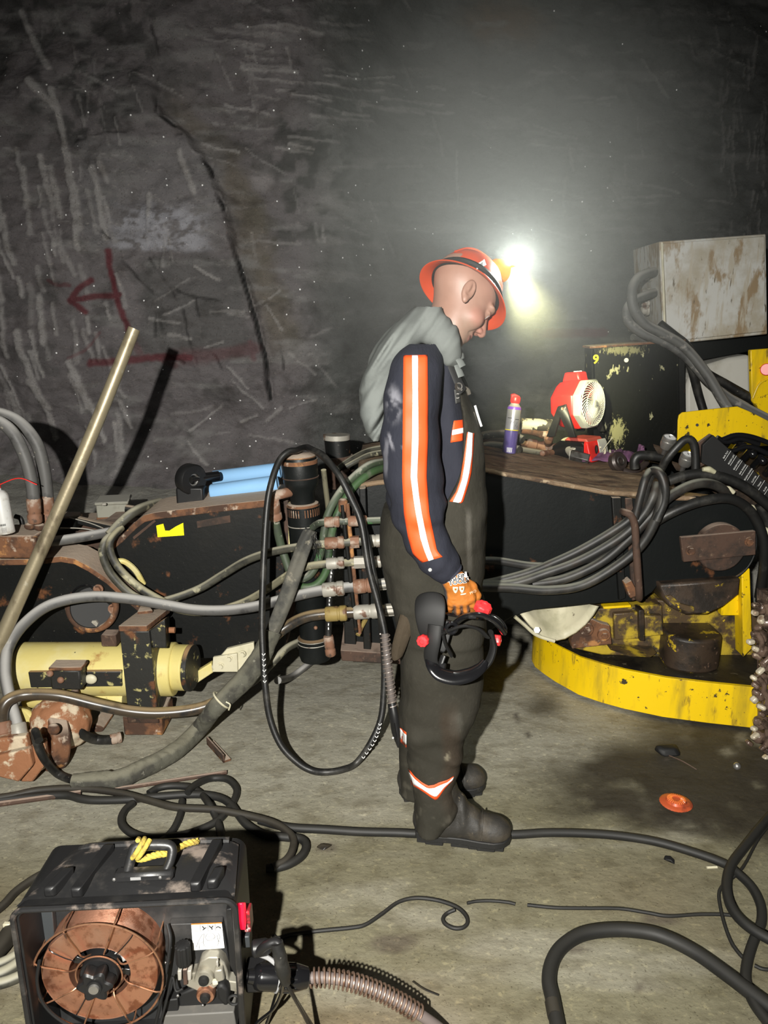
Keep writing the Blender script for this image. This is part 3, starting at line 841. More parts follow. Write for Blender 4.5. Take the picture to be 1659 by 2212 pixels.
obj('worn_stencil', MB().prism([at(x, y, 3.058) for x, y in [(425, 1126), (497, 1113), (498, 1128), (427, 1140)]], (0, -.002, 0)), M['rust_brown'], fr)
obj('scratch', MB().prism([at(x, y, 3.058) for x, y in [(287, 1160), (333, 1123), (337, 1126), (290, 1165)]], (0, -.002, 0)), M['rust_brown'], fr)
# hinge plate between frame and pivot
obj('hinge_plate', plate_px([(600, 1080), (622, 1082), (634, 1175), (640, 1300), (612, 1420), (606, 1420)], 3.08, 3.3), M['rust_brown'], fr, bev=.004)
obj('lever_bar', plate_px([(622, 1087), (632, 1087), (634, 1180), (623, 1180)], 3.0, 3.03), M['pale_yellow'], fr, bev=.003)

# ---- pivot cylinder between frame and boom
pv = thing('pivot_cylinder', 'upright black pivot cylinder with a rusted round cap, in front of the frame joint', 'hydraulic cylinder', at(660, 1420, 2.98))
c0 = at(646, 985, 2.98)
def zpx(y, Y=2.98): return at(650, y, Y).z
ax = Vector((.055, 0, -1)).normalized()
def pvp(y): return c0 + ax * ((c0.z - zpx(y)) / -ax.z)
obj('cap', MB().lathe([(.0, -.003), (.055, -.003), (.066, .004), (.070, .02), (.070, c0.z - zpx(1040)), (.066, c0.z - zpx(1048)), (.050, c0.z - zpx(1062)), (.048, c0.z - zpx(1095))], c0, ax, n=40), M['black'], pv)
obj('cap_rust', MB().lathe([(0, -.012), (.045, -.010), (.064, .0), (.068, .014), (.071, .014), (.071, .03)], c0, ax, n=40), M['rust'], pv)
obj('cap_groove', MB().torus(pvp(1030), ax, .070, .0025, n=40, m=6), M['rust_brown'], pv)
obj('collar', MB().lathe([(.048, 0), (.062, .004), (.066, .02), (.066, .05)], pvp(1085), ax, n=36), M['rust'], pv)
obj('barrel', MB().lathe([(.066, 0), (.066, zpx(1092) - zpx(1310)), (.060, zpx(1092) - zpx(1320))], pvp(1092), ax, n=40), M['black'], pv)
obj('barrel_line', MB().torus(pvp(1132), ax, .0665, .002, n=40, m=6), M['fit_pale'], pv)
obj('lower_barrel', MB().lathe([(.058, 0), (.058, zpx(1300) - zpx(1372)), (.068, zpx(1300) - zpx(1376)), (.068, zpx(1300) - zpx(1412)), (.062, zpx(1300) - zpx(1422)), (0, zpx(1300) - zpx(1422))], pvp(1300), ax, n=40), M['black'], pv)
obj('yellow_line', MB().torus(pvp(1385), ax, .0685, .002, n=40, m=6), M['fit_pale'], pv)
obj('yellow_line', MB().torus(pvp(1377), ax, .0685, .0015, n=40, m=6), M['fit_pale'], pv)
obj('grease_nipple', MB().ell(at(682, 1356, 2.91), (.008, .008, .008)), M['fit_rust'], pv)
el = MB().tube(A([(628, 1062, 2.96), (612, 1066, 2.93), (598, 1070, 2.92), (590, 1078, 2.92)]), .020, n=12)
el.hexnut(at(593, 1068, 2.92), at(590, 1090, 2.92), .024)
obj('elbow', el, M['fit_rust'], pv)

p2 = thing('steel_post', 'short dark steel post with a pale ringed top, standing behind the rusted cap', 'post', at(735, 1040, 3.75))
c1 = at(727, 945, 3.75)
obj('post_body', MB().cyl(c1, at(739, 1060, 3.75), .062, n=32), M['black_dusty'], p2)
obj('post_collar', MB().cyl(at(731, 985, 3.75), at(738, 1050, 3.75), .072, n=32), M['rust_brown'], p2)
obj('top_ring', MB().cyl(c1 + Vector((0, 0, .014)), c1 - Vector((0, 0, .010)), .066, n=32), M['fit_pale'], p2)

# ---- yellow turntable apron on the right
ta = thing('turntable', 'yellow turntable base with a curved apron plate, low on the floor at right', 'turntable', (1.2, 3.1, 0))
btm = [(1149, 1428), (1156, 1441), (1175, 1456), (1200, 1473), (1250, 1501), (1300, 1518), (1347, 1531), (1432, 1549), (1530, 1562), (1630, 1573), (1700, 1580)]
ring = []
for x, y in btm:
    p = fl(x, y, 0.012)
    q = Vector((p.x, p.y, .19)); n_ = Vector((.10, .995, 0))
    ring.append([p, q, q + n_ * .02, p + n_ * .02])
obj('apron', MB().loft(ring), M['yellow'], ta, bev=.003)
outl = [Vector((p[1].x, p[1].y + .012, .178)) for p in ring]
poly = outl + [Vector((1.75, 3.9, .178)), Vector((.75, 3.9, .178))]
obj('deck', MB().prism(poly, (0, 0, -.02)), M['oily'], ta)
# drum under the boom end
dk = lambda x, y: fl(x, y, .178)
def half_drum(cx, Yc, r, z0, z1, x0=None):
    c = at(cx, 1300, Yc)
    pts = [Vector((c.x + r * math.cos(t), Yc + .75 * r * math.sin(t), z0)) for t in np.linspace(math.pi, 2 * math.pi, 20)]
    pts += [Vector((c.x + r, Yc + .5, z0)), Vector((c.x - r, Yc + .5, z0))]
    return MB().prism(pts, (0, 0, z1 - z0))
obj('lower_boss', half_drum(1506, 3.05, .115, .178, .33), M['greasy'], ta, bev=.012)
bb = MB(); bb.hull([at(1424, 1262, 2.96), at(1600, 1250, 2.96), at(1597, 1283, 2.96), at(1560, 1312, 2.93), at(1525, 1328, 2.92), at(1480, 1328, 2.92), at(1448, 1313, 2.93), at(1428, 1290, 2.96)] + [p + Vector((0, .3, 0)) for p in [at(1424, 1262, 2.96), at(1600, 1250, 2.96), at(1597, 1283, 2.96), at(1540, 1328, 2.96), at(1448, 1318, 2.96)]])
obj('upper_boss', bb, M['greasy'], ta, bev=.012)
obj('boss_stain', plate_px([(1438, 1290), (1458, 1310), (1478, 1320), (1500, 1324), (1500, 1312), (1470, 1304), (1450, 1286)], 2.915, 2.93), M['yellow_worn'], ta, bev=.003)
obj('upright_plate', plate_px([(1602, 1232), (1620, 1228), (1626, 1400), (1606, 1420)], 3.02, 3.1), M['yellow'], ta, bev=.004)
obj('upright_plate', plate_px([(1560, 1275), (1606, 1262), (1610, 1330), (1558, 1330)], 3.06, 3.1), M['yellow'], ta, bev=.004)
obj('block_wall', plate_px([(1236, 1318), (1430, 1306), (1440, 1420), (1300, 1415), (1236, 1400)], 3.12, 3.2), M['yellow_worn'], ta, bev=.006)
obj('block_wall', plate_px([(1420, 1296), (1640, 1318), (1640, 1432), (1424, 1420)], 3.16, 3.3), M['yellow_worn'], ta, bev=.006)
obj('panel', plate_px([(1326, 1326), (1381, 1322), (1383, 1380), (1328, 1383)], 3.095, 3.13), M['yellow_worn'], ta, bev=.005)
obj('panel', plate_px([(1392, 1330), (1430, 1330), (1434, 1372), (1394, 1376)], 3.09, 3.13), M['yellow_worn'], ta, bev=.005)
obj('rib', plate_px([(1380, 1318), (1392, 1318), (1394, 1385), (1382, 1385)], 3.07, 3.13), M['greasy'], ta, bev=.004)
obj('yellow_edge', plate_px([(1303, 1311), (1363, 1307), (1364, 1312), (1304, 1316)], 3.08, 3.12), M['yellow'], ta, bev=.002)
obj('step_plate', MB().hull([at(1318, 1404, 3.05), at(1420, 1410, 3.05), at(1406, 1420, 3.0), at(1360, 1418, 3.0)] + [p + Vector((0, .1, 0)) for p in [at(1318, 1404, 3.05), at(1420, 1410, 3.05)]]), M['yellow_worn'], ta, bev=.003)
rb = obj('roller_bracket', plate_px([(1234, 1385), (1240, 1362), (1252, 1345), (1280, 1338), (1296, 1346), (1318, 1352), (1322, 1392), (1236, 1402)], 3.06, 3.1), M['rust'], ta, bev=.004)
for x, y, r_ in [(1265, 1357, .030), (1303, 1369, .027)]:
    q = at(x, y, 3.06)
    mb = MB().cyl(q, q - Vector((0, .02, 0)), r_, n=28); mb.cyl(q - Vector((0, .02, 0)), q - Vector((0, .03, 0)), r_ * .55, n=6)
    obj('roller', mb, M['rust'], rb, bev=.003)
# pale dish guard
dish = MB(); rows = []
edge = [(1126, 1322), (1150, 1352), (1176, 1374), (1198, 1383), (1220, 1378), (1242, 1365), (1262, 1348), (1278, 1328), (1289, 1309)]
for i, (x, y) in enumerate(edge):
    p = at(x, y, 3.0 + .012 * (4 - abs(4 - i))); apex = at(1205 + (x - 1205) * .25, 1303, 3.16)
    rows.append([p.lerp(apex, k / 5) + Vector((0, .02 * math.sin(math.pi * k / 5), 0)) for k in range(6)])
dish.grid(rows)
obj('guard_dish', dish, M['cream'], ta, solid=.012)
obj('dish_lip', MB().tube(A([(1112, 1332), (1135, 1352), (1160, 1372), (1198, 1385)], 2.99), .008, n=8), M['cream'], ta)
obj('dish_nut', MB().hexnut(at(1160, 1361, 2.98), at(1160, 1361, 2.955), .014), M['white'], ta)
# ------------------------------------------------------------------ yellow leveling cylinder, valve knuckles, left side
cy = thing('leveling_cylinder', 'pale yellow hydraulic cylinder lying on its side under a black clamp, lower left', 'hydraulic cylinder', at(240, 1575, 2.8))
ca, cb = at(48, 1444, 2.86), at(262, 1446, 2.86)
ca.z = cb.z = (ca.z + cb.z) / 2
obj('barrel', MB().cyl(ca, cb + Vector((.22, 0, 0)), .108, n=48), M['pale_yellow'], cy, bev=.006)
obj('wear_strip', MB().prism(A([(60, 1452), (262, 1450), (264, 1483), (66, 1486)], 2.745), (0, .03, 0)), M['black_yellow'], cy, bev=.004)
e0, e1 = at(332, 1440, 2.87), at(408, 1442, 2.85)
obj('end_section', MB().cyl(e0, e1, .092, n=48), M['pale_yellow'], cy, bev=.006)
obj('end_band', MB().cyl(e1 - Vector((.003, 0, 0)), e1 + Vector((.018, -.002, 0)), .0935, n=48), M['black_yellow'], cy, bev=.003)
blk = MB()
blk.hull(A([(258, 1362), (322, 1362), (340, 1535), (276, 1538)], 2.72) + A([(290, 1345), (358, 1338), (362, 1520), (300, 1530)], 2.95))
obj('clamp_block', blk, M['black_yellow'], cy, bev=.006)
blk = MB().hull(A([(322, 1362), (356, 1336), (360, 1400), (330, 1400)], 2.74) + A([(340, 1345), (366, 1330), (368, 1390)], 2.95))
obj('clamp_web', blk, M['black_yellow'], cy, bev=.005)
capm = MB().hull([at(256, 1364, 2.70), at(318, 1364, 2.70), at(368, 1324, 2.95), at(300, 1330, 2.95)] + [p + Vector((0, 0, .022)) for p in [at(256, 1364, 2.70), at(318, 1364, 2.70), at(368, 1324, 2.95), at(300, 1330, 2.95)]])
obj('clamp_cap', capm, M['rust'], cy, bev=.004)
obj('lug', MB().hull(A([(296, 1322), (330, 1318), (330, 1334), (300, 1336)], 2.88) + A([(300, 1312), (326, 1312)], 2.92)), M['rust'], cy, bev=.003)
obj('lug_pin', MB().cyl(at(358, 1361, 2.84), at(378, 1361, 2.84), .012, n=14), M['rust_pale'], cy)
obj('side_tab', MB().box(at(240, 1378, 2.84), (.06, .06, .05), b=.004), M['rust_brown'], cy)
foot = fl(326, 1578, 0.0)
obj('foot', MB().box(Vector((at(312, 1560, 2.8).x, 2.86, .045)), (.155, .17, .085), b=.006), M['rust'], cy)
obj('leg_post', MB().hull(A([(272, 1530), (338, 1528)], 2.74) + A([(280, 1530), (345, 1520)], 2.9) + A([(276, 1562), (344, 1562)], 2.76) + A([(285, 1555), (350, 1550)], 2.9)), M['rust_brown'], cy, bev=.004)
obj('foot', MB().box(at(222, 1556, 2.9) , (.05, .16, .05), rot=Matrix.Rotation(R(35), 3, 'Y'), b=.005), M['rust'], cy)
tube = MB().cyl(at(58, 1503, 2.84), at(272, 1508, 2.84), .05, n=28)
obj('lower_tube', tube, M['pale_yellow'], cy)
cl = obj('pipe_clamp', MB().box(at(148, 1462, 2.70), (.118, .06, .085), b=.008), M['black_yellow'], cy)
obj('clamp_top', MB().box(at(148, 1437, 2.70), (.125, .07, .016), b=.004), M['rust'], cl)
for x, y in [(131, 1469), (108, 1455)]:
    obj('clamp_bolt', MB().ell(at(x, y, 2.66), (.013, .010, .013)), M['fit_rust'], cl)
obj('plug', MB().ell(at(196, 1467, 2.725), (.024, .012, .020)), M['cream'], cy)
obj('drip_strap', MB().box(at(163, 1508, 2.72), (.03, .02, .07), b=.004), M['rust_brown'], cy)

kn = thing('valve_knuckle', 'flaking rust and cream valve body sitting on the floor at the left edge', 'valve', fl(90, 1690))
def lump(fn_c, r, seed, amp):
    c = fn_c
    xs = np.arange(c.x - r[0] - .03, c.x + r[0] + .03, .006); ys = np.arange(c.y - r[1] - .03, c.y + r[1] + .03, .006); zs = np.arange(max(c.z - r[2] - .03, -.01), c.z + r[2] + .03, .006)
    return sdf_mesh(lambda X, Y, Z: s_ell(X, Y, Z, c, r) + amp * fbm(X * 16, Y * 16, Z * 16 + seed, 3) + .5 * amp * np.abs(vn(X * 9, Y * 9, Z * 9 + seed)), xs, ys, zs)
q = fl(110, 1655); kz = Vector((q.x, q.y + .12, .115))
obj('round_body', lump(kz, (.115, .11, .118), 3, .014), M['rust_pale'], kn)
q = fl(38, 1690); k2 = Vector((q.x, q.y + .08, .07))
obj('lower_body', lump(k2, (.12, .09, .075), 9, .016), M['rust_pale'], kn)
mb = MB()
for pl, Y in [([(-40, 1640), (62, 1618), (70, 1655), (40, 1690), (0, 1680), (-40, 1670)], 2.40), ([(58, 1618), (95, 1600), (100, 1650), (70, 1690), (44, 1690)], 2.43), ([(-40, 1600), (55, 1590), (62, 1618), (-40, 1640)], 2.45)]:
    mb.prism(A(pl, Y), (0, .03, 0))
obj('flaked_plate', mb, M['rust_pale'], kn, bev=.006)
obj('flange', MB().cyl(at(96, 1605, 2.58), at(136, 1600, 2.62), .105, n=32), M['rust'], kn, bev=.01)
obj('boss', MB().ell(at(116, 1575, 2.5), (.022, .016, .022)), M['rust'], kn)
obj('saddle', MB().hull(A([(-40, 1600), (60, 1605), (110, 1580), (60, 1530), (-40, 1530)], 2.62) + A([(-40, 1600), (60, 1600), (110, 1570), (60, 1525), (-40, 1525)], 2.78)), M['pale_yellow'], kn, bev=.02)
obj('hose_port', MB().cyl(at(42, 1612, 2.5), at(40, 1590, 2.5), .036, n=20), M['rust'], kn)

yp = thing('bolted_bracket', 'small cream bracket plate with hex bolts beside the wrapped hose', 'bracket', at(500, 1455, 2.88))
obj('plate', MB().prism(A([(456, 1440), (490, 1402), (548, 1388), (552, 1448), (515, 1452), (460, 1452)], 2.88), (0, .02, 0)), M['cream'], yp, bev=.003)
obj('lower_plate', MB().prism(A([(460, 1420), (512, 1412), (514, 1452), (458, 1452)], 2.865), (0, .015, 0)), M['cream'], yp, bev=.003)
for x, y in [(495, 1422), (477, 1438), (524, 1412)]:
    obj('hex_bolt', bolt_mb(at(x, y, 2.865), FRONT, .010, .014), M['cream'], yp)
obj('arm', MB().prism(A([(395, 1470), (456, 1432), (462, 1452), (420, 1480)], 2.9), (0, .03, 0)), M['pale_yellow'], yp, bev=.004)
obj('lower_arm', MB().prism(A([(520, 1440), (560, 1420), (552, 1455), (500, 1482)], 2.93), (0, .03, 0)), M['pale_yellow'], yp, bev=.004)

# ---- things on top of the frame at left
jb = thing('junction_box', 'small grey metal junction box with a rusty base on the rusted cross member', 'junction box', at(238, 1122, 3.4))
w = (at(270, 1100, 3.4) - at(206, 1100, 3.4)).x
cc = at(238, 1096, 3.42)
obj('box_body', MB().box(cc + Vector((0, .05, -.012)), (w, .15, .062), rot=Matrix.Rotation(R(12), 3, 'Z'), b=.004), mat('grey painted metal', (.25, .245, .20), .55, layers=[((.13, .12, .09), 12, .5, .7)], dust=((.42, .41, .36), .4, .9, 1.)), jb)
obj('lid', MB().box(cc + Vector((0, .05, .024)), (w + .012, .16, .014), rot=Matrix.Rotation(R(12), 3, 'Z'), b=.004), MATS['grey painted metal'], jb)
obj('rust_base', MB().box(cc + Vector((-.005, .04, -.050)), (w - .01, .13, .026), rot=Matrix.Rotation(R(12), 3, 'Z'), b=.003), M['rust'], jb)
obj('gland', MB().cyl(at(272, 1098, 3.4), at(292, 1101, 3.4), .018, n=14), M['black_dusty'], jb)
obj('latch', MB().box(at(225, 1089, 3.345), (.02, .012, .012), b=.003), M['fit_pale'], jb)

pb = thing('bearing_block', 'black pillow block bearing standing beside the blue rolls', 'bearing', at(410, 1094, 3.2))
c = at(412, 1035, 3.2)
m_ = MB(); m_.lathe([(.027, -.028), (.060, -.028), (.066, -.02), (.066, .02), (.060, .028), (.027, .028)], c, Vector((.75, -.66, 0)), n=36, close=True)
obj('bearing_ring', m_, M['plastic_clean'], pb)
obj('housing', MB().hull([c + Vector((sx * .058 + .0, sy * .036, z)) for sx in (-1, 1) for sy in (-1, 1) for z in (-.03, -.125)]), M['plastic_clean'], pb, bev=.008)
obj('inner_race', MB().torus(c + Vector((.012, -.012, 0)), Vector((.75, -.66, 0)), .024, .005), M['steel'], pb)
obj('shaft', MB().cyl(c, c + Vector((.10, .08, .0)), .020, n=20), M['gloss_black'], pb)

blue = mat('light blue foam', (0.26, 0.50, 0.80), 0.75, layers=[((.30, .52, .80), 4, .45, .7)], bump=(80, .1))
for (x0, y0, x1, y1, Y, lab) in [(460, 1034, 606, 1016, 3.42, 'light blue roll behind, raised above the other blue roll'), (456, 1064, 600, 1044, 3.24, 'light blue roll in front, lying on the rusty flange')]:
    a_, b_ = at(x0, y0, Y), at(x1, y1, Y)
    mb = MB(); ax_ = (b_ - a_).normalized()
    r_ = .036
    mb.lathe([(.006, .012), (r_ * .55, .004), (r_ * .6, .008), (r_ * .9, 0), (r_, .006), (r_, (b_ - a_).length - .006), (r_ * .9, (b_ - a_).length), (.006, (b_ - a_).length - .01)], a_, ax_, n=28)
    t = obj('blue_roll', mb, blue)
    tag(t, lab, 'roll', 'blue rolls on the machine frame')

po = MB().tube([at(-14, 1415, 2.70), at(100, 1163, 2.80), at(204, 925, 2.88), at(290, 710, 2.95)], [.0275, .026, .0245, .023], n=20, sub=8)
tag(obj('steel_pole', po, M['pole']), 'long scuffed bronze metal pole leaning across the machine at left', 'pole')

sc_ = thing('spray_can', 'dirty white spray can with a red nozzle and straw at the left edge', 'spray can', at(12, 1155, 2.9))
b0 = at(14, 1152, 2.88); t0 = b0 + Vector((-.012, 0, .17))
axc = (t0 - b0).normalized()
dirty = mat('dirty white can', (.62, .62, .60), .4, layers=[((.40, .37, .32), 14, .5, .66), ((.12, .08, .05), 24, .62, .7)])
obj('can_body', MB().lathe([(.028, 0), (.033, .003), (.033, .150), (.030, .158), (.022, .168), (.012, .172), (.012, .180), (0, .181)], b0, axc, n=32), dirty, sc_)
obj('red_nozzle', MB().lathe([(.012, .178), (.012, .196), (.008, .2), (0, .2)], b0, axc, n=20), M['red'], sc_)
obj('straw', MB().tube([t0 + Vector((.0, -.005, .020)), at(40, 1033, 2.86), at(80, 1047, 2.86)], .002, n=6), M['red'], sc_)
obj('blue_panel', MB().lathe([(.0336, .012), (.0336, .060)], b0, axc, n=32, u=(-1, -.3, 0)), mat('blue print', (.03, .035, .2), .4), sc_) if False else None
mb = MB(); n_ = 10
def on_can(b0, axc, r, ang, h):
    s_ = Vector((math.sin(ang), -math.cos(ang), 0)); s_ = (s_ - axc * s_.dot(axc)).normalized()
    return b0 + axc * h + s_ * r
mb.grid([[on_can(b0, axc, .0335, -1.2 + .55 * k / 6, .006 + .05 * i) for k in range(7)] for i in range(2)])
obj('blue_panel', mb, mat('blue print', (.03, .035, .2), .4), sc_)
mb = MB()
for k in range(9):
    a0 = .05 + k * .062
    mb.grid([[on_can(b0, axc, .0336, a0, .010), on_can(b0, axc, .0336, a0 + .03, .010)], [on_can(b0, axc, .0336, a0, .030), on_can(b0, axc, .0336, a0 + .03, .030)]])
obj('bar_code', mb, M['ink_grey'], sc_)
mb = MB()
for k in range(7):
    a0 = -.1 + k * .1
    mb.grid([[on_can(b0, axc, .0336, a0, .036), on_can(b0, axc, .0336, a0 + .07, .037)], [on_can(b0, axc, .0336, a0 + .02, .044), on_can(b0, axc, .0336, a0 + .09, .045)]])
obj('print_line', mb, M['ink'], sc_)

# ---- hoses
def px_m(n, Y): return n * (Y * 1.02) / F
def hose(label, pts, r, m, fits=(), name='hydraulic_hose', cat='hose', group=None, n=12, sub=7):
    """fits: (point a, point b, radius factor, material, kind)"""
    P = [p if isinstance(p, Vector) else at(*p) for p in pts]
    base = min(P, key=lambda v: v.z)
    t = thing(name, label, cat, Vector(base), group)
    obj('hose_tube', MB().tube(P, r, n=n, sub=sub), m, t)
    for f in fits:
        a_ = f[0] if isinstance(f[0], Vector) else at(*f[0]); b_ = f[1] if isinstance(f[1], Vector) else at(*f[1])
        d_ = b_ - a_; L_ = d_.length; ax_ = d_.normalized(); rr_ = r * f[2]
        if len(f) > 4 and f[4] == 'nut':
            mb = MB().hexnut(a_, b_, rr_)
        else:
            mb = MB().lathe([(rr_ * .9, 0), (rr_, L_ * .06), (rr_, L_ * .55), (rr_ * .92, L_ * .58), (rr_ * .92, L_ * .64), (rr_ * 1.04, L_ * .68), (rr_ * 1.04, L_ * .94), (rr_ * .85, L_)], a_, ax_, n=18)
        obj('nut' if len(f) > 4 and f[4] == 'nut' else 'coupling', mb, f[3], t)
    return t
FP, FR, FB = M['fit_pale'], M['fit_rust'], M['fit_brass']
Yh = 2.86
hose('topmost thin hose of the five couplings left of the man, ending in a short bend', [(675, 1140, 2.92), (684, 1133, 2.9), (700, 1128, Yh), (760, 1126, Yh), (822, 1124, Yh)], .014, M['hose_green'], [((701, 1128, Yh), (734, 1127, Yh), 1.5, FR), ((752, 1126, Yh), (793, 1125, Yh), 1.5, FR)])
hose('grey hose sweeping across the black plate to the second coupling from the top', [(241, 1155, 3.02), (226, 1172, 2.98), (222, 1198, 2.97), (240, 1240, 2.97), (284, 1284, 2.97), (330, 1300, 2.96), (370, 1294, 2.96), (430, 1272, 2.97), (480, 1242, 2.97), (530, 1212, 2.95), (580, 1194, 2.92), (640, 1182, 2.88), (700, 1175, Yh), (760, 1171, Yh), (822, 1168, Yh)], .0165, M['hose_olive'], [((702, 1174, Yh), (744, 1171, Yh), 1.45, FR), ((757, 1171, Yh), (776, 1170, Yh), 1.5, FR, 'nut'), ((792, 1169, Yh), (822, 1168, Yh), 1.5, FP)])
hose('pale hose dipping under the thick one to the third coupling from the top', [(262, 1140, 3.05), (240, 1165, 2.98), (238, 1190, 2.965), (256, 1226, 2.955), (300, 1268, 2.94), (350, 1298, 2.93), (390, 1318, 2.945), (450, 1322, 2.96), (523, 1302, 2.96), (581, 1270, 2.93), (625, 1240, 2.89), (660, 1225, 2.87), (704, 1218, Yh), (760, 1215, Yh), (822, 1213, Yh)], .0155, M['hose_cream'], [((705, 1218, Yh), (744, 1215, Yh), 1.5, FP), ((765, 1215, Yh), (790, 1214, Yh), 1.6, FP, 'nut'), ((800, 1214, Yh), (824, 1213, Yh), 1.5, FP)])
hose('thick grey hose arching over the hub and along to the fourth coupling from the top', [(42, 1605, 2.52), (38, 1570, 2.54), (22, 1510, 2.6), (12, 1450, 2.66), (20, 1395, 2.72), (55, 1345, 2.76), (110, 1306, 2.80), (190, 1289, 2.84), (275, 1293, 2.86), (355, 1306, 2.89), (420, 1317, 2.90), (490, 1318, 2.90), (556, 1309, 2.89), (632, 1289, 2.87), (697, 1275, Yh), (770, 1267, Yh), (838, 1261, Yh)], .0215, M['hose_grey'], [((37, 1563, 2.54), (44, 1606, 2.51), 1.4, FP), ((697, 1275, Yh), (744, 1270, Yh), 1.35, FP), ((764, 1268, Yh), (808, 1263, Yh), 1.35, FR), ((818, 1263, Yh), (836, 1261, Yh), 1.1, FP, 'nut')])
hose('oily brown hose curving up from the floor to the lowest coupling', [(10, 1600, 2.5), (4, 1560, 2.52), (6, 1530, 2.53), (22, 1510, 2.55), (60, 1500, 2.58), (130, 1503, 2.60), (210, 1522, 2.62), (285, 1537, 2.63), (355, 1540, 2.65), (430, 1530, 2.68), (490, 1504, 2.72), (540, 1462, 2.76), (568, 1410, 2.80), (594, 1374, 2.84), (625, 1350, 2.86), (660, 1333, 2.86), (703, 1326, Yh), (770, 1322, Yh), (868, 1316, Yh)], .0225, M['hose_rusty'], [((4, 1560, 2.52), (10, 1605, 2.49), 1.4, FR), ((703, 1327, Yh), (750, 1324, Yh), 1.35, FB), ((764, 1323, Yh), (822, 1319, Yh), 1.3, FP), ((832, 1318, Yh), (868, 1316, Yh), 1.12, FP, 'nut')])
# green pair around the pivot
hose('outer green hose curling down behind the couplings beside the pivot', [(850, 990, 3.3), (829, 997, 3.2), (795, 1006, 3.08), (756, 1038, 3.02), (728, 1073, 2.96), (708, 1112, 2.93), (699, 1155, 2.915), (690, 1204, 2.915), (672, 1239, 2.90), (650, 1250, 2.90), (632, 1240, 2.95)], .016, M['hose_green'], group=None)
hose('inner green hose with the tighter lower loop beside the pivot', [(855, 1002, 3.25), (832, 1010, 3.16), (800, 1022, 3.04), (766, 1050, 2.98), (740, 1088, 2.94), (722, 1130, 2.915), (712, 1180, 2.915), (705, 1232, 2.91), (684, 1262, 2.905), (655, 1268, 2.905), (640, 1252, 2.95)], .016, mat('deep green hose', (.05, .10, .04), .55, layers=[((.10, .12, .08), 12, .5, .66), ((.02, .025, .02), 9, .55, .66)]))
hb = hose('straight black hose with white print hanging beside the pivot cylinder', [(722, 1132, 2.93), (718, 1200, 2.93), (712, 1290, 2.9), (709, 1372, 2.88)], .014, M['hose_black'], [((709, 1374, 2.88), (715, 1416, 2.88), 1.5, FR)])
mb = MB()
for k in range(26):
    y = 1140 + k * 8.6
    x = float(np.interp(y, [1132, 1200, 1290, 1372], [722, 718, 712, 709])); Y = float(np.interp(y, [1132, 1200, 1290, 1372], [2.93, 2.93, 2.9, 2.88])) - .0145
    if k % 7 != 6: mb.grid([A([(x - 1.2, y), (x + 1.0, y + .6)], Y), A([(x - 1.6, y + 5), (x + .4 + (k % 3), y + 5.5)], Y)])
obj('white_print', mb, M['white'], hb)
hose('short hose hanging from the rusty elbow left of the pivot cylinder', [(590, 1088, 2.92), (596, 1130, 2.95), (607, 1178, 2.97), (618, 1212, 2.96), (626, 1235, 2.95)], .017, M['hose_green'], [((589, 1080, 2.92), (596, 1122, 2.95), 1.5, FR)])
hose('pale thin hose dropping just right of the rusted cap', [(699, 1015, 3.0), (703, 1050, 3.02), (708, 1090, 3.04), (712, 1130, 3.05)], .011, M['hose_cream'])
for k, (pts, lab) in enumerate([([(840, 965, 3.5), (800, 972, 3.55), (770, 985, 3.6), (740, 1004, 3.62), (728, 1015, 3.62)], 'upper thin grey hose running behind the man to the dark post'), ([(840, 975, 3.45), (800, 982, 3.5), (770, 996, 3.52), (748, 1008, 3.52)], 'lower thin grey hose running behind the man to the dark post')]):
    hose(lab, pts, .013, M['hose_olive'])
# left edge hoses
hose('left hose of the two arching over the rusty fittings at the left edge', [(-30, 905, 2.95), (0, 912, 2.95), (30, 938, 2.95), (55, 990, 2.95), (68, 1040, 2.95), (73, 1080, 2.95)], .024, M['hose_grey'], [((72, 1076, 2.95), (76, 1130, 2.95), 1.12, FR)], group='pair of hoses arching at the left edge')
hose('right hose of the two arching over the rusty fittings at the left edge', [(-30, 892, 3.05), (5, 895, 3.05), (45, 915, 3.05), (80, 960, 3.05), (96, 1020, 3.05), (102, 1075, 3.05)], .025, M['hose_grey'], [((100, 1070, 3.05), (104, 1132, 3.05), 1.12, FR)], group='pair of hoses arching at the left edge')
hose('thick grey hose stub between the rusty channel and the black plate', [(84, 1172, 2.98), (140, 1166, 3.0), (190, 1158, 3.02), (244, 1148, 3.1)], .021, M['hose_grey'])
hose('dusty grey hose climbing over the rusty flange behind the pole', [(236, 1156, 3.02), (262, 1128, 3.06), (292, 1104, 3.1), (320, 1092, 3.2), (345, 1085, 3.3)], .020, M['hose_olive'])
hose('small black hose loop behind the white spray can', [(32, 1115, 3.1), (44, 1120, 3.1), (48, 1135, 3.1), (42, 1150, 3.1), (30, 1155, 3.1)], .010, M['hose_black'])
for pts, lab in [([(130, 1140, 3.1), (180, 1142, 3.1), (236, 1152, 3.1)], 'lower thin grey wire stretched to the hoses at left'), ([(150, 1118, 3.15), (195, 1130, 3.12), (240, 1148, 3.08)], 'upper thin grey wire stretched to the hoses at left')]:
    tag(obj('wire', MB().tube([at(*p) for p in pts], .0025, n=6), M['fit_pale']), lab, 'wire')
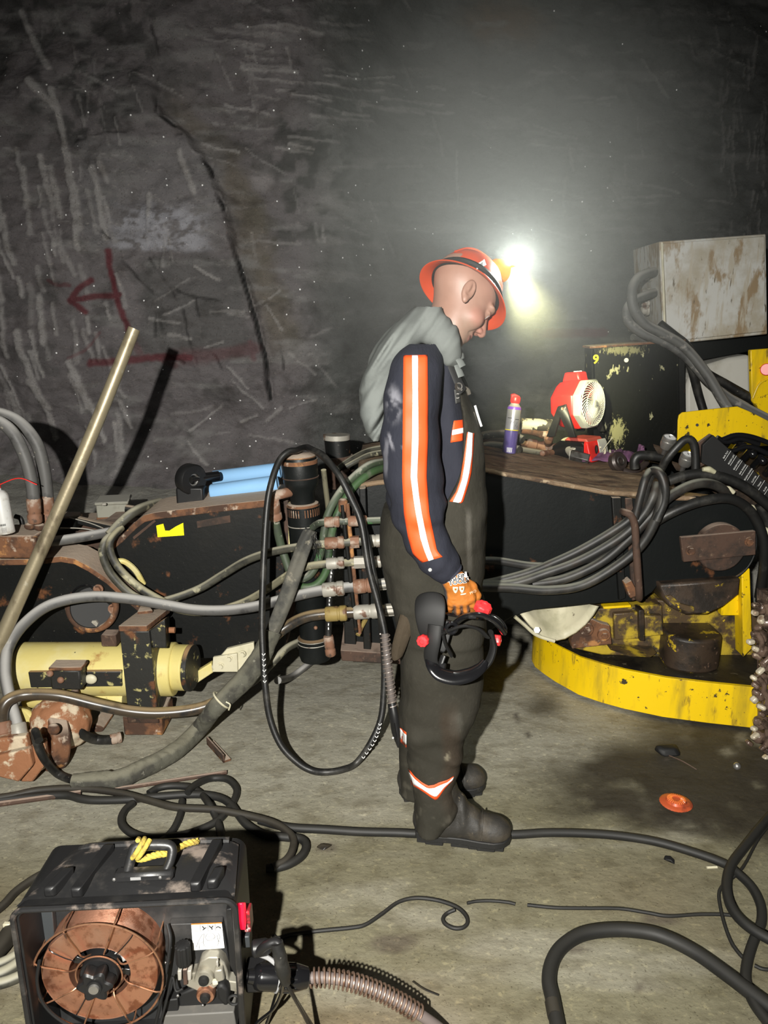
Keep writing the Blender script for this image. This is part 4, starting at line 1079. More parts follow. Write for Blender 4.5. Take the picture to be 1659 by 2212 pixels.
# wrapped hose sleeve
sl = thing('hose_sleeve', 'grey cloth sleeve wrapped round hoses, from the pivot down to the floor', 'hose sleeve', fl(165, 1695))
le = [(657, 1137), (643, 1163), (627, 1208), (603, 1278), (580, 1340), (566, 1378)]
ri = [(688, 1150), (675, 1178), (657, 1235), (634, 1306), (606, 1366), (592, 1396)]
rows = [[at(a_[0] + (b_[0] - a_[0]) * k / 8, a_[1] + (b_[1] - a_[1]) * k / 8, 2.81 - .004 * i - .016 * math.sin(math.pi * k / 8) + .006 * math.sin(k * 1.3 + i)) for k in range(9)] for i, (a_, b_) in enumerate(zip(le, ri))]
obj('flat_strap', MB().grid(rows), mat('frayed grey canvas', (.12, .115, .095), .85, layers=[((.05, .05, .045), 9, .45, .65), ((.24, .22, .17), 30, .6, .72)], bump=(70, .5)), sl, solid=.012, sub=1, ang=180)
fz = MB()
for k in range(12):
    a_ = at(682 - k * .8, 1148 + k * .9, 2.80); fz.tube([a_, a_ + Vector((.012 * random.random(), -.01, -.02 - .02 * random.random())), a_ + Vector((.03 * random.random(), -.01, -.05 - .05 * random.random()))], .0008, n=4, sub=3)
obj('frayed_threads', fz, M['hose_black'], sl)
P2 = [at(590, 1365, 2.79), at(576, 1392, 2.77), at(560, 1425, 2.74), at(530, 1465, 2.71), at(495, 1500, 2.68), at(460, 1535, 2.66), Vector((*fl(430, 1580, .05)[:2], .06)), fl(380, 1622, .035), fl(320, 1655, .032), fl(250, 1684, .03), fl(158, 1690, .03)]
mbt = MB().tube(P2, [.032, .036, .040, .040, .036, .034, .034, .033, .034, .034, .030], n=20, sub=14)
for i, v in enumerate(mbt.v):
    s_ = 1 + .0
    nz = float(fbm(v.x * 22, v.y * 22, v.z * 22, 3)) * .010 + float(vn(v.x * 70, v.y * 70, v.z * 70)) * .003
    mbt.v[i] = v + Vector((nz, nz * .5, nz))
obj('wrapped_run', mbt, mat('wrapped grey cloth', (.10, .098, .075), .9, layers=[((.045, .043, .035), 14, .45, .62), ((.26, .25, .2), 26, .60, .72)], bump=(80, .6), dust=((.2, .19, .14), .4, .95, .6)), sl)
obj('cord_tie', MB().torus(at(478, 1512, 2.67), (at(495, 1500, 2.68) - at(460, 1535, 2.66)), .040, .004, n=24, m=6), M['cream'], sl)
obj('cord_end', MB().tube([at(488, 1516, 2.62), at(497, 1522, 2.62), at(494, 1534, 2.62)], .003, n=6), M['cream'], sl)
hose('black hose looping from the rusted valve to the wrapped sleeve', [(84, 1600, 2.36), (76, 1580, 2.40), (80, 1605, 2.40), (96, 1640, 2.42), fl(125, 1672, .016), fl(165, 1688, .016)], .0145, M['hose_black'])
hose('black hose curving below the yellow cylinder to a short stub', [(152, 1530, 2.66), (158, 1555, 2.64), (175, 1582, 2.64), fl(205, 1597, .02), fl(245, 1598, .02)], .019, M['hose_black'], [(fl(238, 1598, .02), fl(262, 1592, .02), 1.1, M['fit_rust'])])
hose('grey hose lying on the floor behind the black cable loop', [(600, 1470, 2.95), fl(630, 1462, .02), fl(660, 1440, .02), fl(690, 1415, .02)], .016, M['hose_grey'])
hose('olive hose running under the wrapped sleeve behind the loop', [(505, 1495, 2.8), (550, 1470, 2.82), (590, 1430, 2.85), (620, 1400, 2.92), (650, 1385, 3.0)], .016, M['hose_olive'])
# machine boom hoses
Yb = 2.93
HB = M['hose_black']
M['boom_hose'] = mat('worn black boom hose', (.016, .016, .0155), .5, layers=[((.05, .047, .041), 9, .45, .68), ((.03, .022, .017), 14, .5, .7)], dust=((.24, .24, .20), .55, 1.0, .65))
bh = M['boom_hose']
hose('uppermost hose along the boom side, joining the bundle at the rusty guide rod', [(1040, 1211, 2.95), (1079, 1212, 2.95), (1144, 1222, 2.95), (1201, 1222, 2.94), (1258, 1211, 2.93), (1300, 1193, 2.92), (1345, 1155, 2.9), (1374, 1112, 2.9), (1392, 1078, 2.9), (1402, 1050, 2.92)], .0165, bh)
hose('hose climbing diagonally across the boom side over the others', [(1040, 1262, 2.95), (1079, 1254, 2.95), (1144, 1236, 2.93), (1201, 1213, 2.91), (1258, 1186, 2.90), (1320, 1150, 2.895), (1362, 1120, 2.885), (1386, 1085, 2.88), (1396, 1050, 2.88), (1404, 1030, 2.9)], .0175, bh)
hose('hose second from the bottom of the boom bundle', [(1040, 1262, 2.92), (1110, 1260, 2.92), (1180, 1238, 2.90), (1250, 1212, 2.895), (1310, 1180, 2.89), (1356, 1148, 2.88), (1392, 1108, 2.875), (1412, 1070, 2.875), (1420, 1045, 2.9)], .0185, bh)
hose('lowest hose of the boom bundle, sagging before it rises past the rod', [(1040, 1268, 2.90), (1110, 1270, 2.9), (1182, 1275, 2.89), (1258, 1264, 2.885), (1333, 1222, 2.88), (1386, 1176, 2.87), (1418, 1118, 2.86), (1433, 1060, 2.86), (1430, 1030, 2.88), (1412, 1019, 2.92)], .019, bh)
hose('hose from the bundle arching high to the right above the round boom end', [(1150, 1262, 2.93), (1220, 1250, 2.92), (1295, 1216, 2.91), (1352, 1170, 2.9), (1405, 1115, 2.89), (1445, 1074, 2.9), (1500, 1046, 2.93), (1545, 1048, 2.98), (1580, 1075, 3.05), (1600, 1110, 3.12)], .0195, bh)
hose('hose wrapped closely round the outer side of the boom end', [(1400, 1140, 2.95), (1421, 1124, 2.94), (1466, 1100, 2.93), (1523, 1081, 2.93), (1580, 1078, 2.94), (1622, 1106, 2.96), (1648, 1160, 2.97), (1650, 1220, 3.0), (1640, 1290, 3.05)], .020, HB)
hose('hose bending back over the bundle top in a hairpin', [(1371, 1120, 2.86), (1384, 1070, 2.86), (1394, 1035, 2.87), (1406, 1018, 2.9), (1424, 1020, 2.87), (1436, 1050, 2.85), (1434, 1085, 2.85), (1418, 1125, 2.85)], .016, bh)
hose('highest black hose arching from the valves off to the right edge', [(1437, 1042, 3.05), (1477, 1028, 3.05), (1522, 1024, 3.05), (1576, 1036, 3.05), (1621, 1060, 3.05), (1670, 1100, 3.05)], .021, HB)
hose('black hose loop standing up in front of the yellow plate', [(1428, 1014, 3.15), (1440, 992, 3.13), (1462, 966, 3.12), (1482, 949, 3.12), (1497, 956, 3.12), (1502, 985, 3.12), (1502, 1026, 3.12)], .017, HB)
hose('black elbow hose on the deck right of the purple rag', [(1371, 1012, 3.3), (1371, 994, 3.3), (1382, 984, 3.3), (1410, 985, 3.3), (1436, 988, 3.3)], .021, HB)
hose('hose running down the dark right side of the boom end', [(1640, 1090, 3.12), (1664, 1150, 3.12), (1650, 1230, 3.12), (1642, 1300, 3.12)], .02, HB)
# ------------------------------------------------------------------ on and behind the boom at right
def drop(px, py, Y):
    return at(px, py, Y)
# black tank box with the yellow 9
bx = thing('tank_box', 'tall black steel box with peeling paint and a yellow 9 on its front', 'tank', at(1378, 990, 3.97))
Yf = 3.97
tl, tr, br, bl = at(1277, 753, Yf), at(1475, 738, Yf), at(1479, 1010, Yf), at(1284, 995, Yf)
m9 = mat('peeling black paint', (.005, .0055, .0045), .4, spec=.25, layers=[((.014, .014, .011), 5, .5, .75, (1, 1, .3)), ((.34, .33, .20), 17, .635, .67, (1, 1, .45)), ((.20, .20, .14), 60, .67, .71, (1, 1, .4))], bump=(40, .2))
# paint flaked to pale primer round one spot and along the top edge
nt = m9.node_tree; N = nt.nodes; L = nt.links
bs = N['Principled BSDF']; src = bs.inputs['Base Color'].links[0].from_socket
def flake(cen, rad, src, lo):
    tc = N.new('ShaderNodeTexCoord'); mp = N.new('ShaderNodeMapping'); mp.vector_type = 'TEXTURE'
    mp.inputs['Location'].default_value = cen; mp.inputs['Scale'].default_value = rad
    L.new(tc.outputs['Object'], mp.inputs['Vector'])
    ln = N.new('ShaderNodeVectorMath'); ln.operation = 'LENGTH'; L.new(mp.outputs[0], ln.inputs[0])
    nz = N.new('ShaderNodeTexNoise'); nz.inputs['Scale'].default_value = 70; nz.inputs['Detail'].default_value = 5; nz.inputs['Roughness'].default_value = .8
    mq = N.new('ShaderNodeMapping'); mq.inputs['Scale'].default_value = (1, 1, .45); L.new(tc.outputs['Object'], mq.inputs['Vector']); L.new(mq.outputs[0], nz.inputs['Vector'])
    sb = N.new('ShaderNodeMath'); sb.operation = 'MULTIPLY_ADD'; sb.inputs[1].default_value = -.34; L.new(ln.outputs['Value'], sb.inputs[0]); L.new(nz.outputs['Fac'], sb.inputs[2])
    mr = N.new('ShaderNodeMapRange'); mr.inputs['From Min'].default_value = lo; mr.inputs['From Max'].default_value = lo + .07; L.new(sb.outputs[0], mr.inputs['Value'])
    x = N.new('ShaderNodeMix'); x.data_type = 'RGBA'; ai = [q for q in x.inputs if q.type == 'RGBA']
    L.new(mr.outputs[0], x.inputs['Factor']); L.new(src, ai[0]); ai[1].default_value = (.22, .21, .11, 1)
    return [q for q in x.outputs if q.type == 'RGBA'][0]
o9 = Vector(bx.location)
c = at(1333, 932, Yf) - o9; src = flake(tuple(c), (.062, .2, .10), src, .265)
c = at(1345, 756, Yf) - o9; src = flake(tuple(c), (.20, .2, .045), src, .32)
L.new(src, bs.inputs['Base Color'])
bd = (0, .42, .0)
obj('front_sheet', MB().prism([tl, tr, br, bl], (0, .02, 0)), m9, bx, bev=.003)
obj('side_sheet', MB().prism([tr, tr + Vector((0, .13, 0)), br + Vector((0, .13, 0)), br], (-.015, 0, 0)), m9, bx)
obj('side_sheet', MB().prism([tl, tl + Vector((0, .13, 0)), bl + Vector((0, .13, 0)), bl], (.015, 0, 0)), m9, bx)
obj('top_sheet', MB().prism([tl + Vector((-.01, -.012, 0)), tr + Vector((.01, -.012, 0)), tr + Vector((.01, 0.14, 0)), tl + Vector((-.01, 0.14, 0))], (0, 0, .012)), M['rust'], bx, bev=.003)
obj('corner_angle', MB().prism(A([(1466, 739), (1478, 738), (1481, 1006), (1470, 1006)], Yf - .012), (0, .012, 0)), M['black_dusty'], bx)
obj('number', text_mb('9', .062, at(1287, 777, Yf - .003), (1, 0, 0), (0, 0, 1), bold=.0015), M['yel_sign'], bx)['label'] = 'yellow number 9'
obj('bolt_hole', MB().cyl(at(1353, 778, Yf - .002), at(1353, 778, Yf - .012), .011, n=18), M['fit_pale'], bx)
obj('back_post', MB().box(at(1268, 830, 4.15), (.03, .03, .28)), M['black'], bx)

# electrical box
eb = thing('electrical_box', 'large stained white metal electrical enclosure mounted high at the right edge', 'electrical enclosure', at(1540, 730, 4.1))
f = A([(1424, 522), (1655, 505), (1658, 722), (1434, 745)], 4.05)
obj('enclosure', MB().prism(f, (0, .42, 0)), M['box_white'], eb, bev=.006)
obj('door_panel', MB().prism(A([(1433, 526), (1652, 510), (1654, 716), (1442, 738)], 4.035), (0, .016, 0)), M['box_white'], eb, bev=.004)
obj('door_seam', MB().tube(A([(1430, 524), (1437, 742)], 4.04), .006, n=8, smooth=False), M['cream'], eb)
obj('rain_lip', MB().prism([p + Vector((0, -.02, 0)) for p in A([(1370, 522), (1655, 503), (1655, 506), (1424, 524)], 3.6)], (0, .44, 0)), M['box_white'], eb) if False else None
for x, y, r_ in [(1393, 592, .030), (1402, 634, .022), (1396, 654, .016), (1402, 670, .022), (1405, 697, .016)]:
    p = at(x + 14, y, 4.2); p.x = at(1427, 600, 4.05).x
    obj('cable_gland', MB().lathe([(r_ * 1.3, 0), (r_ * 1.3, .012), (r_, .014), (r_, .035), (r_ * .7, .04)], p, (-1, 0, -.1), n=18), M['fit_pale'], eb)
obj('support_beam', MB().prism(A([(1440, 744), (1660, 722), (1660, 752), (1516, 778), (1478, 790), (1470, 760)], 4.2), (0, .25, 0)), M['black'], eb, bev=.004)

hoseg = lambda lab, pts, r, m, **k: hose(lab, [(x, y, Y + .48) for x, y, Y in pts], r * 1.1, m, name='power_cable', cat='cable', **k)
pc = mat('dusty grey cable', (.09, .09, .085), .6, layers=[((.03, .03, .03), 8, .5, .7), ((.22, .21, .19), 20, .58, .7)], dust=((.36, .35, .32), .2, .9, 1.0))
hoseg('thickest grey cable from the top gland of the white box, bowing left', [(1412, 588, 3.62), (1395, 592, 3.55), (1375, 604, 3.5), (1364, 632, 3.47), (1370, 668, 3.46), (1394, 700, 3.46), (1430, 720, 3.45), (1478, 750, 3.44), (1527, 808, 3.40), (1562, 866, 3.36), (1593, 912, 3.32), (1640, 948, 3.3)], .0225, pc)
hoseg('grey cable from the second gland of the white box down over the black box', [(1416, 632, 3.66), (1395, 638, 3.58), (1366, 652, 3.53), (1353, 672, 3.5), (1360, 698, 3.49), (1392, 722, 3.48), (1440, 742, 3.47), (1485, 774, 3.45), (1530, 824, 3.43), (1582, 864, 3.42), (1665, 908, 3.4)], .021, pc)
hoseg('grey cable crossing third behind the others toward the right edge', [(1425, 700, 3.5), (1458, 726, 3.5), (1484, 748, 3.5), (1520, 800, 3.5), (1572, 832, 3.5), (1665, 884, 3.5)], .021, M['hose_black'])
hoseg('dark cable dropping behind the white curved tank', [(1478, 756, 3.55), (1495, 800, 3.56), (1508, 850, 3.58), (1520, 890, 3.58)], .02, M['hose_black'])
hoseg('short pale cable end lying on the black box, upper one', [(1362, 708, 3.55), (1380, 716, 3.56), (1405, 730, 3.56), (1440, 738, 3.56)], .018, pc, group='cable ends on the black box')
hoseg('short pale cable end lying on the black box, lower one', [(1366, 728, 3.56), (1385, 731, 3.58), (1420, 741, 3.58), (1450, 744, 3.58)], .016, pc, group='cable ends on the black box')

tk = thing('curved_tank', 'off-white tank with a curved top behind the cables at right', 'tank', at(1560, 890, 3.8))
obj('tank_shell', MB().prism(A([(1484, 1000), (1482, 838), (1490, 812), (1527, 788), (1575, 773), (1622, 765), (1626, 1000)], 4.15), (0, .35, 0)), M['tank_white'], tk, bev=.02)
yg = thing('guard_plate', 'flat yellow guard plate with rounded corner and a small hole', 'guard plate', at(1560, 980, 3.3))
obj('plate', MB().prism(A([(1465, 908), (1467, 897), (1474, 891), (1535, 884), (1593, 878), (1622, 890), (1672, 915), (1672, 962), (1540, 972), (1500, 975), (1463, 978)], 3.72), (0, .012, 0)), M['yellow'], yg, bev=.003)
obj('bolt_hole', MB().cyl(at(1506, 918, 3.718), at(1506, 918, 3.71), .007, n=16), M['soft_black'], yg)
yr = thing('guard_post', 'yellow guard post with a red reflector at the right edge', 'post', at(1640, 890, 3.55))
obj('post_plate', MB().prism(A([(1621, 756), (1672, 752), (1672, 905), (1640, 884), (1624, 866)], 3.95), (0, .03, 0)), M['yellow'], yr, bev=.005)
obj('reflector', MB().cyl(at(1656, 798, 3.945), at(1656, 798, 3.925), .03, n=24), M['red'], yr, bev=.003)
obj('fold', MB().tube(A([(1626, 860), (1640, 830), (1664, 815)], 3.945), .006, n=8), M['yellow'], yr)

# valve bank with lever labels
vb = thing('valve_bank', 'black hydraulic valve bank with a slanted plate of white lever labels', 'valve bank', at(1580, 1050, 3.25))
pl = A([(1518, 962), (1541, 940), (1660, 1045), (1690, 1075), (1690, 1140), (1662, 1098), (1600, 1042), (1545, 1016), (1516, 1000)], 3.18)
obj('label_plate', MB().prism(pl, (0, .02, 0)), M['soft_black'], vb, bev=.002)
obj('rusty_back_plate', MB().prism(A([(1508, 958), (1536, 938), (1552, 952), (1530, 1000), (1510, 1010)], 3.20), (0, .02, 0)), M['rust_brown'], vb)
lines = ['BAR TILT', 'BOOM LIFT', 'BOOM ROLL', 'BAR SWING', 'BOOM SWING', 'CUTTER', 'TRAM', 'PUMP']
for i, w_ in enumerate(lines):
    x, y = 1566 + 12.2 * i, 985 + 10.6 * i
    d_ = (at(x + 9, y - 14, 3.176) - at(x - 9, y + 14, 3.176)).normalized()
    u_ = Vector((-d_.z, 0, d_.x))
    c_ = at(x, y, 3.176)
    obj('lever_label', text_mb(w_, .0088, c_ + d_ * .006, d_, u_, depth=.0005), M['white'], vb)
    obj('label_rule', MB().tube([c_ - d_ * .018 - u_ * .010, c_ + d_ * .030 - u_ * .010], .0008, n=4, smooth=False), M['white'], vb)
obj('valve_body', MB().hull(A([(1500, 1020), (1600, 1030), (1690, 1080), (1690, 1180), (1600, 1100), (1520, 1050)], 3.24) + A([(1520, 960), (1690, 990), (1690, 1120)], 3.5)), M['greasy'], vb, bev=.01)
for k, (x, y) in enumerate([(1560, 955), (1580, 968), (1600, 985), (1622, 1000), (1645, 1020)]):
    obj('spool', MB().cyl(at(x, y + 14, 3.36), at(x + 22, y - 12, 3.28), .016, n=14), M['gloss_black'], vb)
    obj('spool_cap', MB().ell(at(x + 26, y - 4, 3.28), (.018, .018, .018)), M['gloss_black'], vb)
for x, y in [(1548, 1000), (1610, 1010), (1632, 1030), (1655, 1050)]:
    obj('dirt_patch', MB().ell(at(x, y, 3.30), (.02, .02, .012)), M['rust_brown'], vb)
for x0, y0, x1, y1 in [(1561, 1055, 1585, 1064), (1618, 1095, 1630, 1104), (1648, 1140, 1664, 1160), (1518, 1014, 1544, 1020)]:
    obj('lever_knob', MB().tube(A([(x0, y0), ((x0 + x1) / 2, (y0 + y1) / 2 - 3), (x1, y1)], 3.02), [.008, .013, .009], n=12), M['cream'], vb)
for pts in [[(1548, 945), (1570, 955), (1600, 948), (1640, 960)], [(1560, 950), (1590, 940), (1625, 944), (1670, 960)], [(1580, 975), (1620, 965), (1670, 985)]]:
    obj('pilot_line', MB().tube(A(pts, 3.26), .011, n=10), M['gloss_black'], vb)
for x, y, lab in [(1446, 948, 'round chrome pressure gauge standing in front of the black box'), (1486, 985, 'round chrome pressure gauge half hidden behind the hose loop')]:
    ga = thing('pressure_gauge', lab, 'gauge', at(x, y + 34, 3.25), 'pressure gauges')
    p = at(x, y, 3.25); a_ = Vector((.15, -.35, .92)).normalized()
    obj('case', MB().lathe([(.012, -.05), (.024, -.045), (.029, -.03), (.030, -.012), (.027, -.009), (.030, -.006), (.030, .006), (.026, .010), (.024, .006)], p, a_, n=32), M['steel'], ga)
    obj('dial', MB().cyl(p + a_ * .003, p + a_ * .007, .0245, n=28), M['paper'], ga)
    u_ = a_.cross(Vector((1, 0, 0))).normalized()
    obj('needle', MB().box(p + a_ * .0078 + u_ * .006, (.003, .014, .0012), rot=Matrix((a_.cross(u_), u_, a_)).transposed()), M['ink'], ga)
    obj('stem', MB().cyl(p - a_ * .045, p - a_ * .075, .012, n=12), M['steel_dark'], ga)
    obj('lug', MB().hull([p - a_ * .05 + Vector(q) for q in [(-.05, 0, .01), (-.05, .01, .02), (.01, 0, .0), (.01, .01, -.03), (-.03, 0, -.02), (-.045, .012, .005)]]), M['greasy'], ga)

# ---- small things lying on the boom top
def deck_z(x, y):
    h = deck_bvh.ray_cast(Vector((x, y, 2)), Vector((0, 0, -1)))
    return h[0].z + .010 if h[0] else at(1200, 1000, 3.4).z
def on_deck(px, py, up=0.0, Y0=3.0, Y1=3.9):
    """point of the deck seen at a photo point"""
    o_ = Vector((0, 0, CAMH)); d_ = ray(px, py).normalized()
    h = deck_bvh.ray_cast(o_, d_)
    p = h[0] if h[0] else at(px, py, 3.8)
    return Vector((p.x, p.y, p.z + .012 + up))

can = thing('lubricant_can', 'silver and purple aerosol can with a red cap standing on the boom', 'aerosol can', on_deck(1099, 985))
b0 = on_deck(1099, 984); s_ = 1 / F * (b0.y * 1.0)
t_ = at(1115, 850, b0.y + .02); axc = (t_ - b0).normalized(); Lc = (t_ - b0).length
rc = .5 * 30 * s_
q = Lc
silver = mat('brushed silver print', (.62, .61, .60), .3, .6, layers=[((.40, .38, .40), 10, .5, .7)])
purple = mat('purple print', (.115, .085, .27), .35, layers=[((.20, .17, .38), 9, .5, .7)])
obj('lower_wrap', MB().lathe([(rc * .9, 0), (rc, .004), (rc, .40 * q)], b0, axc, n=32), purple, can)
obj('yellow_line', MB().lathe([(rc * 1.004, .385 * q), (rc * 1.004, .40 * q)], b0, axc, n=32), M['yel_sign'], can)
obj('upper_wrap', MB().lathe([(rc, .40 * q), (rc, .735 * q)], b0, axc, n=32), silver, can)
obj('shoulder', MB().lathe([(rc, .735 * q), (rc * 1.01, .75 * q), (rc * .92, .78 * q)], b0, axc, n=32), mat('violet', (.20, .07, .50), .35), can)
obj('neck', MB().lathe([(rc * .92, .78 * q), (rc * .62, .825 * q), (rc * .62, .85 * q)], b0, axc, n=32), M['fit_pale'], can)
mb = MB().lathe([(rc * .60, .83 * q), (rc * .72, .86 * q), (rc * .72, .93 * q), (rc * .6, .955 * q), (0, .96 * q)], b0, axc, n=28)
mb.hull([b0 + axc * (h * q) + Vector((dx * rc, dy * rc, 0)) for h, dx in [(.90, -.6), (.985, -.75), (1.0, -.25), (.96, .5), (.9, .5)] for dy in (-.45, .45)])
obj('red_cap', mb, M['red'], can, bev=.002)
mb = MB()
for k in range(7):
    a0 = -.55 + k * .12; w_ = .05 + .02 * (k % 2)
    mb.grid([[on_can(b0, axc, rc * 1.01, a0, .02 * q), on_can(b0, axc, rc * 1.01, a0 + w_, .02 * q)], [on_can(b0, axc, rc * 1.01, a0, .10 * q), on_can(b0, axc, rc * 1.01, a0 + w_, .10 * q)]])
obj('bar_code', mb, M['white'], can)
mb = MB()
for a0, a1, h in [(-1.0, -.35, .585), (.15, .8, .57)]:
    mb.grid([[on_can(b0, axc, rc * 1.01, a0 + (a1 - a0) * k / 6, h * q) for k in range(7)], [on_can(b0, axc, rc * 1.01, a0 + (a1 - a0) * k / 6, (h + .010) * q) for k in range(7)]])
for a0, h in [(-.5, .5), (-.4, .53), (-.3, .48), (.25, .46), (.4, .5), (.5, .44), (-.1, .51)]:
    mb.grid([[on_can(b0, axc, rc * 1.01, a0, h * q), on_can(b0, axc, rc * 1.01, a0 + .05, h * q)], [on_can(b0, axc, rc * 1.01, a0 + .1, (h + .035) * q), on_can(b0, axc, rc * 1.01, a0 + .14, (h + .035) * q)]])
obj('print_line', mb, M['ink'], can)
mb = MB()
for k in range(8):
    mb.grid([[on_can(b0, axc, rc * 1.01, .15 + .02 * (k % 3), (.16 + .025 * k) * q), on_can(b0, axc, rc * 1.01, .75 - .05 * (k % 2), (.16 + .025 * k) * q)], [on_can(b0, axc, rc * 1.01, .15 + .02 * (k % 3), (.168 + .025 * k) * q), on_can(b0, axc, rc * 1.01, .75 - .05 * (k % 2), (.168 + .025 * k) * q)]])
obj('small_print', mb, mat('lilac print', (.35, .32, .5), .5), can)

# red battery fan
_p = at(1238, 985, 3.70); _p.z = deck_z(_p.x, 3.70) + .004
fan = thing('work_fan', 'red and black battery work fan with a clear spiral grille on the boom', 'fan', _p)
fy = fan.location.y + .02
fc = at(1280, 872, fy - .02)
sF = fy * 1.0 / F
ax_f = Vector((.70, -.70, .09)).normalized()      # the way the fan blows
up_f = (Vector((0, 0, 1)) - ax_f * ax_f.z).normalized(); rt_f = ax_f.cross(up_f)
Rf = 52 * sF * 1.02
def fpt(a, r, h):
    return fc + ax_f * h + (rt_f * math.cos(a) + up_f * math.sin(a)) * r
def oct_ring(r, h, n=8, ph=math.pi / 8):
    return [fpt(ph + 2 * math.pi * k / n, r, h) for k in range(n)]
clear = mat('smoky clear plastic', (.42, .43, .40), .3, layers=[((.30, .31, .29), 12, .5, .7)])
obj('front_ring', MB().loft([oct_ring(Rf * .96, -.055), oct_ring(Rf * 1.04, -.03), oct_ring(Rf * 1.04, -.004), oct_ring(Rf * .95, .004), oct_ring(Rf * .90, .0), oct_ring(Rf * .90, -.02)], caps=False), clear, fan, bev=.004)
obj('red_shell', MB().loft([oct_ring(Rf * .50, -.185), oct_ring(Rf * .80, -.178), oct_ring(Rf * .98, -.15), oct_ring(Rf * 1.05, -.10), oct_ring(Rf * 1.07, -.05), oct_ring(Rf * 1.0, -.035)]), M['red'], fan, bev=.006)
hd = MB().hull([fc + ax_f * h + rt_f * s + up_f * z for h, z in [(-.145, Rf * .9), (-.04, Rf * .9), (-.128, Rf * 1.30), (-.05, Rf * 1.30)] for s in (-.04, .04)])
obj('carry_handle', hd, M['red'], fan, bev=.010)
obj('logo', MB().tube([fc + ax_f * (-.075 + .012 * math.sin(k * 2.2)) + up_f * (Rf * 1.31) + rt_f * (-.025 + .009 * k) for k in range(6)], .003, n=5, sub=2), M['white'], fan)
gr = MB()
for k in range(36):
    a0 = 2 * math.pi * k / 36
    gr.tube([fpt(a0 + .95 * (1 - t) ** 1.0, Rf * (.15 + .74 * t), .004 + .010 * (1 - t * t)) for t in np.linspace(0, 1, 6)], .0021, n=6, sub=3)
for rr_ in (.89, .55):
    gr.tube([fpt(2 * math.pi * k / 40, Rf * rr_, .003 + .008 * (1 - rr_ * rr_)) for k in range(40)], .0024, n=6, sub=1, closed=True)
obj('spiral_grille', gr, mat('clear grille', (.62, .62, .55), .3), fan)
obj('grille_hub', MB().lathe([(0, .02), (Rf * .14, .019), (Rf * .16, .012), (Rf * .16, .004)], fc, ax_f, n=24), mat('grille hub', (.5, .5, .46), .35), fan)
hl = MB().box(fc + ax_f * .0215, (.018, .018, .002), rot=Matrix((rt_f, up_f, ax_f)).transposed())
obj('hub_badge', hl, M['ink_grey'], fan)
bl_ = MB()
for k in range(5):
    a0 = 2 * math.pi * k / 5
    bl_.grid([[fpt(a0 + .25 * i, Rf * r_, -.03 - .012 * i) for r_ in (.15, .5, .85)] for i in range(4)])
obj('blade', bl_, M['soft_black'], fan, solid=.002)
obj('motor', MB().lathe([(Rf * .2, -.02), (Rf * .22, -.03), (Rf * .22, -.12)], fc, ax_f, n=24), M['soft_black'], fan)
obj('back_disc', MB().lathe([(0, -.04), (Rf * .9, -.042)], fc, ax_f, n=32), mat('dark cavity plastic', (.10, .10, .09), .6), fan)
vt = MB()
for side_ in (0,):
    for k in range(7):
        z = Rf * (-.62 + .095 * k)
        vt.hull([fc + ax_f * h + up_f * (z + dz) - rt_f * (Rf * q_) for h, q_ in [(-.176, .78), (-.105, 1.02)] for dz in (0, .0045)] + [fc + ax_f * h + up_f * (z + dz) - rt_f * (Rf * (q_ + .03)) for h, q_ in [(-.176, .80), (-.105, 1.02)] for dz in (0, .0045)])
    for k in range(5):
        z = Rf * (.42 + .085 * k)
        vt.hull([fc + ax_f * h + up_f * (z + dz) - rt_f * (Rf * (1.06 - .13 * k)) for h in (-.15, -.09) for dz in (0, .0045)] + [fc + ax_f * h + up_f * (z + dz) - rt_f * (Rf * (1.02 - .13 * k)) for h in (-.15, -.09) for dz in (0, .0045)])
obj('vent_rib', vt, mat('pale red edge', (.85, .45, .40), .4), fan)
for s in (-1, 1):
    piv = fc + ax_f * (-.075) + rt_f * (s * Rf * 1.12) - up_f * .012
    base = piv - Vector((0, 0, .135))
    arm = MB()
    arm.hull([piv + ax_f * d + rt_f * (s * e) + Vector((0, 0, z)) for d, z in [(-.02, .01), (.012, .022), (.02, .0), (-.03, -.01)] for e in (-.004, .01)] + [base + ax_f * d + rt_f * (s * e) for d in (.045, .075) for e in (-.006, .008)])
    obj('stand_arm', arm, M['plastic_clean'], fan, bev=.003)
    arm = MB()
    arm.hull([piv + ax_f * d + rt_f * (s * e) + Vector((0, 0, z)) for d, z in [(-.03, .012), (.0, .018), (-.035, -.02)] for e in (-.004, .009)] + [base + ax_f * d + rt_f * (s * e) for d in (-.085, -.04) for e in (-.006, .008)])
    obj('stand_arm', arm, M['plastic_clean'], fan, bev=.003)
    obj('pivot_screw', MB().cyl(piv + rt_f * (s * .009), piv + rt_f * (s * .014), .007, n=14), M['fit_rust'], fan)
zt = fan.location.z
bc = fc + ax_f * (-.055); bc = Vector((bc.x, bc.y, 0))
rotb = Matrix((ax_f.normalized(), (-rt_f), Vector((0, 0, 1)))).transposed()
xa = Vector((ax_f.x, ax_f.y, 0)).normalized(); ya = Vector((-xa.y, xa.x, 0))
def bpt(a_, b_, z_): return bc + xa * a_ + ya * b_ + Vector((0, 0, z_))
obj('battery_base', MB().hull([bpt(a_, b_, zt + z_) for a_, z_ in [(-.12, .005), (.09, .005), (-.11, .055), (-.07, .085), (.06, .09), (.09, .06)] for b_ in (-.075, .075)]), M['gloss_black'], fan, bev=.008)
obj('base_top', MB().hull([bpt(a_, b_, zt + z_) for a_, z_ in [(-.05, .088), (.085, .094), (-.03, .105), (.07, .108)] for b_ in (-.07, .07)]), mat('dusty red', (.42, .07, .05), .5), fan, bev=.006)
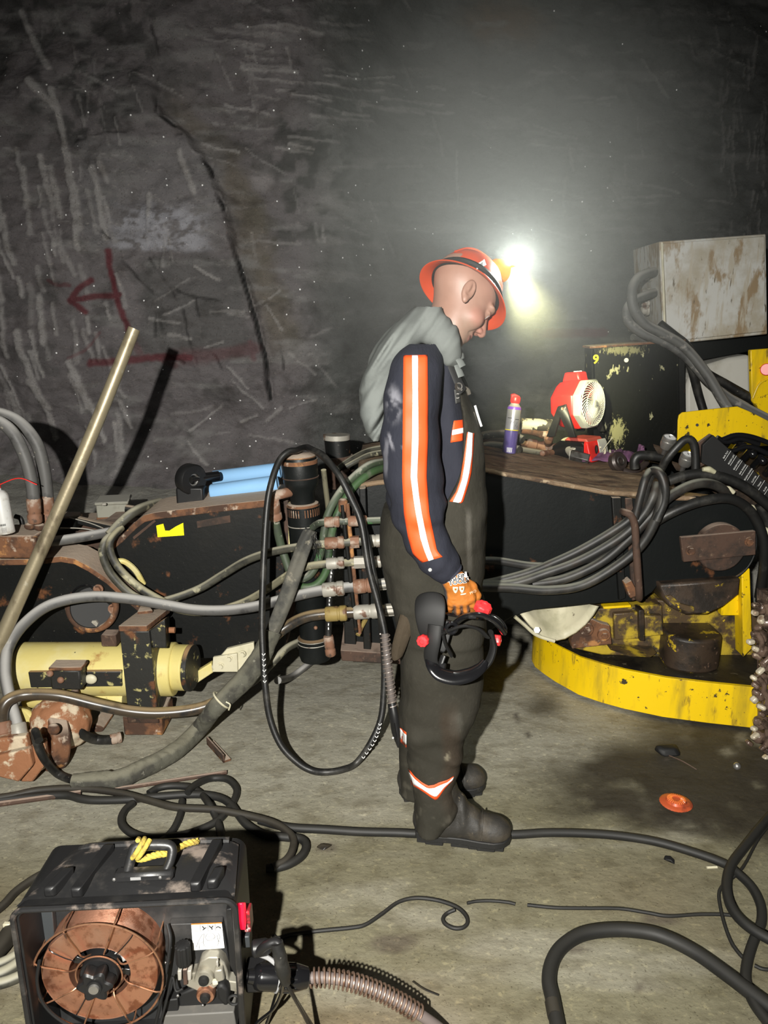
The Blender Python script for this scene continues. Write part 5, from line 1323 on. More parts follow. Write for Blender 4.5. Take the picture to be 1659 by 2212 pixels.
obj('red_front', MB().hull([bpt(a_, b_, zt + z_) for a_, z_ in [(.07, .0), (.115, .0), (.065, .095), (.085, .095)] for b_ in (-.078, .078)]), M['red'], fan, bev=.008)
obj('control_switch', MB().ell(bpt(.102, -.02, zt + .055), (.008, .016, .022)), M['soft_black'], fan)
obj('port_recess', MB().box(bpt(.03, -.077, zt + .045), (.07, .008, .05), rot=Matrix((xa, ya, Vector((0, 0, 1)))).transposed(), b=.003), M['soft_black'], fan)
obj('dirt_corner', MB().hull([bpt(a_, b_, zt + z_) for a_, z_ in [(.10, .085), (.118, .01), (.09, .1)] for b_ in (.0, .079)]), M['tank_white'], fan, bev=.004)

# purple rag, fittings, coil, shackle
def rag():
    c0 = at(1325, 1000, 3.66)
    xs = np.linspace(-.155, .14, 40); ys = np.linspace(-.06, .14, 30)
    rows = []
    for x in xs:
        rw = []
        for y in ys:
            e = max(0, 1 - abs(x / .16) ** 3) * max(0, 1 - abs((y - .04) / .11) ** 3)
            z = .010 + .055 * e * (.5 + .8 * abs(float(fbm(x * 14 + 3, y * 10, .5, 3)))) + .012 * float(vn(x * 40, y * 30, 2.0)) * e
            px_, py_ = c0.x + x + .02 * float(vn(y * 20, 1, 3)), c0.y + y + .02 * float(vn(x * 18, 4, 3))
            rw.append(Vector((px_, py_, deck_z(px_, py_) + z)))
        rows.append(rw)
    return MB().grid(rows)
tag(obj('rag', rag(), mat('purple rag cloth', (.17, .075, .15), .9, layers=[((.09, .04, .085), 16, .45, .65), ((.27, .15, .25), 22, .6, .75)], bump=(90, .3)), solid=.004), 'crumpled dusty purple rag lying beside the fan', 'rag')

def fitting(lab, px0, px1, r, m, segs, name='pipe_fitting', cat='pipe fitting', up=None):
    a_ = on_deck(*px0, up=r); b_ = on_deck(*px1, up=r)
    d_ = b_ - a_; L_ = d_.length; ax_ = d_.normalized()
    prof = [(r * .6, 0)]
    for h, k in segs: prof += [(r * k, L_ * h)]
    prof += [(r * .6, L_)]
    mb = MB().lathe(prof, a_, ax_, n=20)
    o_ = obj(name, mb, m, None)
    return tag(o_, lab, cat)
camo = mat('cream and black mottled paint', (.50, .47, .35), .6, layers=[((.05, .045, .035), 15, .50, .54, (1, 1, 1)), ((.30, .25, .16), 30, .6, .68)])
fitting('mottled cream and black pipe lying behind the aerosol can', (1124, 934), (1194, 938), .030, camo, [(.02, 1), (.3, 1), (.32, 1.06), (.6, 1.06), (.98, 1)], 'pipe', 'pipe')
rp = thing('rusty_elbow_pipe', 'rusty pipe with an elbow ending at the base of the fan', 'pipe', on_deck(1131, 950))
P = [on_deck(1126, 945, .028), on_deck(1150, 948, .028), on_deck(1176, 957, .028)]
obj('pipe_run', MB().tube(P, [.020, .022, .021], n=16), M['rust'], rp)
obj('elbow', MB().tube([on_deck(1170, 954, .028), on_deck(1183, 958, .030), on_deck(1184, 966, .022), on_deck(1183, 974, .012)], [.022, .025, .022, .020], n=16), M['fit_rust'], rp)
lump_segs = [(.03, .7), (.20, .75), (.22, 1), (.40, 1.05), (.42, .8), (.5, .85), (.55, 1.15), (.70, 1.1), (.74, .8), (.82, 1.1), (.95, .9)]
fitting('rusty hose end with a swollen coupling running from the can to the steel tee', (1119, 968), (1215, 986), .024, M['fit_rust'], lump_segs, 'hose_end', 'hose end')
fitting('thin cream and rust hose end lying in front of the swollen coupling', (1117, 980), (1178, 991), .013, M['hose_cream'], [(.02, 1), (.9, 1)], 'hose_end', 'hose end')
fitting('orange rusty tube nut at the front edge of the boom top', (1170, 991), (1212, 987), .014, M['fit_rust'], [(.02, 1), (.5, 1.0), (.55, 1.25), (.95, 1.25)])
tee = thing('pipe_tee', 'dull grey steel pipe tee with a bright hex face, largest fitting on the boom', 'pipe fitting', on_deck(1245, 1008))
q = on_deck(1246, 1000, .035)
obj('tee_body', MB().cyl(q + Vector((-.03, .06, .02)), q + Vector((-.005, -.01, .0)), .034, n=20), M['fit_pale'], tee, bev=.004)
obj('hex_nut', MB().hexnut(q + Vector((-.035, -.02, -.005)), q + Vector((.045, -.06, -.02)), .032), M['steel_dark'], tee, bev=.003)
obj('bright_face', MB().hexnut(q + Vector((-.040, -.018, -.005)), q + Vector((-.035, -.02, -.005)), .030), M['fit_pale'], tee)
obj('collar', MB().cyl(q + Vector((-.035, .09, .03)), q + Vector((-.03, .06, .02)), .040, n=20), M['cream'], tee)
fitting('rust orange coupling to the right of the steel tee', (1262, 992), (1328, 1012), .026, M['fit_rust'], [(.03, .8), (.1, .85), (.14, 1.1), (.35, 1.1), (.38, .9), (.6, 1.0), (.64, .8), (.95, .85)], 'coupling', 'pipe fitting')
fitting('pale grey sleeve lying behind the rust orange coupling', (1240, 976), (1302, 992), .022, M['fit_pale'], [(.05, 1), (.5, 1), (.55, .8), (.95, .9)], 'sleeve', 'pipe fitting')
sh = thing('shackle', 'dark brown steel shackle with a round eye by the front edge of the deck', 'shackle', on_deck(1335, 1030))
q = on_deck(1332, 1022, .04)
dk_b = mat('dark brown steel', (.05, .038, .034), .4, .3)
obj('eye', MB().lathe([(.012, -.02), (.036, -.022), (.045, -.012), (.045, .012), (.036, .022), (.012, .02)], q, Vector((.45, -.8, .35)), n=28, close=True), dk_b, sh)
obj('eye_boss', MB().torus(q + Vector((.45, -.8, .35)).normalized() * .02, Vector((.45, -.8, .35)), .018, .004), M['steel_dark'], sh)
obj('bow', MB().tube([q + Vector((.02, -.02, -.035)), q + Vector((.06, -.02, -.045)), q + Vector((.10, 0, -.032)), q + Vector((.14, .03, -.01)), q + Vector((.15, .06, .005))], .015, n=12), dk_b, sh)
cw = thing('wire_coil', 'small cream coil of wire with a loose end beside the fan base', 'wire', at(1312, 984, 3.66))
q = at(1309, 983, 3.66)
obj('coil', MB().tube([q + Vector((.008 * t - .03, .02 * math.sin(t * 2.1), .018 + .02 * math.cos(t * 2.1) - .0025 * t)) for t in np.arange(0, 12, .5)], .005, n=8, sub=3), M['cream'], cw)
obj('loose_end', MB().tube([q + Vector((-.02, 0, .02)), q + Vector((.0, 0, .05)), q + Vector((.025, 0, .085))], .0018, n=6), M['cream'], cw)
for pts, r_, lab in [([(1030, 945, 3.75), (1060, 938, 3.75), (1100, 938, 3.75), (1130, 950, 3.7)], .02, 'dark hose behind the can on the boom, farther one'), ([(1030, 968, 3.62), (1060, 962, 3.62), (1095, 966, 3.6), (1122, 972, 3.55)], .02, 'dark hose behind the can on the boom, nearer one')]:
    hose(lab, pts, r_, M['hose_olive'])

# ---- cutter chain standing at the right edge
cc_ = thing('cutter_chain', 'muddy brown cutter chain studded with bits at the right edge', 'cutter chain', fl(1655, 1680))
mud = mat('wet brown mud on steel', (.15, .10, .075), .22, .1, layers=[((.05, .033, .025), 18, .45, .6), ((.42, .33, .24), 26, .60, .68)], bump=(60, .5), coat=.5)
bit_m = mat('worn pale cutter bit', (.62, .55, .42), .35, .2, layers=[((.30, .22, .15), 20, .52, .64)], coat=.3)
rnd = random.Random(11)
Yc = 2.66
bar = MB().prism([at(x, y, Yc + .04) for x, y in [(1662, 1290), (1720, 1290), (1720, 1660), (1662, 1650)]], (0, .1, 0))
obj('cutter_bar', bar, mud, cc_)
for i in range(12):
    y = 1312 + i * 31
    xo = 1648 + 10 * math.sin(i * 2.0) + (10 if i > 9 else 0)
    p = at(xo, y, Yc)
    rot = Matrix.Rotation(rnd.uniform(-.4, .4), 3, 'Y') @ Matrix.Rotation(rnd.uniform(-.5, .5), 3, 'Z')
    obj('chain_link', MB().box(p, (.055, .05, .048), rot=rot, b=.012), mud, cc_)
    obj('link_plate', MB().tube([p + rot @ Vector((-.012, -.035, .03)), p + rot @ Vector((.0, -.04, 0)), p + rot @ Vector((-.006, -.035, -.035))], .011, n=10), mud, cc_)
    for k in range(2):
        q = p + Vector((-.030 - .012 * rnd.random() * (1 + k), -.03, .02 - .03 * k))
        rr_ = Matrix.Rotation(rnd.uniform(-.8, .8), 3, 'Y') @ Matrix.Rotation(rnd.uniform(-.8, .8), 3, 'Z')
        obj('cutter_bit', MB().box(q, (rnd.uniform(.024, .036), .024, rnd.uniform(.016, .026)), rot=rr_, b=.005), bit_m if (i + k) % 2 else mud, cc_, bev=.002)
# ------------------------------------------------------------------ the man
man = thing('person', 'man in brown overalls and navy orange-striped shirt, head bowed under a lit orange hard hat', 'person', fl(985, 1815))

def colour(o, name, fn):
    me = o.data
    n = len(me.vertices); co = np.zeros(n * 3); me.vertices.foreach_get('co', co); co = co.reshape(-1, 3) + np.array(wloc(o.parent) if o.parent else o.location)
    px, py = to_px(co[:, 0], co[:, 1], co[:, 2])
    c = np.ones((n, 4)); c[:, :3] = fn(co[:, 0], co[:, 1], co[:, 2], px, py)
    a_ = me.color_attributes.new(name, 'FLOAT_COLOR', 'POINT'); a_.data.foreach_set('color', c.ravel())

def s_rows(X, Y, Z, rows, ex=2.5, cap=True):
    zs, cx, cy, ax_, by = [], [], [], [], []
    for r in rows:
        py, l, rt, Yc, hy = r
        p, q = at(l, py, Yc), at(rt, py, Yc)
        zs.append(p.z); cx.append((p.x + q.x) / 2); ax_.append((q.x - p.x) / 2); cy.append(Yc); by.append(hy)
    o = np.argsort(zs); zs = np.array(zs)[o]
    f = lambda a: np.interp(Z, zs, np.array(a)[o])
    a, b = f(ax_), f(by)
    d = ((np.abs((X - f(cx)) / a) ** ex + np.abs((Y - f(cy)) / b) ** ex) ** (1 / ex) - 1) * np.minimum(a, b)
    if cap:
        d = np.maximum(d, np.maximum(zs[0] - Z, Z - zs[-1]))
    return d

YT = 2.27
# ---- hard facts of the head
HC = at(995, 645, 2.24)
RH = Matrix.Rotation(R(2), 3, 'Z') @ Matrix.Rotation(R(45), 3, 'Y') @ Matrix.Rotation(R(-20), 3, 'X')
HS = 1.02
def to_head(X, Y, Z):
    m = RH.transposed()
    x, y, z = (X - HC.x) / HS, (Y - HC.y) / HS, (Z - HC.z) / HS
    return (m[0][0] * x + m[0][1] * y + m[0][2] * z, m[1][0] * x + m[1][1] * y + m[1][2] * z, m[2][0] * x + m[2][1] * y + m[2][2] * z)
def head_w(p): return HC + RH @ (Vector(p) * HS)

def head_sdf(x, y, z):
    d = s_ell(x, y, z, (-.012, 0, .040), (.098, .076, .085))
    d = smin(d, s_ell(x, y, z, (.030, 0, -.030), (.060, .058, .082)), .03)
    d = smin(d, s_ell(x, y, z, (.046, 0, -.082), (.040, .040, .030)), .025)
    d = smin(d, s_ell(x, y, z, (.066, 0, -.104), (.022, .024, .018)), .018)
    for s in (-1, 1):
        d = smin(d, s_ell(x, y, z, (.058, s * .040, -.030), (.028, .024, .024)), .02)
        d = smin(d, s_ell(x, y, z, (.076, s * .028, .026), (.016, .026, .009)), .012)
        d = smax(d, -s_ell(x, y, z, (.096, s * .031, .004), (.022, .017, .011)), .008)
        d = smin(d, s_ell(x, y, z, (.074, s * .031, .003), (.0135, .0145, .0125)), .003)
        d = smin(d, s_ell(x, y, z, (.078, s * .031, .011), (.012, .0165, .0045)), .004)
    d = smin(d, s_cone(x, y, z, (.082, 0, .014), (.108, 0, -.026), .009, .0125), .010)
    for s in (-1, 1):
        d = smin(d, s_ell(x, y, z, (.096, s * .0115, -.030), (.011, .008, .008)), .005)
        d = smax(d, -s_ell(x, y, z, (.104, s * .007, -.0375), (.006, .004, .004)), .003)
    d = smin(d, s_ell(x, y, z, (.084, 0, -.060), (.012, .025, .0065)), .006)
    d = smin(d, s_ell(x, y, z, (.082, 0, -.072), (.012, .021, .0075)), .006)
    d = smax(d, -s_ell(x, y, z, (.098, 0, -.0655), (.014, .026, .0018)), .003)
    for s in (-1, 1):   # nasolabial folds
        d = smax(d, -s_cone(x, y, z, (.094, s * .024, -.030), (.076, s * .034, -.066), .0025, .002), .005)
    for s in (-1, 1):   # ears
        ex, ey, ez = x + .006 + .18 * (z + .006), y - s * (.080 - .25 * (-.006 - x) * 0), z + .006
        e = s_ell(ex, ey, ez, (0, 0, 0), (.018, .009, .030))
        e = smax(e, -s_ell(ex, ey, ez, (.002, s * .009, .004), (.012, .008, .021)), .004)
        e = smin(e, s_ell(ex, ey, ez, (-.003, s * .002, .004), (.006, .006, .016)), .004)
        e = smin(e, s_ell(ex, ey, ez, (.004, s * .001, -.026), (.009, .007, .010)), .006)
        d = smin(d, e, .006)
    return d

def body_sdf(X, Y, Z):
    d = np.full(X.shape, 1e3)
    hd = (Z > 1.30)
    x, y, z = to_head(X[hd], Y[hd], Z[hd])
    d[hd] = head_sdf(x, y, z) * HS
    nb, nt_ = at(938, 745, YT), at(980, 672, 2.26)
    nk = s_cone(X, Y, Z, nb, nt_, .050, .052)
    d = smin(d, nk, .055)
    P = lambda a, b, c: tuple(at(a, b, c))
    d = smin(d, s_chain(X, Y, Z, [P(930, 815, YT), P(930, 900, YT), P(935, 1060, YT), P(935, 1220, YT)], [.055, .09, .09, .11]), .04)
    for s, yy in ((-1, 2.09), (1, 2.45)):
        d = smin(d, s_chain(X, Y, Z, [P(908, 830, yy), P(892, 1000, yy), P(930, 1165, yy), P(978, 1248, yy - .02)], [.035, .04, .040, .030]), .03)
    d = smin(d, s_chain(X, Y, Z, [P(945, 1260, 2.20), P(950, 1540, 2.19), P(930, 1760, 2.17)], [.085, .060, .045]), .03)
    d = smin(d, s_chain(X, Y, Z, [P(940, 1260, 2.34), P(925, 1540, 2.37), P(905, 1720, 2.38)], [.085, .060, .045]), .03)
    return d
xs = np.concatenate([np.arange(-.06, .10, .012), np.arange(.10, .42, .0032)])
ys = np.concatenate([np.arange(1.98, 2.12, .012), np.arange(2.12, 2.38, .0032), np.arange(2.38, 2.58, .012)])
zs = np.concatenate([np.arange(.10, 1.40, .014), np.arange(1.40, 1.80, .0032)])
skin = mat('weathered skin', (1, 1, 1), .5, attr='skin', bump=(160, .12, .001))
body = obj('body', sdf_mesh(body_sdf, xs, ys, zs), skin, man, ang=180)
def skin_col(X, Y, Z, px, py):
    x, y, z = to_head(X, Y, Z)
    n = fbm(X * 40, Y * 40, Z * 40, 3)
    c = np.stack([.29 + .035 * n, .165 + .022 * n, .122 + .018 * n], -1)
    def bl(c, m, col): return c * (1 - m[:, None]) + np.array(col) * m[:, None]
    c = bl(c, .55 * sstep(.035, .0, np.abs(x - .098)) * sstep(.03, .01, np.abs(z + .03)), (.38, .16, .12))
    c = bl(c, .5 * sstep(.03, .012, np.hypot(x - .058, z + .03)), (.37, .165, .125))
    beard = sstep(-.040, -.062, z) * sstep(.015, .05, x) * (z > -.14)
    mouth = sstep(.030, .018, np.abs(y)) * sstep(.014, .009, np.abs(z + .066)) * (x > .07)
    c = bl(c, .55 * beard * (1 - mouth) * (.7 + .5 * np.clip(vn(X * 500, Y * 500, Z * 500), -.5, .6)), (.26, .20, .15))
    c = bl(c, .7 * mouth, (.31, .13, .11))
    c = bl(c, .9 * sstep(.003, .0015, np.abs(z + .0655)) * (x > .078) * (np.abs(y) < .024), (.12, .05, .04))
    for s in (-1, 1):
        c = bl(c, .7 * sstep(.010, .006, np.abs(z - .030)) * sstep(.026, .018, np.abs(y - s * .030)) * (x > .066), (.22, .14, .08))
        e = np.sqrt((x - .086)**2 + (y - s * .031)**2 * .6 + (z - .0015)**2)
        c = bl(c, .85 * sstep(.010, .006, e) * (z < .008), (.75, .72, .68))
        c = bl(c, .9 * sstep(.0055, .004, e), (.06, .05, .05))
    return c
colour(body, 'skin', skin_col)

# ---- overalls
olive = mat('worn brown work cloth', (1, 1, 1), .85, attr='cloth', layers=[((.78, .77, .74), 6, .4, .7, (1, 1, 1), 'MULTIPLY'), ((1.25, 1.25, 1.22), 60, .55, .75, (1, 1, 1), 'MULTIPLY')], bump=(10, .4, .022, (1, 1, .6)), spec=.2)
torso_rows = [(834, 880, 1003, YT, .13), (860, 872, 1013, YT, .145), (900, 868, 1030, YT, .152), (946, 862, 1042, YT, .158), (1000, 850, 1047, YT, .168), (1069, 834, 1049, YT, .185), (1110, 824, 1049, YT, .20), (1152, 818, 1048, YT, .205), (1210, 822, 1043, YT, .205), (1263, 836, 1039, YT, .20), (1305, 852, 1041, YT, .195), (1345, 862, 1043, YT, .185)]
near_rows = [(1300, 852, 1040, 2.205, .12), (1345, 862, 1043, 2.20, .118), (1400, 867, 1044, 2.195, .112), (1475, 869, 1042, 2.19, .105), (1516, 867, 1038, 2.19, .102), (1551, 866, 1024, 2.185, .098), (1584, 871, 1003, 2.18, .094), (1612, 878, 999, 2.175, .092), (1652, 882, 994, 2.17, .090), (1688, 888, 976, 2.165, .085), (1712, 891, 980, 2.163, .083), (1730, 893, 988, 2.16, .084), (1752, 896, 978, 2.158, .084), (1768, 898, 964, 2.156, .083), (1779, 899, 952, 2.155, .082)]
far_rows = [(1300, 850, 1038, 2.34, .115), (1400, 864, 1036, 2.35, .11), (1475, 867, 1025, 2.36, .10), (1551, 864, 1000, 2.37, .095), (1602, 863, 982, 2.375, .09), (1660, 863, 968, 2.38, .085), (1690, 864, 962, 2.38, .08), (1706, 865, 950, 2.38, .08)]
bibc = [(800, 1000), (838, 989), (850, 994), (896, 1003), (950, 1003), (975, 1001), (1011, 997), (1045, 985), (1078, 966), (1095, 950), (1110, 900), (1125, 815)]
def bib_x(Z, Y):
    pys = np.array([b[0] for b in bibc], float); pxs = np.array([b[1] for b in bibc], float)
    P = [at(x, y, 2.12) for y, x in bibc]
    zz = np.array([p.z for p in P]); xx = np.array([p.x for p in P])
    o = np.argsort(zz)
    return np.interp(Z, zz[o], xx[o])
def overalls_sdf(X, Y, Z):
    fold = .0035 * vn(X * 9, Y * 12, Z * 26) + .0045 * fbm(X * 12, Y * 14, Z * 7, 3)
    t = s_rows(X, Y, Z, torso_rows)
    t = np.maximum(t, (bib_x(Z, Y) - X))
    zc = at(950, 1345, YT).z; t = np.maximum(t, zc - .02 - Z)
    n = s_rows(X, Y, Z, near_rows); f = s_rows(X, Y, Z, far_rows)
    kn = .012 * np.exp(-((Z - at(950, 1590, 2.18).z) / .06)**2) * vn(X * 13, Y * 10, Z * 34 + X * 12)
    an = .010 * np.exp(-((Z - at(950, 1735, 2.16).z) / .05)**2) * vn(X * 15, Y * 10, Z * 36 - X * 14)
    d = smin(smin(n + kn + an, f + kn, .012), t, .03)
    return d + fold
h = .0065
xs = np.arange(-.07, .40, h); ys = np.arange(2.02, 2.52, h); zs = np.concatenate([np.arange(.02, 1.46, h)])
ov_mb = sdf_mesh(overalls_sdf, xs, ys, zs)
ov = obj('bib_overalls', ov_mb, olive, man, ang=180)
ov_bvh = ov_mb.bvh()
def ov_col(X, Y, Z, px, py):
    n = fbm(X * 9, Y * 9, Z * 9, 4)
    c = np.stack([.033 + .008 * n, .0305 + .007 * n, .0235 + .006 * n], -1)
    def bl(c, m, col): return c * (1 - m[:, None]) + np.array(col) * m[:, None]
    c = bl(c, .55 * sstep(26, 8, np.hypot((px - 985) / 1.0, (py - 1560) / 1.5) + 10 * n), (.12, .117, .10))
    c = bl(c, .7 * sstep(7, 2, np.hypot(px - 966, (py - 1633) / 1.3) + 5 * vn(X * 120, Y * 120, Z * 120)), (.36, .33, .24))
    c = bl(c, .4 * sstep(.2, .5, fbm(X * 25, Y * 25, Z * 25 + 7, 3)) * sstep(1600, 1700, py), (.12, .11, .085))
    c = bl(c, .5 * sstep(30, 10, np.abs(px - 975 + 12 * n)) * sstep(1500, 1560, py) * sstep(1800, 1700, py), (.045, .03, .02))
    c = bl(c, .4 * sstep(8, 2, np.abs(px - (1012 + (py - 1100) * .02))) * sstep(1090, 1120, py) * sstep(1260, 1200, py), (.16, .15, .13))
    return c
colour(ov, 'cloth', ov_col)
# loose flap at the hip
fp = [[(872, 1300), (884, 1290), (905, 1285)], [(863, 1332), (882, 1326), (905, 1318)], [(853, 1370), (870, 1362), (896, 1352)], [(843, 1408), (858, 1400), (880, 1392)], [(849, 1431), (858, 1428), (868, 1420)]]
mb = MB().grid([[at(x, y, [2.13, 2.10, 2.09, 2.085, 2.09][i] + .02 * abs(k - 1)) for k, (x, y) in enumerate(r)] for i, r in enumerate(fp)])
fl_ = obj('hip_flap', mb, olive, man, solid=.006, sub=1, ang=60)
colour(fl_, 'cloth', lambda X, Y, Z, px, py: np.stack([.055 + 0 * X, .042 + 0 * X, .028 + 0 * X], -1))
# patch pocket on the bib, straps, buckle
refl = mat('silver reflective tape', (.90, .90, .90), .45, layers=[((.55, .55, .54), 40, .62, .72)], bump=(60, .25, .004, (1, 1, 3)))
org = mat('orange safety tape', (.82, .088, .014), .6, layers=[((.62, .11, .02), 30, .6, .75)], bump=(200, .1, .001))
def deco(name, left, right, bv, m, off=.004, nu=6, nv=30, solid=.0015, parent=None):
    rows = lay_on(bv, strip_px(left, right, nu, nv), off)
    return obj(name, MB().grid(rows), m, parent or man, solid=solid, ang=60)
shirt_mat = mat('navy work shirt', (1, 1, 1), .85, attr='cloth', bump=(10, .45, .020, (1.3, 1, .5)), spec=.2)
# ---- shirt
arm_pts = [(915, 775, 2.135), (899, 805, 2.10), (890, 860, 2.085), (887, 950, 2.08), (893, 1030, 2.08), (904, 1105, 2.075), (922, 1165, 2.065), (947, 1209, 2.05), (972, 1238, 2.045)]
arm_r = [.055, .066, .072, .076, .075, .068, .059, .048, .034]
far_pts = [(x, y, 2 * YT - Y) for x, y, Y in arm_pts]
shirt_rows = [(722, 915, 958, YT, .07), (738, 880, 972, YT, .12), (760, 850, 985, YT, .15), (800, 838, 993, YT, .15), (850, 836, 997, YT, .148), (900, 836, 1012, YT, .148), (1000, 838, 1036, YT, .155), (1110, 835, 1036, YT, .165)]
def shirt_sdf(X, Y, Z):
    t = s_rows(X, Y, Z, shirt_rows)
    A_ = [tuple(at(*p)) for p in arm_pts]; B_ = [tuple(at(*p)) for p in far_pts]
    n = s_chain(X, Y, Z, A_, arm_r, .03); f = s_chain(X, Y, Z, B_, arm_r, .03)
    # flattened sleeve
    ze, zw = at(900, 1110, 2.08).z, at(960, 1220, 2.05).z
    wr = .009 * np.exp(-((Z - ze) / .07)**2) * vn(X * 14 + Z * 8, Y * 12, Z * 30) + .008 * np.exp(-((Z - zw) / .05)**2) * vn(X * 26, Y * 14, Z * 34 - X * 20)
    dv = .0028 * fbm(X * 18, Y * 14, Z * 6, 3) + .004 * vn(X * 12, Y * 9, Z * 5)
    # long folds running down from the shoulder between arm and chest
    fo = -.006 * np.exp(-((X - at(952, 900, 2.1).x + .02 * np.sin(Z * 14)) / .006)**2) * sstep(1.02, 1.10, Z) * sstep(1.40, 1.30, Z) * 0
    d = smin(smin(n, f, .02), t + .004 * np.sin(X * 60 + Z * 9 + 2 * vn(X * 8, Y * 8, Z * 5)) * sstep(1.0, 1.15, Z), .005)
    cut = A_[-1]; dr = np.array(A_[-1]) - np.array(A_[-2]); dr = dr / np.linalg.norm(dr)
    end = (X - cut[0]) * dr[0] + (Y - cut[1]) * dr[1] + (Z - cut[2]) * dr[2]
    cb = B_[-1]; endb = (X - cb[0]) * dr[0] + (Y - cb[1]) * -dr[1] + (Z - cb[2]) * dr[2]
    low = Z < 1.1
    d = np.where(low & (Y < YT), np.maximum(d, end - .006), d)
    d = np.where(low & (Y >= YT), np.maximum(d, endb - .006), d)
    return d + wr + dv + fo
h = .0055
xs = np.arange(-.06, .33, h); ys = np.arange(1.96, 2.60, h); zs = np.arange(.74, 1.56, h)
sh_mb = sdf_mesh(shirt_sdf, xs, ys, zs)
shirt = obj('work_shirt', sh_mb, shirt_mat, man, ang=180)
sh_bvh = sh_mb.bvh()
def sh_col(X, Y, Z, px, py):
    n = fbm(X * 30, Y * 30, Z * 30, 4)
    c = np.stack([.021 + .003 * n, .0225 + .003 * n, .032 + .004 * n], -1)
    def bl(c, m, col): return c * (1 - m[:, None]) + np.array(col) * m[:, None]
    m = sstep(.0, .35, n + .25) * sstep(34, 12, np.hypot((px - 851) / .7, (py - 872) / 1.6) + 12 * n)
    m = np.maximum(m, .8 * sstep(-.05, .25, n) * sstep(24, 8, np.hypot(px - 858, (py - 925)) + 9 * n))
    m = np.maximum(m, .9 * sstep(5, 1.5, np.abs(px - (838 + .35 * (py - 940)) + 5 * n)) * sstep(930, 945, py) * sstep(978, 960, py))
    m = np.maximum(m, .6 * sstep(6, 2, np.abs(px - 834 + 4 * n)) * sstep(940, 960, py) * sstep(1040, 1010, py))
    c = bl(c, .75 * m, (.24, .24, .27))
    c = bl(c, .35 * sstep(7, 2, np.hypot(px - 872, py - 966)), (.24, .24, .27))
    return c
colour(shirt, 'cloth', sh_col)
Lf = [(872, 768), (871, 850), (870, 950), (869, 1030), (873, 1109), (882, 1162), (893, 1199), (912, 1215)]
Rt = [(923, 767), (924, 850), (924, 950), (921, 1030), (927, 1109), (943, 1186), (947, 1194), (956, 1203)]
deco('sleeve_stripe', Lf, Rt, sh_bvh, org, nv=60, nu=8)
Lw = [(890, 768), (891, 850), (890, 950), (887, 1030), (892, 1070), (898, 1109), (908, 1162), (917, 1190), (926, 1212)]
Rw = [(903, 768), (903, 850), (904, 950), (901, 1030), (905, 1070), (911, 1109), (922, 1162), (929, 1188), (937, 1208)]
deco('reflective_stripe', Lw, Rw, sh_bvh, refl, off=.0075, nv=60, nu=4)
deco('chest_patch', [(980, 909), (976, 932), (973, 956)], [(1004, 906), (1002, 928), (1000, 952)], sh_bvh, org, nv=8)
deco('chest_reflective', [(977, 929), (976, 940)], [(1004, 923), (1003, 935)], sh_bvh, refl, off=.0075, nv=4)
deco('name_patch', [(981, 842), (984, 872)], [(997, 840), (999, 868)], sh_bvh, mat('dark grey patch', (.075, .075, .072), .7), nv=6)
o_ = lay_on(sh_bvh, [[(987, 856)]], .010)[0][0]
obj('patch_letter', text_mb('C', .020, o_, (1, 0, .05), (0, .25, 1), depth=.0006), mat('stitched letter', (.3, .29, .27), .7), man)
both = MB(); both.add(ov_mb.v, ov_mb.f); both.add(sh_mb.v, sh_mb.f)
bt_bvh = both.bvh()
# shadowed crease of the sleeve against the body comes from the gap itself; sleeve hem
cuffc = at(972, 1238, 2.047); cd = (at(975, 1243, 2.045) - at(948, 1212, 2.05)).normalized()
obj('cuff', MB().lathe([(.036, -.034), (.0405, -.03), (.0395, .004), (.036, .009), (.030, .005)], cuffc, cd, n=32), mat('navy cuff', (.028, .031, .05), .85), man)
obj('cuff_button', MB().cyl(at(929, 1231, 2.003), at(929, 1231, 1.997), .005, n=14), M['ink_grey'], man)
# bib tape
deco('bib_stripe_edge', [(1009, 934), (1005, 965), (1000, 1000), (994, 1036), (985, 1062), (971, 1083)], [(1024, 936), (1021, 985), (1018, 1020), (1013, 1042), (1000, 1084), (995, 1087)], ov_bvh, org, nv=26, nu=5)
deco('bib_stripe', [(1011, 933), (1008, 965), (1004, 1000), (998, 1036), (989, 1062), (978, 1084)], [(1021, 936), (1019, 985), (1014, 1020), (1009, 1042), (996, 1084), (990, 1086)], ov_bvh, refl, off=.0085, nv=26, nu=5)
for px_, lab in [(1028, 0)]:
    obj('bib_pen', MB().tube(A([(1026, 876), (1033, 900), (1040, 921)], 2.20), .0035, n=8), M['white'], man)
obj('bib_pocket_flap', MB().hull(A([(1024, 888), (1034, 920), (1028, 925), (1018, 898)], 2.19) + A([(1026, 890), (1036, 918)], 2.30)), mat('dark brown cloth', (.075, .066, .052), .85), man, bev=.003)
obj('bib_hem', MB().tube(A([(989, 842), (1000, 838), (1010, 842), (1014, 852)], 2.17), .006, n=8), MATS['dark brown cloth'], man)
# suspender and buckle
obj('suspender', MB().tube(A([(968, 770, 2.155), (978, 796, 2.14), (990, 825, 2.135), (1000, 845, 2.14)]), .016, n=10, flat=.25), mat('black strap', (.015, .015, .015), .7), man)
obj('suspender_far', MB().tube(A([(972, 768, 2.36), (986, 796, 2.37), (1004, 828, 2.36), (1010, 850, 2.36)]), .016, n=10, flat=.25), MATS['black strap'], man).name = 'suspender'
obj('buckle', MB().torus(at(991, 835, 2.125), FRONT, .009, .0022, n=20, m=6), M['steel'], man)
obj('buckle_hook', MB().tube(A([(985, 829, 2.125), (990, 838, 2.118), (998, 843, 2.12)]), .003, n=8), M['steel'], man)
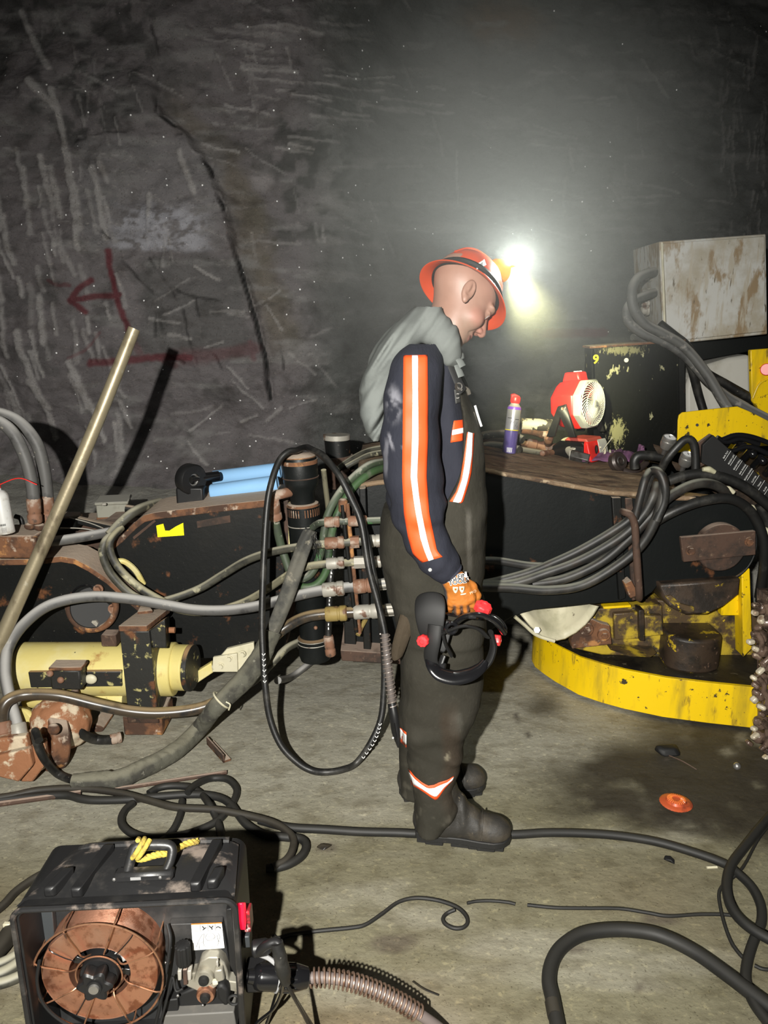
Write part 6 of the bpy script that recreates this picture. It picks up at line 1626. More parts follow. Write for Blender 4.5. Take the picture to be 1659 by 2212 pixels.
# leg bands
def band(pts_top, pts_bot, name, m, off, nv=20):
    return deco(name, pts_top, pts_bot, ov_bvh, m, off=off, nu=5, nv=nv)
band([(882, 1659), (895, 1676), (912, 1690), (925, 1697), (938, 1695), (948, 1690), (968, 1684), (980, 1676)], [(889, 1695), (905, 1704), (920, 1714), (932, 1723), (942, 1729), (948, 1722), (960, 1704), (979, 1684)], 'leg_band', org, .004)
band([(882, 1665), (895, 1682), (910, 1694), (924, 1703), (938, 1702), (948, 1697), (968, 1689), (980, 1678)], [(889, 1692), (903, 1699), (918, 1708), (931, 1717), (942, 1722), (948, 1715), (960, 1700), (979, 1683)], 'leg_reflective', refl, .0075)
band([(864, 1571), (872, 1577), (878, 1582)], [(865, 1602), (872, 1608), (878, 1615)], 'leg_band', org, .004, 8)
band([(864, 1572), (872, 1582), (878, 1588)], [(865, 1594), (872, 1602), (878, 1609)], 'leg_reflective', refl, .0075, 8)

# ---- towel round the neck
tow_rows = [(938, 794, 823, 2.27, .10), (925, 790, 828, 2.27, .125), (890, 780, 838, 2.27, .145), (842, 776, 850, 2.27, .155), (805, 783, 866, 2.27, .16), (770, 799, 890, 2.265, .165), (745, 812, 910, 2.26, .165), (720, 832, 930, 2.255, .155), (697, 852, 948, 2.25, .14), (673, 884, 958, 2.25, .115), (656, 912, 956, 2.25, .09), (648, 922, 950, 2.25, .07), (640, 930, 945, 2.25, .045), (635, 935, 941, 2.25, .02)]
def towel_sdf(X, Y, Z):
    d = s_rows(X, Y, Z, tow_rows)
    P = lambda a, b, c: tuple(at(a, b, c))
    ch = s_chain(X, Y, Z, [P(918, 712, 2.14), P(932, 700, 2.15), P(948, 715, 2.145), P(962, 742, 2.13), P(973, 765, 2.14), P(982, 786, 2.17)], [.030, .038, .036, .028, .020, .016], .02)
    d = smin(d, ch, .03)
    d = smin(d, s_chain(X, Y, Z, [P(935, 690, 2.36), P(962, 735, 2.39), P(985, 780, 2.36)], [.040, .032, .018], .02), .03)
    # folds running along the drape
    u = .83 * X - .55 * Z; v = .55 * X + .83 * Z
    f = .010 * vn(u * 34 + 2 * vn(X * 5, Y * 5, Z * 5), Y * 9, v * 4) + .005 * vn(u * 75, Y * 18, v * 7 + 3) + .003 * fbm(X * 14, Y * 14, Z * 8, 3)
    return d + f
xs = np.arange(-.12, .30, .0045); ys = np.arange(2.06, 2.48, .0055); zs = np.arange(1.18, 1.66, .0045)
tw = obj('neck_towel', sdf_mesh(towel_sdf, xs, ys, zs), mat('grey towel', (.150, .162, .154), .9, layers=[((.12, .13, .125), 8, .45, .7)], bump=(260, .25, .002), spec=.1), man, ang=180)
for pts in [[(982, 778, 2.15), (990, 797, 2.135), (997, 814, 2.13)], [(984, 770, 2.14), (992, 778, 2.12), (1000, 792, 2.115)], [(988, 768, 2.16), (996, 764, 2.15), (998, 775, 2.15)]]:
    obj('towel_tail', MB().tube([at(*p) for p in pts], [.008, .011, .012], n=10, flat=.3), MATS['grey towel'], man)

# ---- boots
boot_m = mat('dusty black leather', (.026, .024, .021), .6, layers=[((.055, .046, .034), 10, .45, .65), ((.018, .017, .016), 16, .55, .7), ((.16, .13, .09), 40, .64, .74)], bump=(90, .35))
rub = mat('black rubber sole', (.014, .014, .014), .6, layers=[((.06, .055, .045), 40, .58, .72)])
def boot(heel, toe, lab):
    """heel, toe: floor points (x, y); built from the sole up"""
    h2, t2 = Vector((heel.x, heel.y, 0)), Vector((toe.x, toe.y, 0))
    ax_ = (t2 - h2).normalized(); sd = Vector((-ax_.y, ax_.x, 0)); L_ = (t2 - h2).length
    g = lambda a, b, c: h2 + ax_ * (a * L_) + sd * b + Vector((0, 0, c))
    lo = Vector((min(h2.x, t2.x) - .06, min(h2.y, t2.y) - .09, .01)); hi = Vector((max(h2.x, t2.x) + .06, max(h2.y, t2.y) + .09, .30))
    def f(X, Y, Z):
        P = lambda *a: tuple(g(*a))
        d = s_chain(X, Y, Z, [P(.15, 0, .06), P(.42, 0, .062), P(.66, 0, .050), P(.83, .0, .046)], [.046, .043, .044, .042], .03)
        d = smin(d, s_ell(*[q for q in ((X - P(.82, 0, .05)[0]), (Y - P(.82, 0, .05)[1]), (Z - P(.82, 0, .044)[2]))], (0, 0, 0), (.055, .050, .042)), .012)
        d = smin(d, s_chain(X, Y, Z, [P(.20, 0, .07), P(.24, 0, .16), P(.23, 0, .28)], [.050, .054, .058], .03), .05)
        d = smin(d, s_chain(X, Y, Z, [P(.34, 0, .15), P(.52, 0, .095)], [.036, .036], .03), .03)
        a_ = (X - h2.x) * ax_.x + (Y - h2.y) * ax_.y
        cr = -.004 * np.exp(-((a_ / L_ - .69) / .014)**2) * sstep(.03, .06, Z)
        d = d - cr * 1.0 + .002 * fbm(X * 30, Y * 30, Z * 30, 3) + .0035 * np.sin(a_ * 150) * np.exp(-((a_ / L_ - .50) / .1)**2) * sstep(.05, .1, Z)
        return np.maximum(d, .022 - Z)
    r_ = thing_part = obj('boot', sdf_mesh(f, np.arange(lo.x, hi.x, .0045), np.arange(lo.y, hi.y, .0045), np.arange(lo.z, hi.z, .0045)), boot_m, man, ang=180)
    r_['label'] = lab
    out = []
    W = [(.0, .0), (.02, .030), (.08, .041), (.18, .045), (.35, .042), (.5, .043), (.68, .050), (.82, .052), (.92, .043), (.98, .022), (1.0, 0)]
    pts = [(a, b) for a, b in W] + [(a, -b) for a, b in W[-2:0:-1]]
    sole = MB().prism([g(a, b * 1.06, .010) for a, b in pts], (0, 0, .022))
    obj('boot_sole', sole, rub, r_, bev=.003)
    for i in range(11):
        a = .04 + .088 * i
        w_ = min(float(np.interp(a + e, [q[0] for q in W], [q[1] for q in W])) for e in (-.07, 0, .07)) * 1.05
        if w_ < .012: continue
        if .30 < a < .42: continue
        obj('lug', MB().box(g(a, 0, .007), (.055 * L_ / .3, 2 * w_, .016), rot=Matrix((ax_, sd, Vector((0, 0, 1)))).transposed(), b=.002), rub, r_)
    obj('toe_cap_seam', MB().tube([g(.70, b, z) for b, z in [(-.048, .035), (-.044, .075), (-.02, .100), (.02, .100), (.044, .075), (.048, .035)]], .0022, n=6), boot_m, r_)
    for k in range(3):
        obj('eyelet', MB().torus(g(.50 + .05 * k, -.036 + .004 * k, .118 - .016 * k), Vector((ax_.y * .4 - sd.x, -.8, .6)), .0042, .0016, n=14, m=5), M['steel'], r_)
    obj('boot_lace', MB().tube([g(.42 + .04 * k, (-.026 if k % 2 else .026), .142 - .0145 * k) for k in range(6)], .0028, n=6), rub, r_)
    obj('tongue', MB().hull([g(a, b, z) for a, z in [(.36, .12), (.40, .175), (.55, .115), (.43, .165)] for b in (-.026, .026)]), boot_m, r_, bev=.006)
    return r_
hl_ = at(896, 1818, 2.145); t1 = at(1105, 1808, 2.12)
boot(Vector((hl_.x, 2.17, 0)), Vector((t1.x, 2.125, 0)), 'near black work boot, dusty')
hl_ = at(862, 1745, 2.36); t1 = at(1048, 1705, 2.42)
boot(Vector((hl_.x, 2.375, 0)), Vector((t1.x, 2.43, 0)), 'far black work boot, half hidden')

# ---- glove on the near hand, and the far one
glm = mat('orange coated work glove', (1, 1, 1), .55, attr='glove', bump=(220, .2, .002))
def hand_pts(s):
    Yk = lambda d: (2.045 + d) if s < 0 else (2 * YT - 2.045 - d)
    P = lambda x, y, d: tuple(at(x, y, Yk(d)))
    kn = [(1017, 1291, .004), (1003, 1299, 0), (988, 1302, .002), (974, 1300, .008)]
    rt = [(992, 1250, .0), (985, 1251, -.002), (978, 1253, 0), (970, 1257, .004)]
    tip = [[(1021, 1306, .012), (1020, 1318, .034), (1014, 1318, .052)], [(1006, 1316, .010), (1005, 1325, .034), (1000, 1322, .054)], [(989, 1318, .012), (988, 1326, .035), (984, 1322, .054)], [(972, 1312, .016), (971, 1319, .034), (969, 1316, .050)]]
    return P, kn, rt, tip
def glove_sdf(s):
    P, kn, rt, tip = hand_pts(s)
    def f(X, Y, Z):
        d = s_chain(X, Y, Z, [P(966, 1234, .002), P(980, 1254, 0)], [.034, .031], .02)
        for a, b in zip(rt, kn):
            d = smin(d, s_cone(X, Y, Z, P(*a), P(*b), .0175, .0145), .014)
        fg = None
        for k, b in enumerate(kn):
            r0 = [.0100, .0103, .0098, .0088][k]
            e = s_chain(X, Y, Z, [P(*b)] + [P(*q) for q in tip[k]], [r0 + .002, r0 + .0006, r0, r0 - .001], .004)
            fg = e if fg is None else smin(fg, e, .0022)
        d = smin(d, fg, .005)
        th = s_chain(X, Y, Z, [P(1000, 1258, .012), P(1019, 1268, .018), P(1029, 1286, .026), P(1027, 1302, .036)], [.018, .0145, .0125, .0105], .008)
        return smin(d, th, .007) + .0006 * vn(X * 180, Y * 180, Z * 180)
    c = Vector(P(998, 1280, .02))
    h = .0019
    return sdf_mesh(f, np.arange(c.x - .075, c.x + .07, h), np.arange(c.y - .075, c.y + .075, h), np.arange(c.z - .075, c.z + .085, h))
gl_mb = glove_sdf(-1)
gl = obj('work_glove', gl_mb, glm, man, ang=180)
gl_bvh = gl_mb.bvh()
def gl_col(X, Y, Z, px, py):
    n = fbm(X * 60, Y * 60, Z * 60, 3)
    edge = np.interp(py, [1230, 1255, 1270, 1290, 1300, 1330], [958, 955, 962, 968, 966, 962])
    top = 1256 - (px - 955) * .5
    m = sstep(-2.5, 2.5, px - edge + 2 * n) * sstep(-2, 2, py - top)
    o_ = np.array([.42, .14, .022]); g_ = np.array([.045, .045, .048])
    valley = 0
    for vx in (981, 996, 1011):
        valley = np.maximum(valley, sstep(5, 1.5, np.abs(px - vx - .1 * (py - 1305))) * sstep(1304, 1312, py) * sstep(1332, 1326, py))
    m = m * (1 - .8 * valley)
    return (g_ * (1 - m[:, None]) + o_ * m[:, None]) * (1 + .15 * n[:, None])
colour(gl, 'glove', gl_col)
g2 = obj('work_glove', glove_sdf(1), glm, man, ang=180)
colour(g2, 'glove', lambda X, Y, Z, px, py: np.stack([.70 + 0 * X, .22 + 0 * X, .03 + 0 * X], -1))
def glove_text(txt, px, py, size, ang, m, off, bold=0):
    """lettering printed on the back of the glove"""
    mb = text_mb(txt, size, (0, 0, 0), (1, 0, 0), (0, 0, 1), depth=0, bold=bold)
    c_ = at(px, py, 2.02); k = F / (2.02 * 1.04)
    vs = []
    for v in mb.v:
        x_, z_ = v.x * math.cos(ang) - v.z * math.sin(ang), v.x * math.sin(ang) + v.z * math.cos(ang)
        d_ = ray(px + x_ * k, py - z_ * k).normalized()
        hh = gl_bvh.ray_cast(Vector((0, 0, CAMH)), d_)
        vs.append(hh[0] - d_ * off if hh[0] else c_ + Vector((x_, 0.01, z_)))
    mb.v = vs
    return obj('lettering', mb, m, gl)
a_ = R(10)
glove_text('KLEIN', 991, 1246.5, .0175, a_, M['white'], .0022, .0017)
glove_text('TOOLS', 991, 1256.5, .0175, a_, M['white'], .0022, .0017)
glove_text('KLEIN', 991, 1246.5, .0175, a_, M['ink'], .0034, .0003)
glove_text('TOOLS', 991, 1256.5, .0175, a_, M['ink'], .0034, .0003)
pale = mat('pale print', (.80, .70, .52), .6)
for x, y in [(984, 1274), (998, 1273)]:
    deco('shield_mark', [(x - 6, y - 6), (x - 6, y), (x - 3, y + 6), (x, y + 8)], [(x + 6, y - 6), (x + 6, y), (x + 3, y + 6), (x, y + 8)], gl_bvh, pale, off=.002, nu=4, nv=8, solid=.0004, parent=gl)
    deco('shield_inner', [(x - 2, y - 3), (x - 2, y + 1)], [(x + 2, y - 3), (x + 2, y + 1)], gl_bvh, M['orange_ink'], off=.0032, nu=2, nv=2, solid=.0003, parent=gl)
deco('bar_mark', [(995, 1283), (995, 1286)], [(1007, 1281), (1007, 1284)], gl_bvh, pale, off=.002, nu=4, nv=2, solid=.0004, parent=gl)
glove_text('PRO', 1022, 1279, .010, R(25), pale, .002)

# ---- hard hat with cap lamp
HATC = at(1003, 630, 2.245)
RHAT = Matrix.Rotation(R(8), 3, 'Z') @ Matrix.Rotation(R(36), 3, 'Y') @ Matrix.Rotation(R(-30), 3, 'X')
def hat_w(p): return HATC + RHAT @ Vector(p)
hat_m = mat('orange red hard hat', (.50, .062, .02), .4, layers=[((.38, .055, .02), 12, .55, .75)], coat=.15)
K = .83
def hat_mesh():
    prof = [(.150, -.006), (.153, -.004), (.150, 0), (.132, .006), (.118, .012), (.113, .022), (.111, .045), (.104, .078), (.088, .108), (.062, .130), (.032, .141), (.0, .145)]
    n = 64; vs = []; fs = []
    inner = [(.0, .140), (.032, .136), (.062, .125), (.086, .104), (.101, .076), (.108, .045), (.110, .02), (.115, .008), (.132, .001), (.150, -.006)]
    pr = inner + prof[1:]
    for r_, h_ in pr:
        for k in range(n):
            t = 2 * math.pi * k / n
            fwd = max(0, math.cos(t)) ** 2
            ridge = .004 * math.exp(-((math.sin(t) * r_) / .014)**2) * (h_ > .04)
            x = r_ * math.cos(t) * (1.06 + .04 * fwd); y = r_ * math.sin(t) * .92
            z = h_ - .016 * (r_ > .118) * (r_ - .118) / .03 * (.4 + .6 * abs(math.cos(t))) + ridge
            vs.append(hat_w((x * K, y * K, z * K)))
    m = len(pr)
    for i in range(m - 1):
        for k in range(n):
            fs.append((i * n + k, i * n + (k + 1) % n, (i + 1) * n + (k + 1) % n, (i + 1) * n + k))
    return MB().add(vs, fs)
hat_mb = hat_mesh()
hat = obj('hard_hat', hat_mb, hat_m, man, ang=50)
hat_bvh = hat_mb.bvh()
obj('headband', MB().torus(hat_w((0, 0, .012)), RHAT @ Vector((0, 0, 1)), .100, .010, n=40, m=8), M['soft_black'], hat)
for s in (-1, 1):
    obj('hat_ridge', MB().tube([hat_w((x * K, s * .03, z * K)) for x, z in [(.095, .085), (.07, .118), (.03, .139), (-.03, .139), (-.07, .118), (-.1, .075)]], .006, n=8), hat_m, hat)
deco('sticker', [(1028, 572), (1030, 583)], [(1046, 560), (1050, 572)], hat_bvh, M['paper'], off=.002, nu=4, nv=4, solid=.0005, parent=hat)
deco('sticker_print', [(1033, 573), (1035, 580)], [(1043, 566), (1046, 573)], hat_bvh, M['ink_grey'], off=.0032, nu=4, nv=2, solid=.0005, parent=hat)
LC = (.052, -.022, .120)
lamp_ax = Vector((.80, .0, .45)).normalized()
lm = obj('cap_lamp', MB().lathe([(.0, -.030), (.020, -.028), (.027, -.018), (.030, .0), (.032, .020), (.029, .024)], hat_w(LC), RHAT @ lamp_ax, n=28), mat('amber lamp body', (.80, .30, .03), .4), hat)  # amber body colour stands in for the orange light round the lamp
obj('lamp_bracket', MB().hull([hat_w(p) for p in [(.062, -.034, .085), (.066, .0, .085), (.035, -.036, .110), (.035, .0, .114), (.066, -.032, .115), (.05, -.006, .126)]]), M['plastic_clean'], hat, bev=.003)
lens_m = mat('lit lamp lens', (1, 1, 1), .3, emit=((1.0, .90, .62), 90))
lens_o = hat_w(LC) + RHAT @ (lamp_ax * .022)
obj('lamp_lens', MB().lathe([(.0, .010), (.014, .008), (.024, .003), (.028, .0)], lens_o, RHAT @ lamp_ax, n=28), lens_m, hat)
ring_ = MB()
for k in range(5):
    t = R(20 + 80 * k)
    u_ = RHAT @ Vector((0, math.cos(t), math.sin(t)))
    ring_.hull([lens_o + u_ * .024 + RHAT @ lamp_ax * q_ for q_ in (-.004, .010)] + [lens_o + u_ * .036 + RHAT @ lamp_ax * q_ for q_ in (-.002, .014)] + [lens_o + u_ * .03 + (RHAT @ lamp_ax).cross(u_) * w_ for w_ in (-.004, .004)])
obj('lamp_bezel', ring_, mat('amber bezel', (.85, .42, .03), .4), hat)
# the lamp's own light
def lamp(name, kind, loc, energy, col, tgt=None, **k):
    ld = bpy.data.lights.new(name, kind); ld.energy = energy; ld.color = col
    for a, b in k.items(): setattr(ld, a, b)
    lo_ = bpy.data.objects.new(name, ld); COL.objects.link(lo_); lo_.location = loc
    if tgt is not None: lo_.rotation_euler = (Vector(tgt) - Vector(loc)).to_track_quat('-Z', 'Y').to_euler()
    return lo_
lp = lens_o + RHAT @ lamp_ax * .024
lamp('cap_lamp_beam', 'SPOT', lp, 430, (1.0, .97, .52), at(1232, 862, 4.3), spot_size=R(27), spot_blend=.9, shadow_soft_size=.03)
lamp('cap_lamp_spill', 'POINT', lp + RHAT @ Vector((-.012, -.030, .022)), 11.0, (.95, 1.0, .94), shadow_soft_size=.02)

# ---- welding mask headgear in his hand
wm = thing('welding_headgear', 'black welding mask headgear with three red knobs hanging from his gloved hand', 'welding mask', at(985, 1465, 2.02))
gb = M['gloss_black']
shell_ = MB()
rows = []
hp = [[(898, 1290), (912, 1280), (935, 1276), (960, 1283)], [(895, 1318), (912, 1312), (938, 1310), (966, 1312)], [(900, 1352), (918, 1350), (940, 1350), (960, 1350)], [(912, 1385), (924, 1386), (940, 1388), (955, 1388)]]
for i, r_ in enumerate(hp):
    rows.append([at(x, y, [2.03, 1.995, 1.985, 1.99][i] + .012 * (3 - k) ** 1.3 / 2) for k, (x, y) in enumerate(r_)])
obj('crown_shell', shell_.grid(rows), M['soft_black'], wm, solid=.006, sub=2, ang=180)
def strap(name, pts, w, m=gb, flat=.25, n=12):
    return obj(name, MB().tube([at(*p) for p in pts], w, n=n, flat=flat), m, wm)
strap('top_strap', [(944, 1318, 2.05), (962, 1324, 2.06), (985, 1328, 2.075), (1010, 1330, 2.06), (1040, 1334, 2.03)], .016, flat=.35)
strap('brow_band', [(985, 1345, 2.00), (1004, 1332, 1.98), (1035, 1328, 1.97), (1062, 1338, 1.97), (1078, 1352, 1.98), (1088, 1366, 2.0)], .012, flat=.7)
strap('brow_band', [(1088, 1366, 2.0), (1086, 1352, 2.03), (1070, 1336, 2.06), (1044, 1328, 2.07)], .010, flat=.7)
strap('side_arm', [(940, 1350, 1.985), (936, 1385, 1.975), (930, 1420, 1.98), (938, 1445, 1.99)], .021, M['soft_black'], flat=.35)
strap('side_arm', [(1060, 1365, 2.02), (1066, 1395, 2.02), (1058, 1425, 2.01), (1042, 1448, 2.0)], [.018, .024, .024, .018], M['soft_black'], flat=.4)
strap('side_arm', [(955, 1360, 1.99), (962, 1390, 1.99), (975, 1415, 2.0)], .012, M['soft_black'], flat=.4)
strap('chin_hoop', [(927, 1424, 1.985), (934, 1440, 1.965), (950, 1456, 1.955), (980, 1464, 1.95), (1012, 1458, 1.955), (1036, 1444, 1.97), (1048, 1428, 1.985)], [.012, .018, .022, .023, .022, .017, .010], gb, flat=.4)
strap('headband', [(950, 1372, 1.99), (975, 1360, 1.965), (1005, 1352, 1.96), (1035, 1360, 1.97), (1052, 1376, 1.99)], .012, M['soft_black'], flat=.4)
strap('headband', [(958, 1416, 1.99), (952, 1436, 1.98), (962, 1440, 1.97)], .009, M['plastic_clean'], flat=.5)
obj('ratchet', MB().torus(at(975, 1357, 1.965), Vector((.2, -1, -.1)), .015, .006, n=24, m=8), gb, wm)
obj('visor_plate', MB().grid([[at(x, y, Y) for x, y, Y in r_] for r_ in [[(944, 1330, 2.03), (962, 1336, 2.035), (985, 1340, 2.03)], [(940, 1365, 2.02), (956, 1375, 2.02), (972, 1378, 2.01)], [(940, 1400, 2.0), (952, 1412, 2.0), (962, 1415, 2.0)]]]), M['soft_black'], wm, solid=.004, sub=1, ang=180)
def knob(px, py, Y, r_, axis):
    c_ = at(px, py, Y); a_ = Vector(axis).normalized()
    _, u_, w_ = frame_of(a_)
    vs = []; n = 36
    for h_, k_ in [(-.010, .9), (-.008, 1), (.008, 1), (.011, .88), (.012, .45), (.008, .4), (.008, .0)]:
        for i in range(n):
            t = 2 * math.pi * i / n
            rr_ = r_ * k_ * (1 + (.06 * math.cos(t * 9) if k_ > .85 else 0))
            vs.append(c_ + a_ * h_ + u_ * rr_ * math.cos(t) + w_ * rr_ * math.sin(t))
    fs = [(i * n + k, i * n + (k + 1) % n, (i + 1) * n + (k + 1) % n, (i + 1) * n + k) for i in range(6) for k in range(n)] + [tuple(range(n))[::-1]]
    obj('red_knob', MB().add(vs, fs), MATS['bright red knob'], wm)
mat('bright red knob', (.85, .035, .04), .4)
knob(1043, 1313, 2.0, .0235, (.25, -.25, .93))
knob(914, 1384, 1.975, .0165, (-.35, -.92, .1))
knob(1073, 1383, 2.03, .015, (.93, -.35, 0))
obj('knob_base', MB().hull(A([(1026, 1322), (1060, 1326), (1064, 1334), (1020, 1330)], 1.99) + A([(1030, 1318), (1056, 1322)], 2.03)), gb, wm, bev=.004)
obj('hinge', MB().box(at(1020, 1332, 1.965), (.025, .012, .012), b=.003), M['plastic_clean'], wm)
# ------------------------------------------------------------------ wire feeder (welder) at the lower left
we = thing('wire_feeder', 'black portable welding wire feeder with an open side showing a copper spool, bottom left', 'wire feeder', (-.62, 1.45, 0))
pl_ = M['plastic']; pc_ = M['plastic_clean']
# world frame of the case: front face at Y=YF, turned slightly
YF = 1.35
Lx, Rx = at(30, 1962, YF).x, at(507, 1945, YF).x
ZT = (at(30, 1965, YF).z + at(507, 1945, YF).z) / 2
WD = Rx - Lx; DP = .20
yaw = R(3.0)
eX = Vector((math.cos(yaw), math.sin(yaw), .012)).normalized(); eZ = Vector((-.012, 0, 1)).normalized(); eY = eZ.cross(eX)
O = Vector((Lx, YF - .01, ZT))          # upper left corner of the open side
def wp(x, y, z): return O + eX * x + eY * y + eZ * z      # x right, y back, z up (0 = top edge)
ROT = Matrix((eX, eY, eZ)).transposed()
ZB = -(ZT - .004)
def rrect(x0, z0, x1, z1, r, y, n=5):
    pts = []
    for cx_, cz_, a0 in [(x1 - r, z1 - r, 0), (x0 + r, z1 - r, 90), (x0 + r, z0 + r, 180), (x1 - r, z0 + r, 270)]:
        for k in range(n + 1):
            t = R(a0 + 90 * k / n)
            pts.append(wp(cx_ + r * math.cos(t), y, cz_ + r * math.sin(t)))
    return pts
# case: rim at the front, shell walls behind, back panel inside
sh_ = MB()
out0, out1 = rrect(0, ZB, WD, 0, .025, 0), rrect(.004, ZB, WD - .004, -.004, .03, DP)
in0, in1 = rrect(.012, ZB + .012, WD - .012, -.012, .018, 0), rrect(.012, ZB + .012, WD - .012, -.012, .018, DP * .62)
sh_.loft([out1, out0, in0, in1], caps=False)
obj('case_shell', sh_, pc_, we, bev=.002)
sl_ = MB()
prof = [(.004, 0), (.030, .03), (.055, .038), (WD - .05, .034), (WD - .018, .02), (WD - .004, 0)]
sl_.hull([wp(x, y, z) for x, z, y in [(p[0], p[1] * 0 - .006, .012) for p in prof] + [(p[0] + (.035 if p[0] < .1 else -.01), p[1] * .5 + .0, DP * .35) for p in prof] + [(max(p[0] + (.06 if p[0] < .1 else -.012), .05), p[1] * .45, DP * .85) for p in prof] + [(max(p[0] + (.065 if p[0] < .1 else -.015), .05), -.05, DP) for p in prof]])
obj('top_shell', sl_, pl_, we, bev=.008)
obj('rim_bead', MB().tube([p for p in rrect(.002, ZB, WD - .002, -.001, .025, -.004)], .0065, n=8, sub=1, closed=True), pl_, we)
def bpanel(x0, z0, x1, z1, y, th, name, m, b=.003):
    c_ = wp((x0 + x1) / 2, y + th / 2, (z0 + z1) / 2)
    return obj(name, MB().box(c_, (abs(x1 - x0), th, abs(z1 - z0)), rot=ROT, b=b), m, we)
bpanel(.012, ZB + .01, WD - .012, -.012, DP * .60, .006, 'back_panel', mat('scuffed dark panel', (.020, .0205, .021), .5, layers=[((.05, .047, .045), 9, .45, .7), ((.018, .018, .018), 5, .55, .75)], bump=(90, .1)))
# raised cell on the right for the drive rolls, and dark divider
PXX = lambda px: (px - 30) / (507 - 30) * WD
def wpx(px, py, y):
    """point of the case plane at depth y behind the open side, seen at a photo point"""
    o_ = Vector((0, 0, CAMH)); d_ = ray(px, py)
    q_ = wp(0, y, 0)
    t = (q_ - o_).dot(eY) / d_.dot(eY)
    return o_ + d_ * t
def wquad(name, poly, y, th, m, b=.002, parent=None):
    pts = [wpx(a, b_, y) for a, b_ in poly]
    return obj(name, MB().prism(pts, eY * th), m, parent or we, bev=b)
wquad('side_pad', [(488, 1965), (505, 1962), (522, 2100), (508, 2110), (496, 2085)], DP * .2, .05, pc_)
wquad('inner_cover', [(365, 1997), (480, 1993), (492, 2060), (500, 2110), (505, 2225), (352, 2235), (360, 2090)], DP * .50, .02, MATS['scuffed dark panel'])
wquad('corner_post', [(36, 1974), (70, 1972), (86, 2260), (60, 2262)], DP * .3, .02, pc_)
wquad('corner_post', [(80, 1965), (112, 1962), (118, 2030), (92, 2040)], DP * .5, .02, mat('grey blue panel', (.04, .045, .048), .5))
# copper spool
cop = mat('copper wire', (.80, .41, .27), .36, .92, layers=[((.45, .19, .11), 30, .48, .62, (1, 1, 1)), ((.85, .50, .36), 12, .55, .75)], bump=(140, .2, .002))
# wound-wire grooves: rings round the spool axis
SPC = wpx(212, 2112, .035)
spool = thing('wire_spool', 'large spool of copper welding wire mounted inside the open feeder', 'wire spool', SPC - Vector((0, 0, .12)))
axS = eY
uS, wS = eX, eZ
def sp(r_, a, h): return SPC + (uS * math.cos(a) + wS * math.sin(a)) * r_ + axS * h
RS = .1270
wind = MB(); pr = []
r_in, r_out, h0, h1 = .0665, RS * .985, .012, .098
n_f, n_o = 26, 44
for i in range(n_f + 1):
    r_ = r_in + (r_out - r_in) * i / n_f
    pr.append((r_, h0 + .0012 * (i % 2)))
for i in range(1, n_o + 1):
    pr.append((r_out + .0012 * (i % 2), h0 + (h1 - h0) * i / n_o))
pr += [(r_in, h1)]
n = 120; vs = []; fs = []
for r_, h_ in pr:
    for k in range(n): vs.append(sp(r_, 2 * math.pi * k / n, h_))
for i in range(len(pr)):
    j = (i + 1) % len(pr)
    for k in range(n): fs.append((i * n + k, i * n + (k + 1) % n, j * n + (k + 1) % n, j * n + k))
obj('wound_wire', MB().add(vs, fs), cop, spool, ang=60)
cage = mat('coppered cage wire', (.50, .26, .15), .38, .8, layers=[((.16, .09, .06), 26, .5, .66)])
RC = RS * 1.10
for h_ in (.000, .104):
    obj('cage_ring', MB().torus(SPC + axS * h_, axS, RC, .0024, n=72, m=8, u=uS), cage, spool)
obj('cage_ring', MB().torus(SPC + axS * .006, axS, .050, .0020, n=48, m=8, u=uS), cage, spool)
for k in range(8):
    a0 = R(162 + 45 * k)
    obj('cage_spoke', MB().tube([sp(.040, a0 + .06, .03), sp(.060, a0 + .03, .004), sp(.085, a0, -.001), sp(RC, a0 - .02, 0), sp(RC + .001, a0 - .02, .052), sp(RC, a0 - .02, .104)], .0019, n=7, sub=4), cage, spool)
for k in range(4):
    a0 = R(50 + 95 * k)
    obj('wire_clip', MB().tube([sp(.062, a0, .012), sp(.085, a0, .008), sp(.121, a0, .009), sp(.1235, a0, .03), sp(.1235, a0, .09)], .0013, n=6, sub=3), M['gloss_black'], spool)
for h_, t_ in ((.10, 0),):
    obj('paper_tag', MB().grid([[sp(.048 + .012 * i, R(14 + 9 * k), .028 + .004 * math.sin(i + k)) for k in range(5)] for i in range(3)]), M['paper'], spool, solid=.0005)
hubm = MB()
star = []
for k in range(48):
    t = 2 * math.pi * k / 48
    star.append((.034 * (1 + .17 * math.cos(6 * t)), t))
rows = []
for h_, k_ in [(-.026, .55), (-.028, .85), (-.024, 1), (.0, 1), (.004, .9)]:
    rows.append([sp(r_ * k_, t, h_) for r_, t in star])
hubm.loft(rows)
kn_ = obj('hub_knob', hubm, M['plastic_clean'], spool)
obj('knob_recess', MB().lathe([(.013, -.0285), (.016, -.0295), (.0165, -.027)], SPC, axS, n=28), M['soft_black'], kn_)
obj('spindle_end', MB().lathe([(0, -.034), (.0105, -.0335), (.0115, -.031), (.0115, -.024)], SPC, axS, n=24), M['steel'], kn_)
obj('hub_core', MB().lathe([(.040, .005), (.042, .01), (.042, .10)], SPC, axS, n=36), M['plastic_clean'], spool)
for k in range(4):
    a0 = R(70 + 90 * k)
    obj('hub_fin', MB().hull([sp(r_, a0 + e, h_) for r_ in (.040, .066) for e in (-.16, .16) for h_ in (.03, .095)]), M['gloss_black'], spool, bev=.003)
obj('bail_wire', MB().tube([wpx(x, y, .02) for x, y in [(85, 2075), (80, 2120), (92, 2165), (125, 2200), (170, 2222), (240, 2232)]], .0035, n=8), M['soft_black'], we)
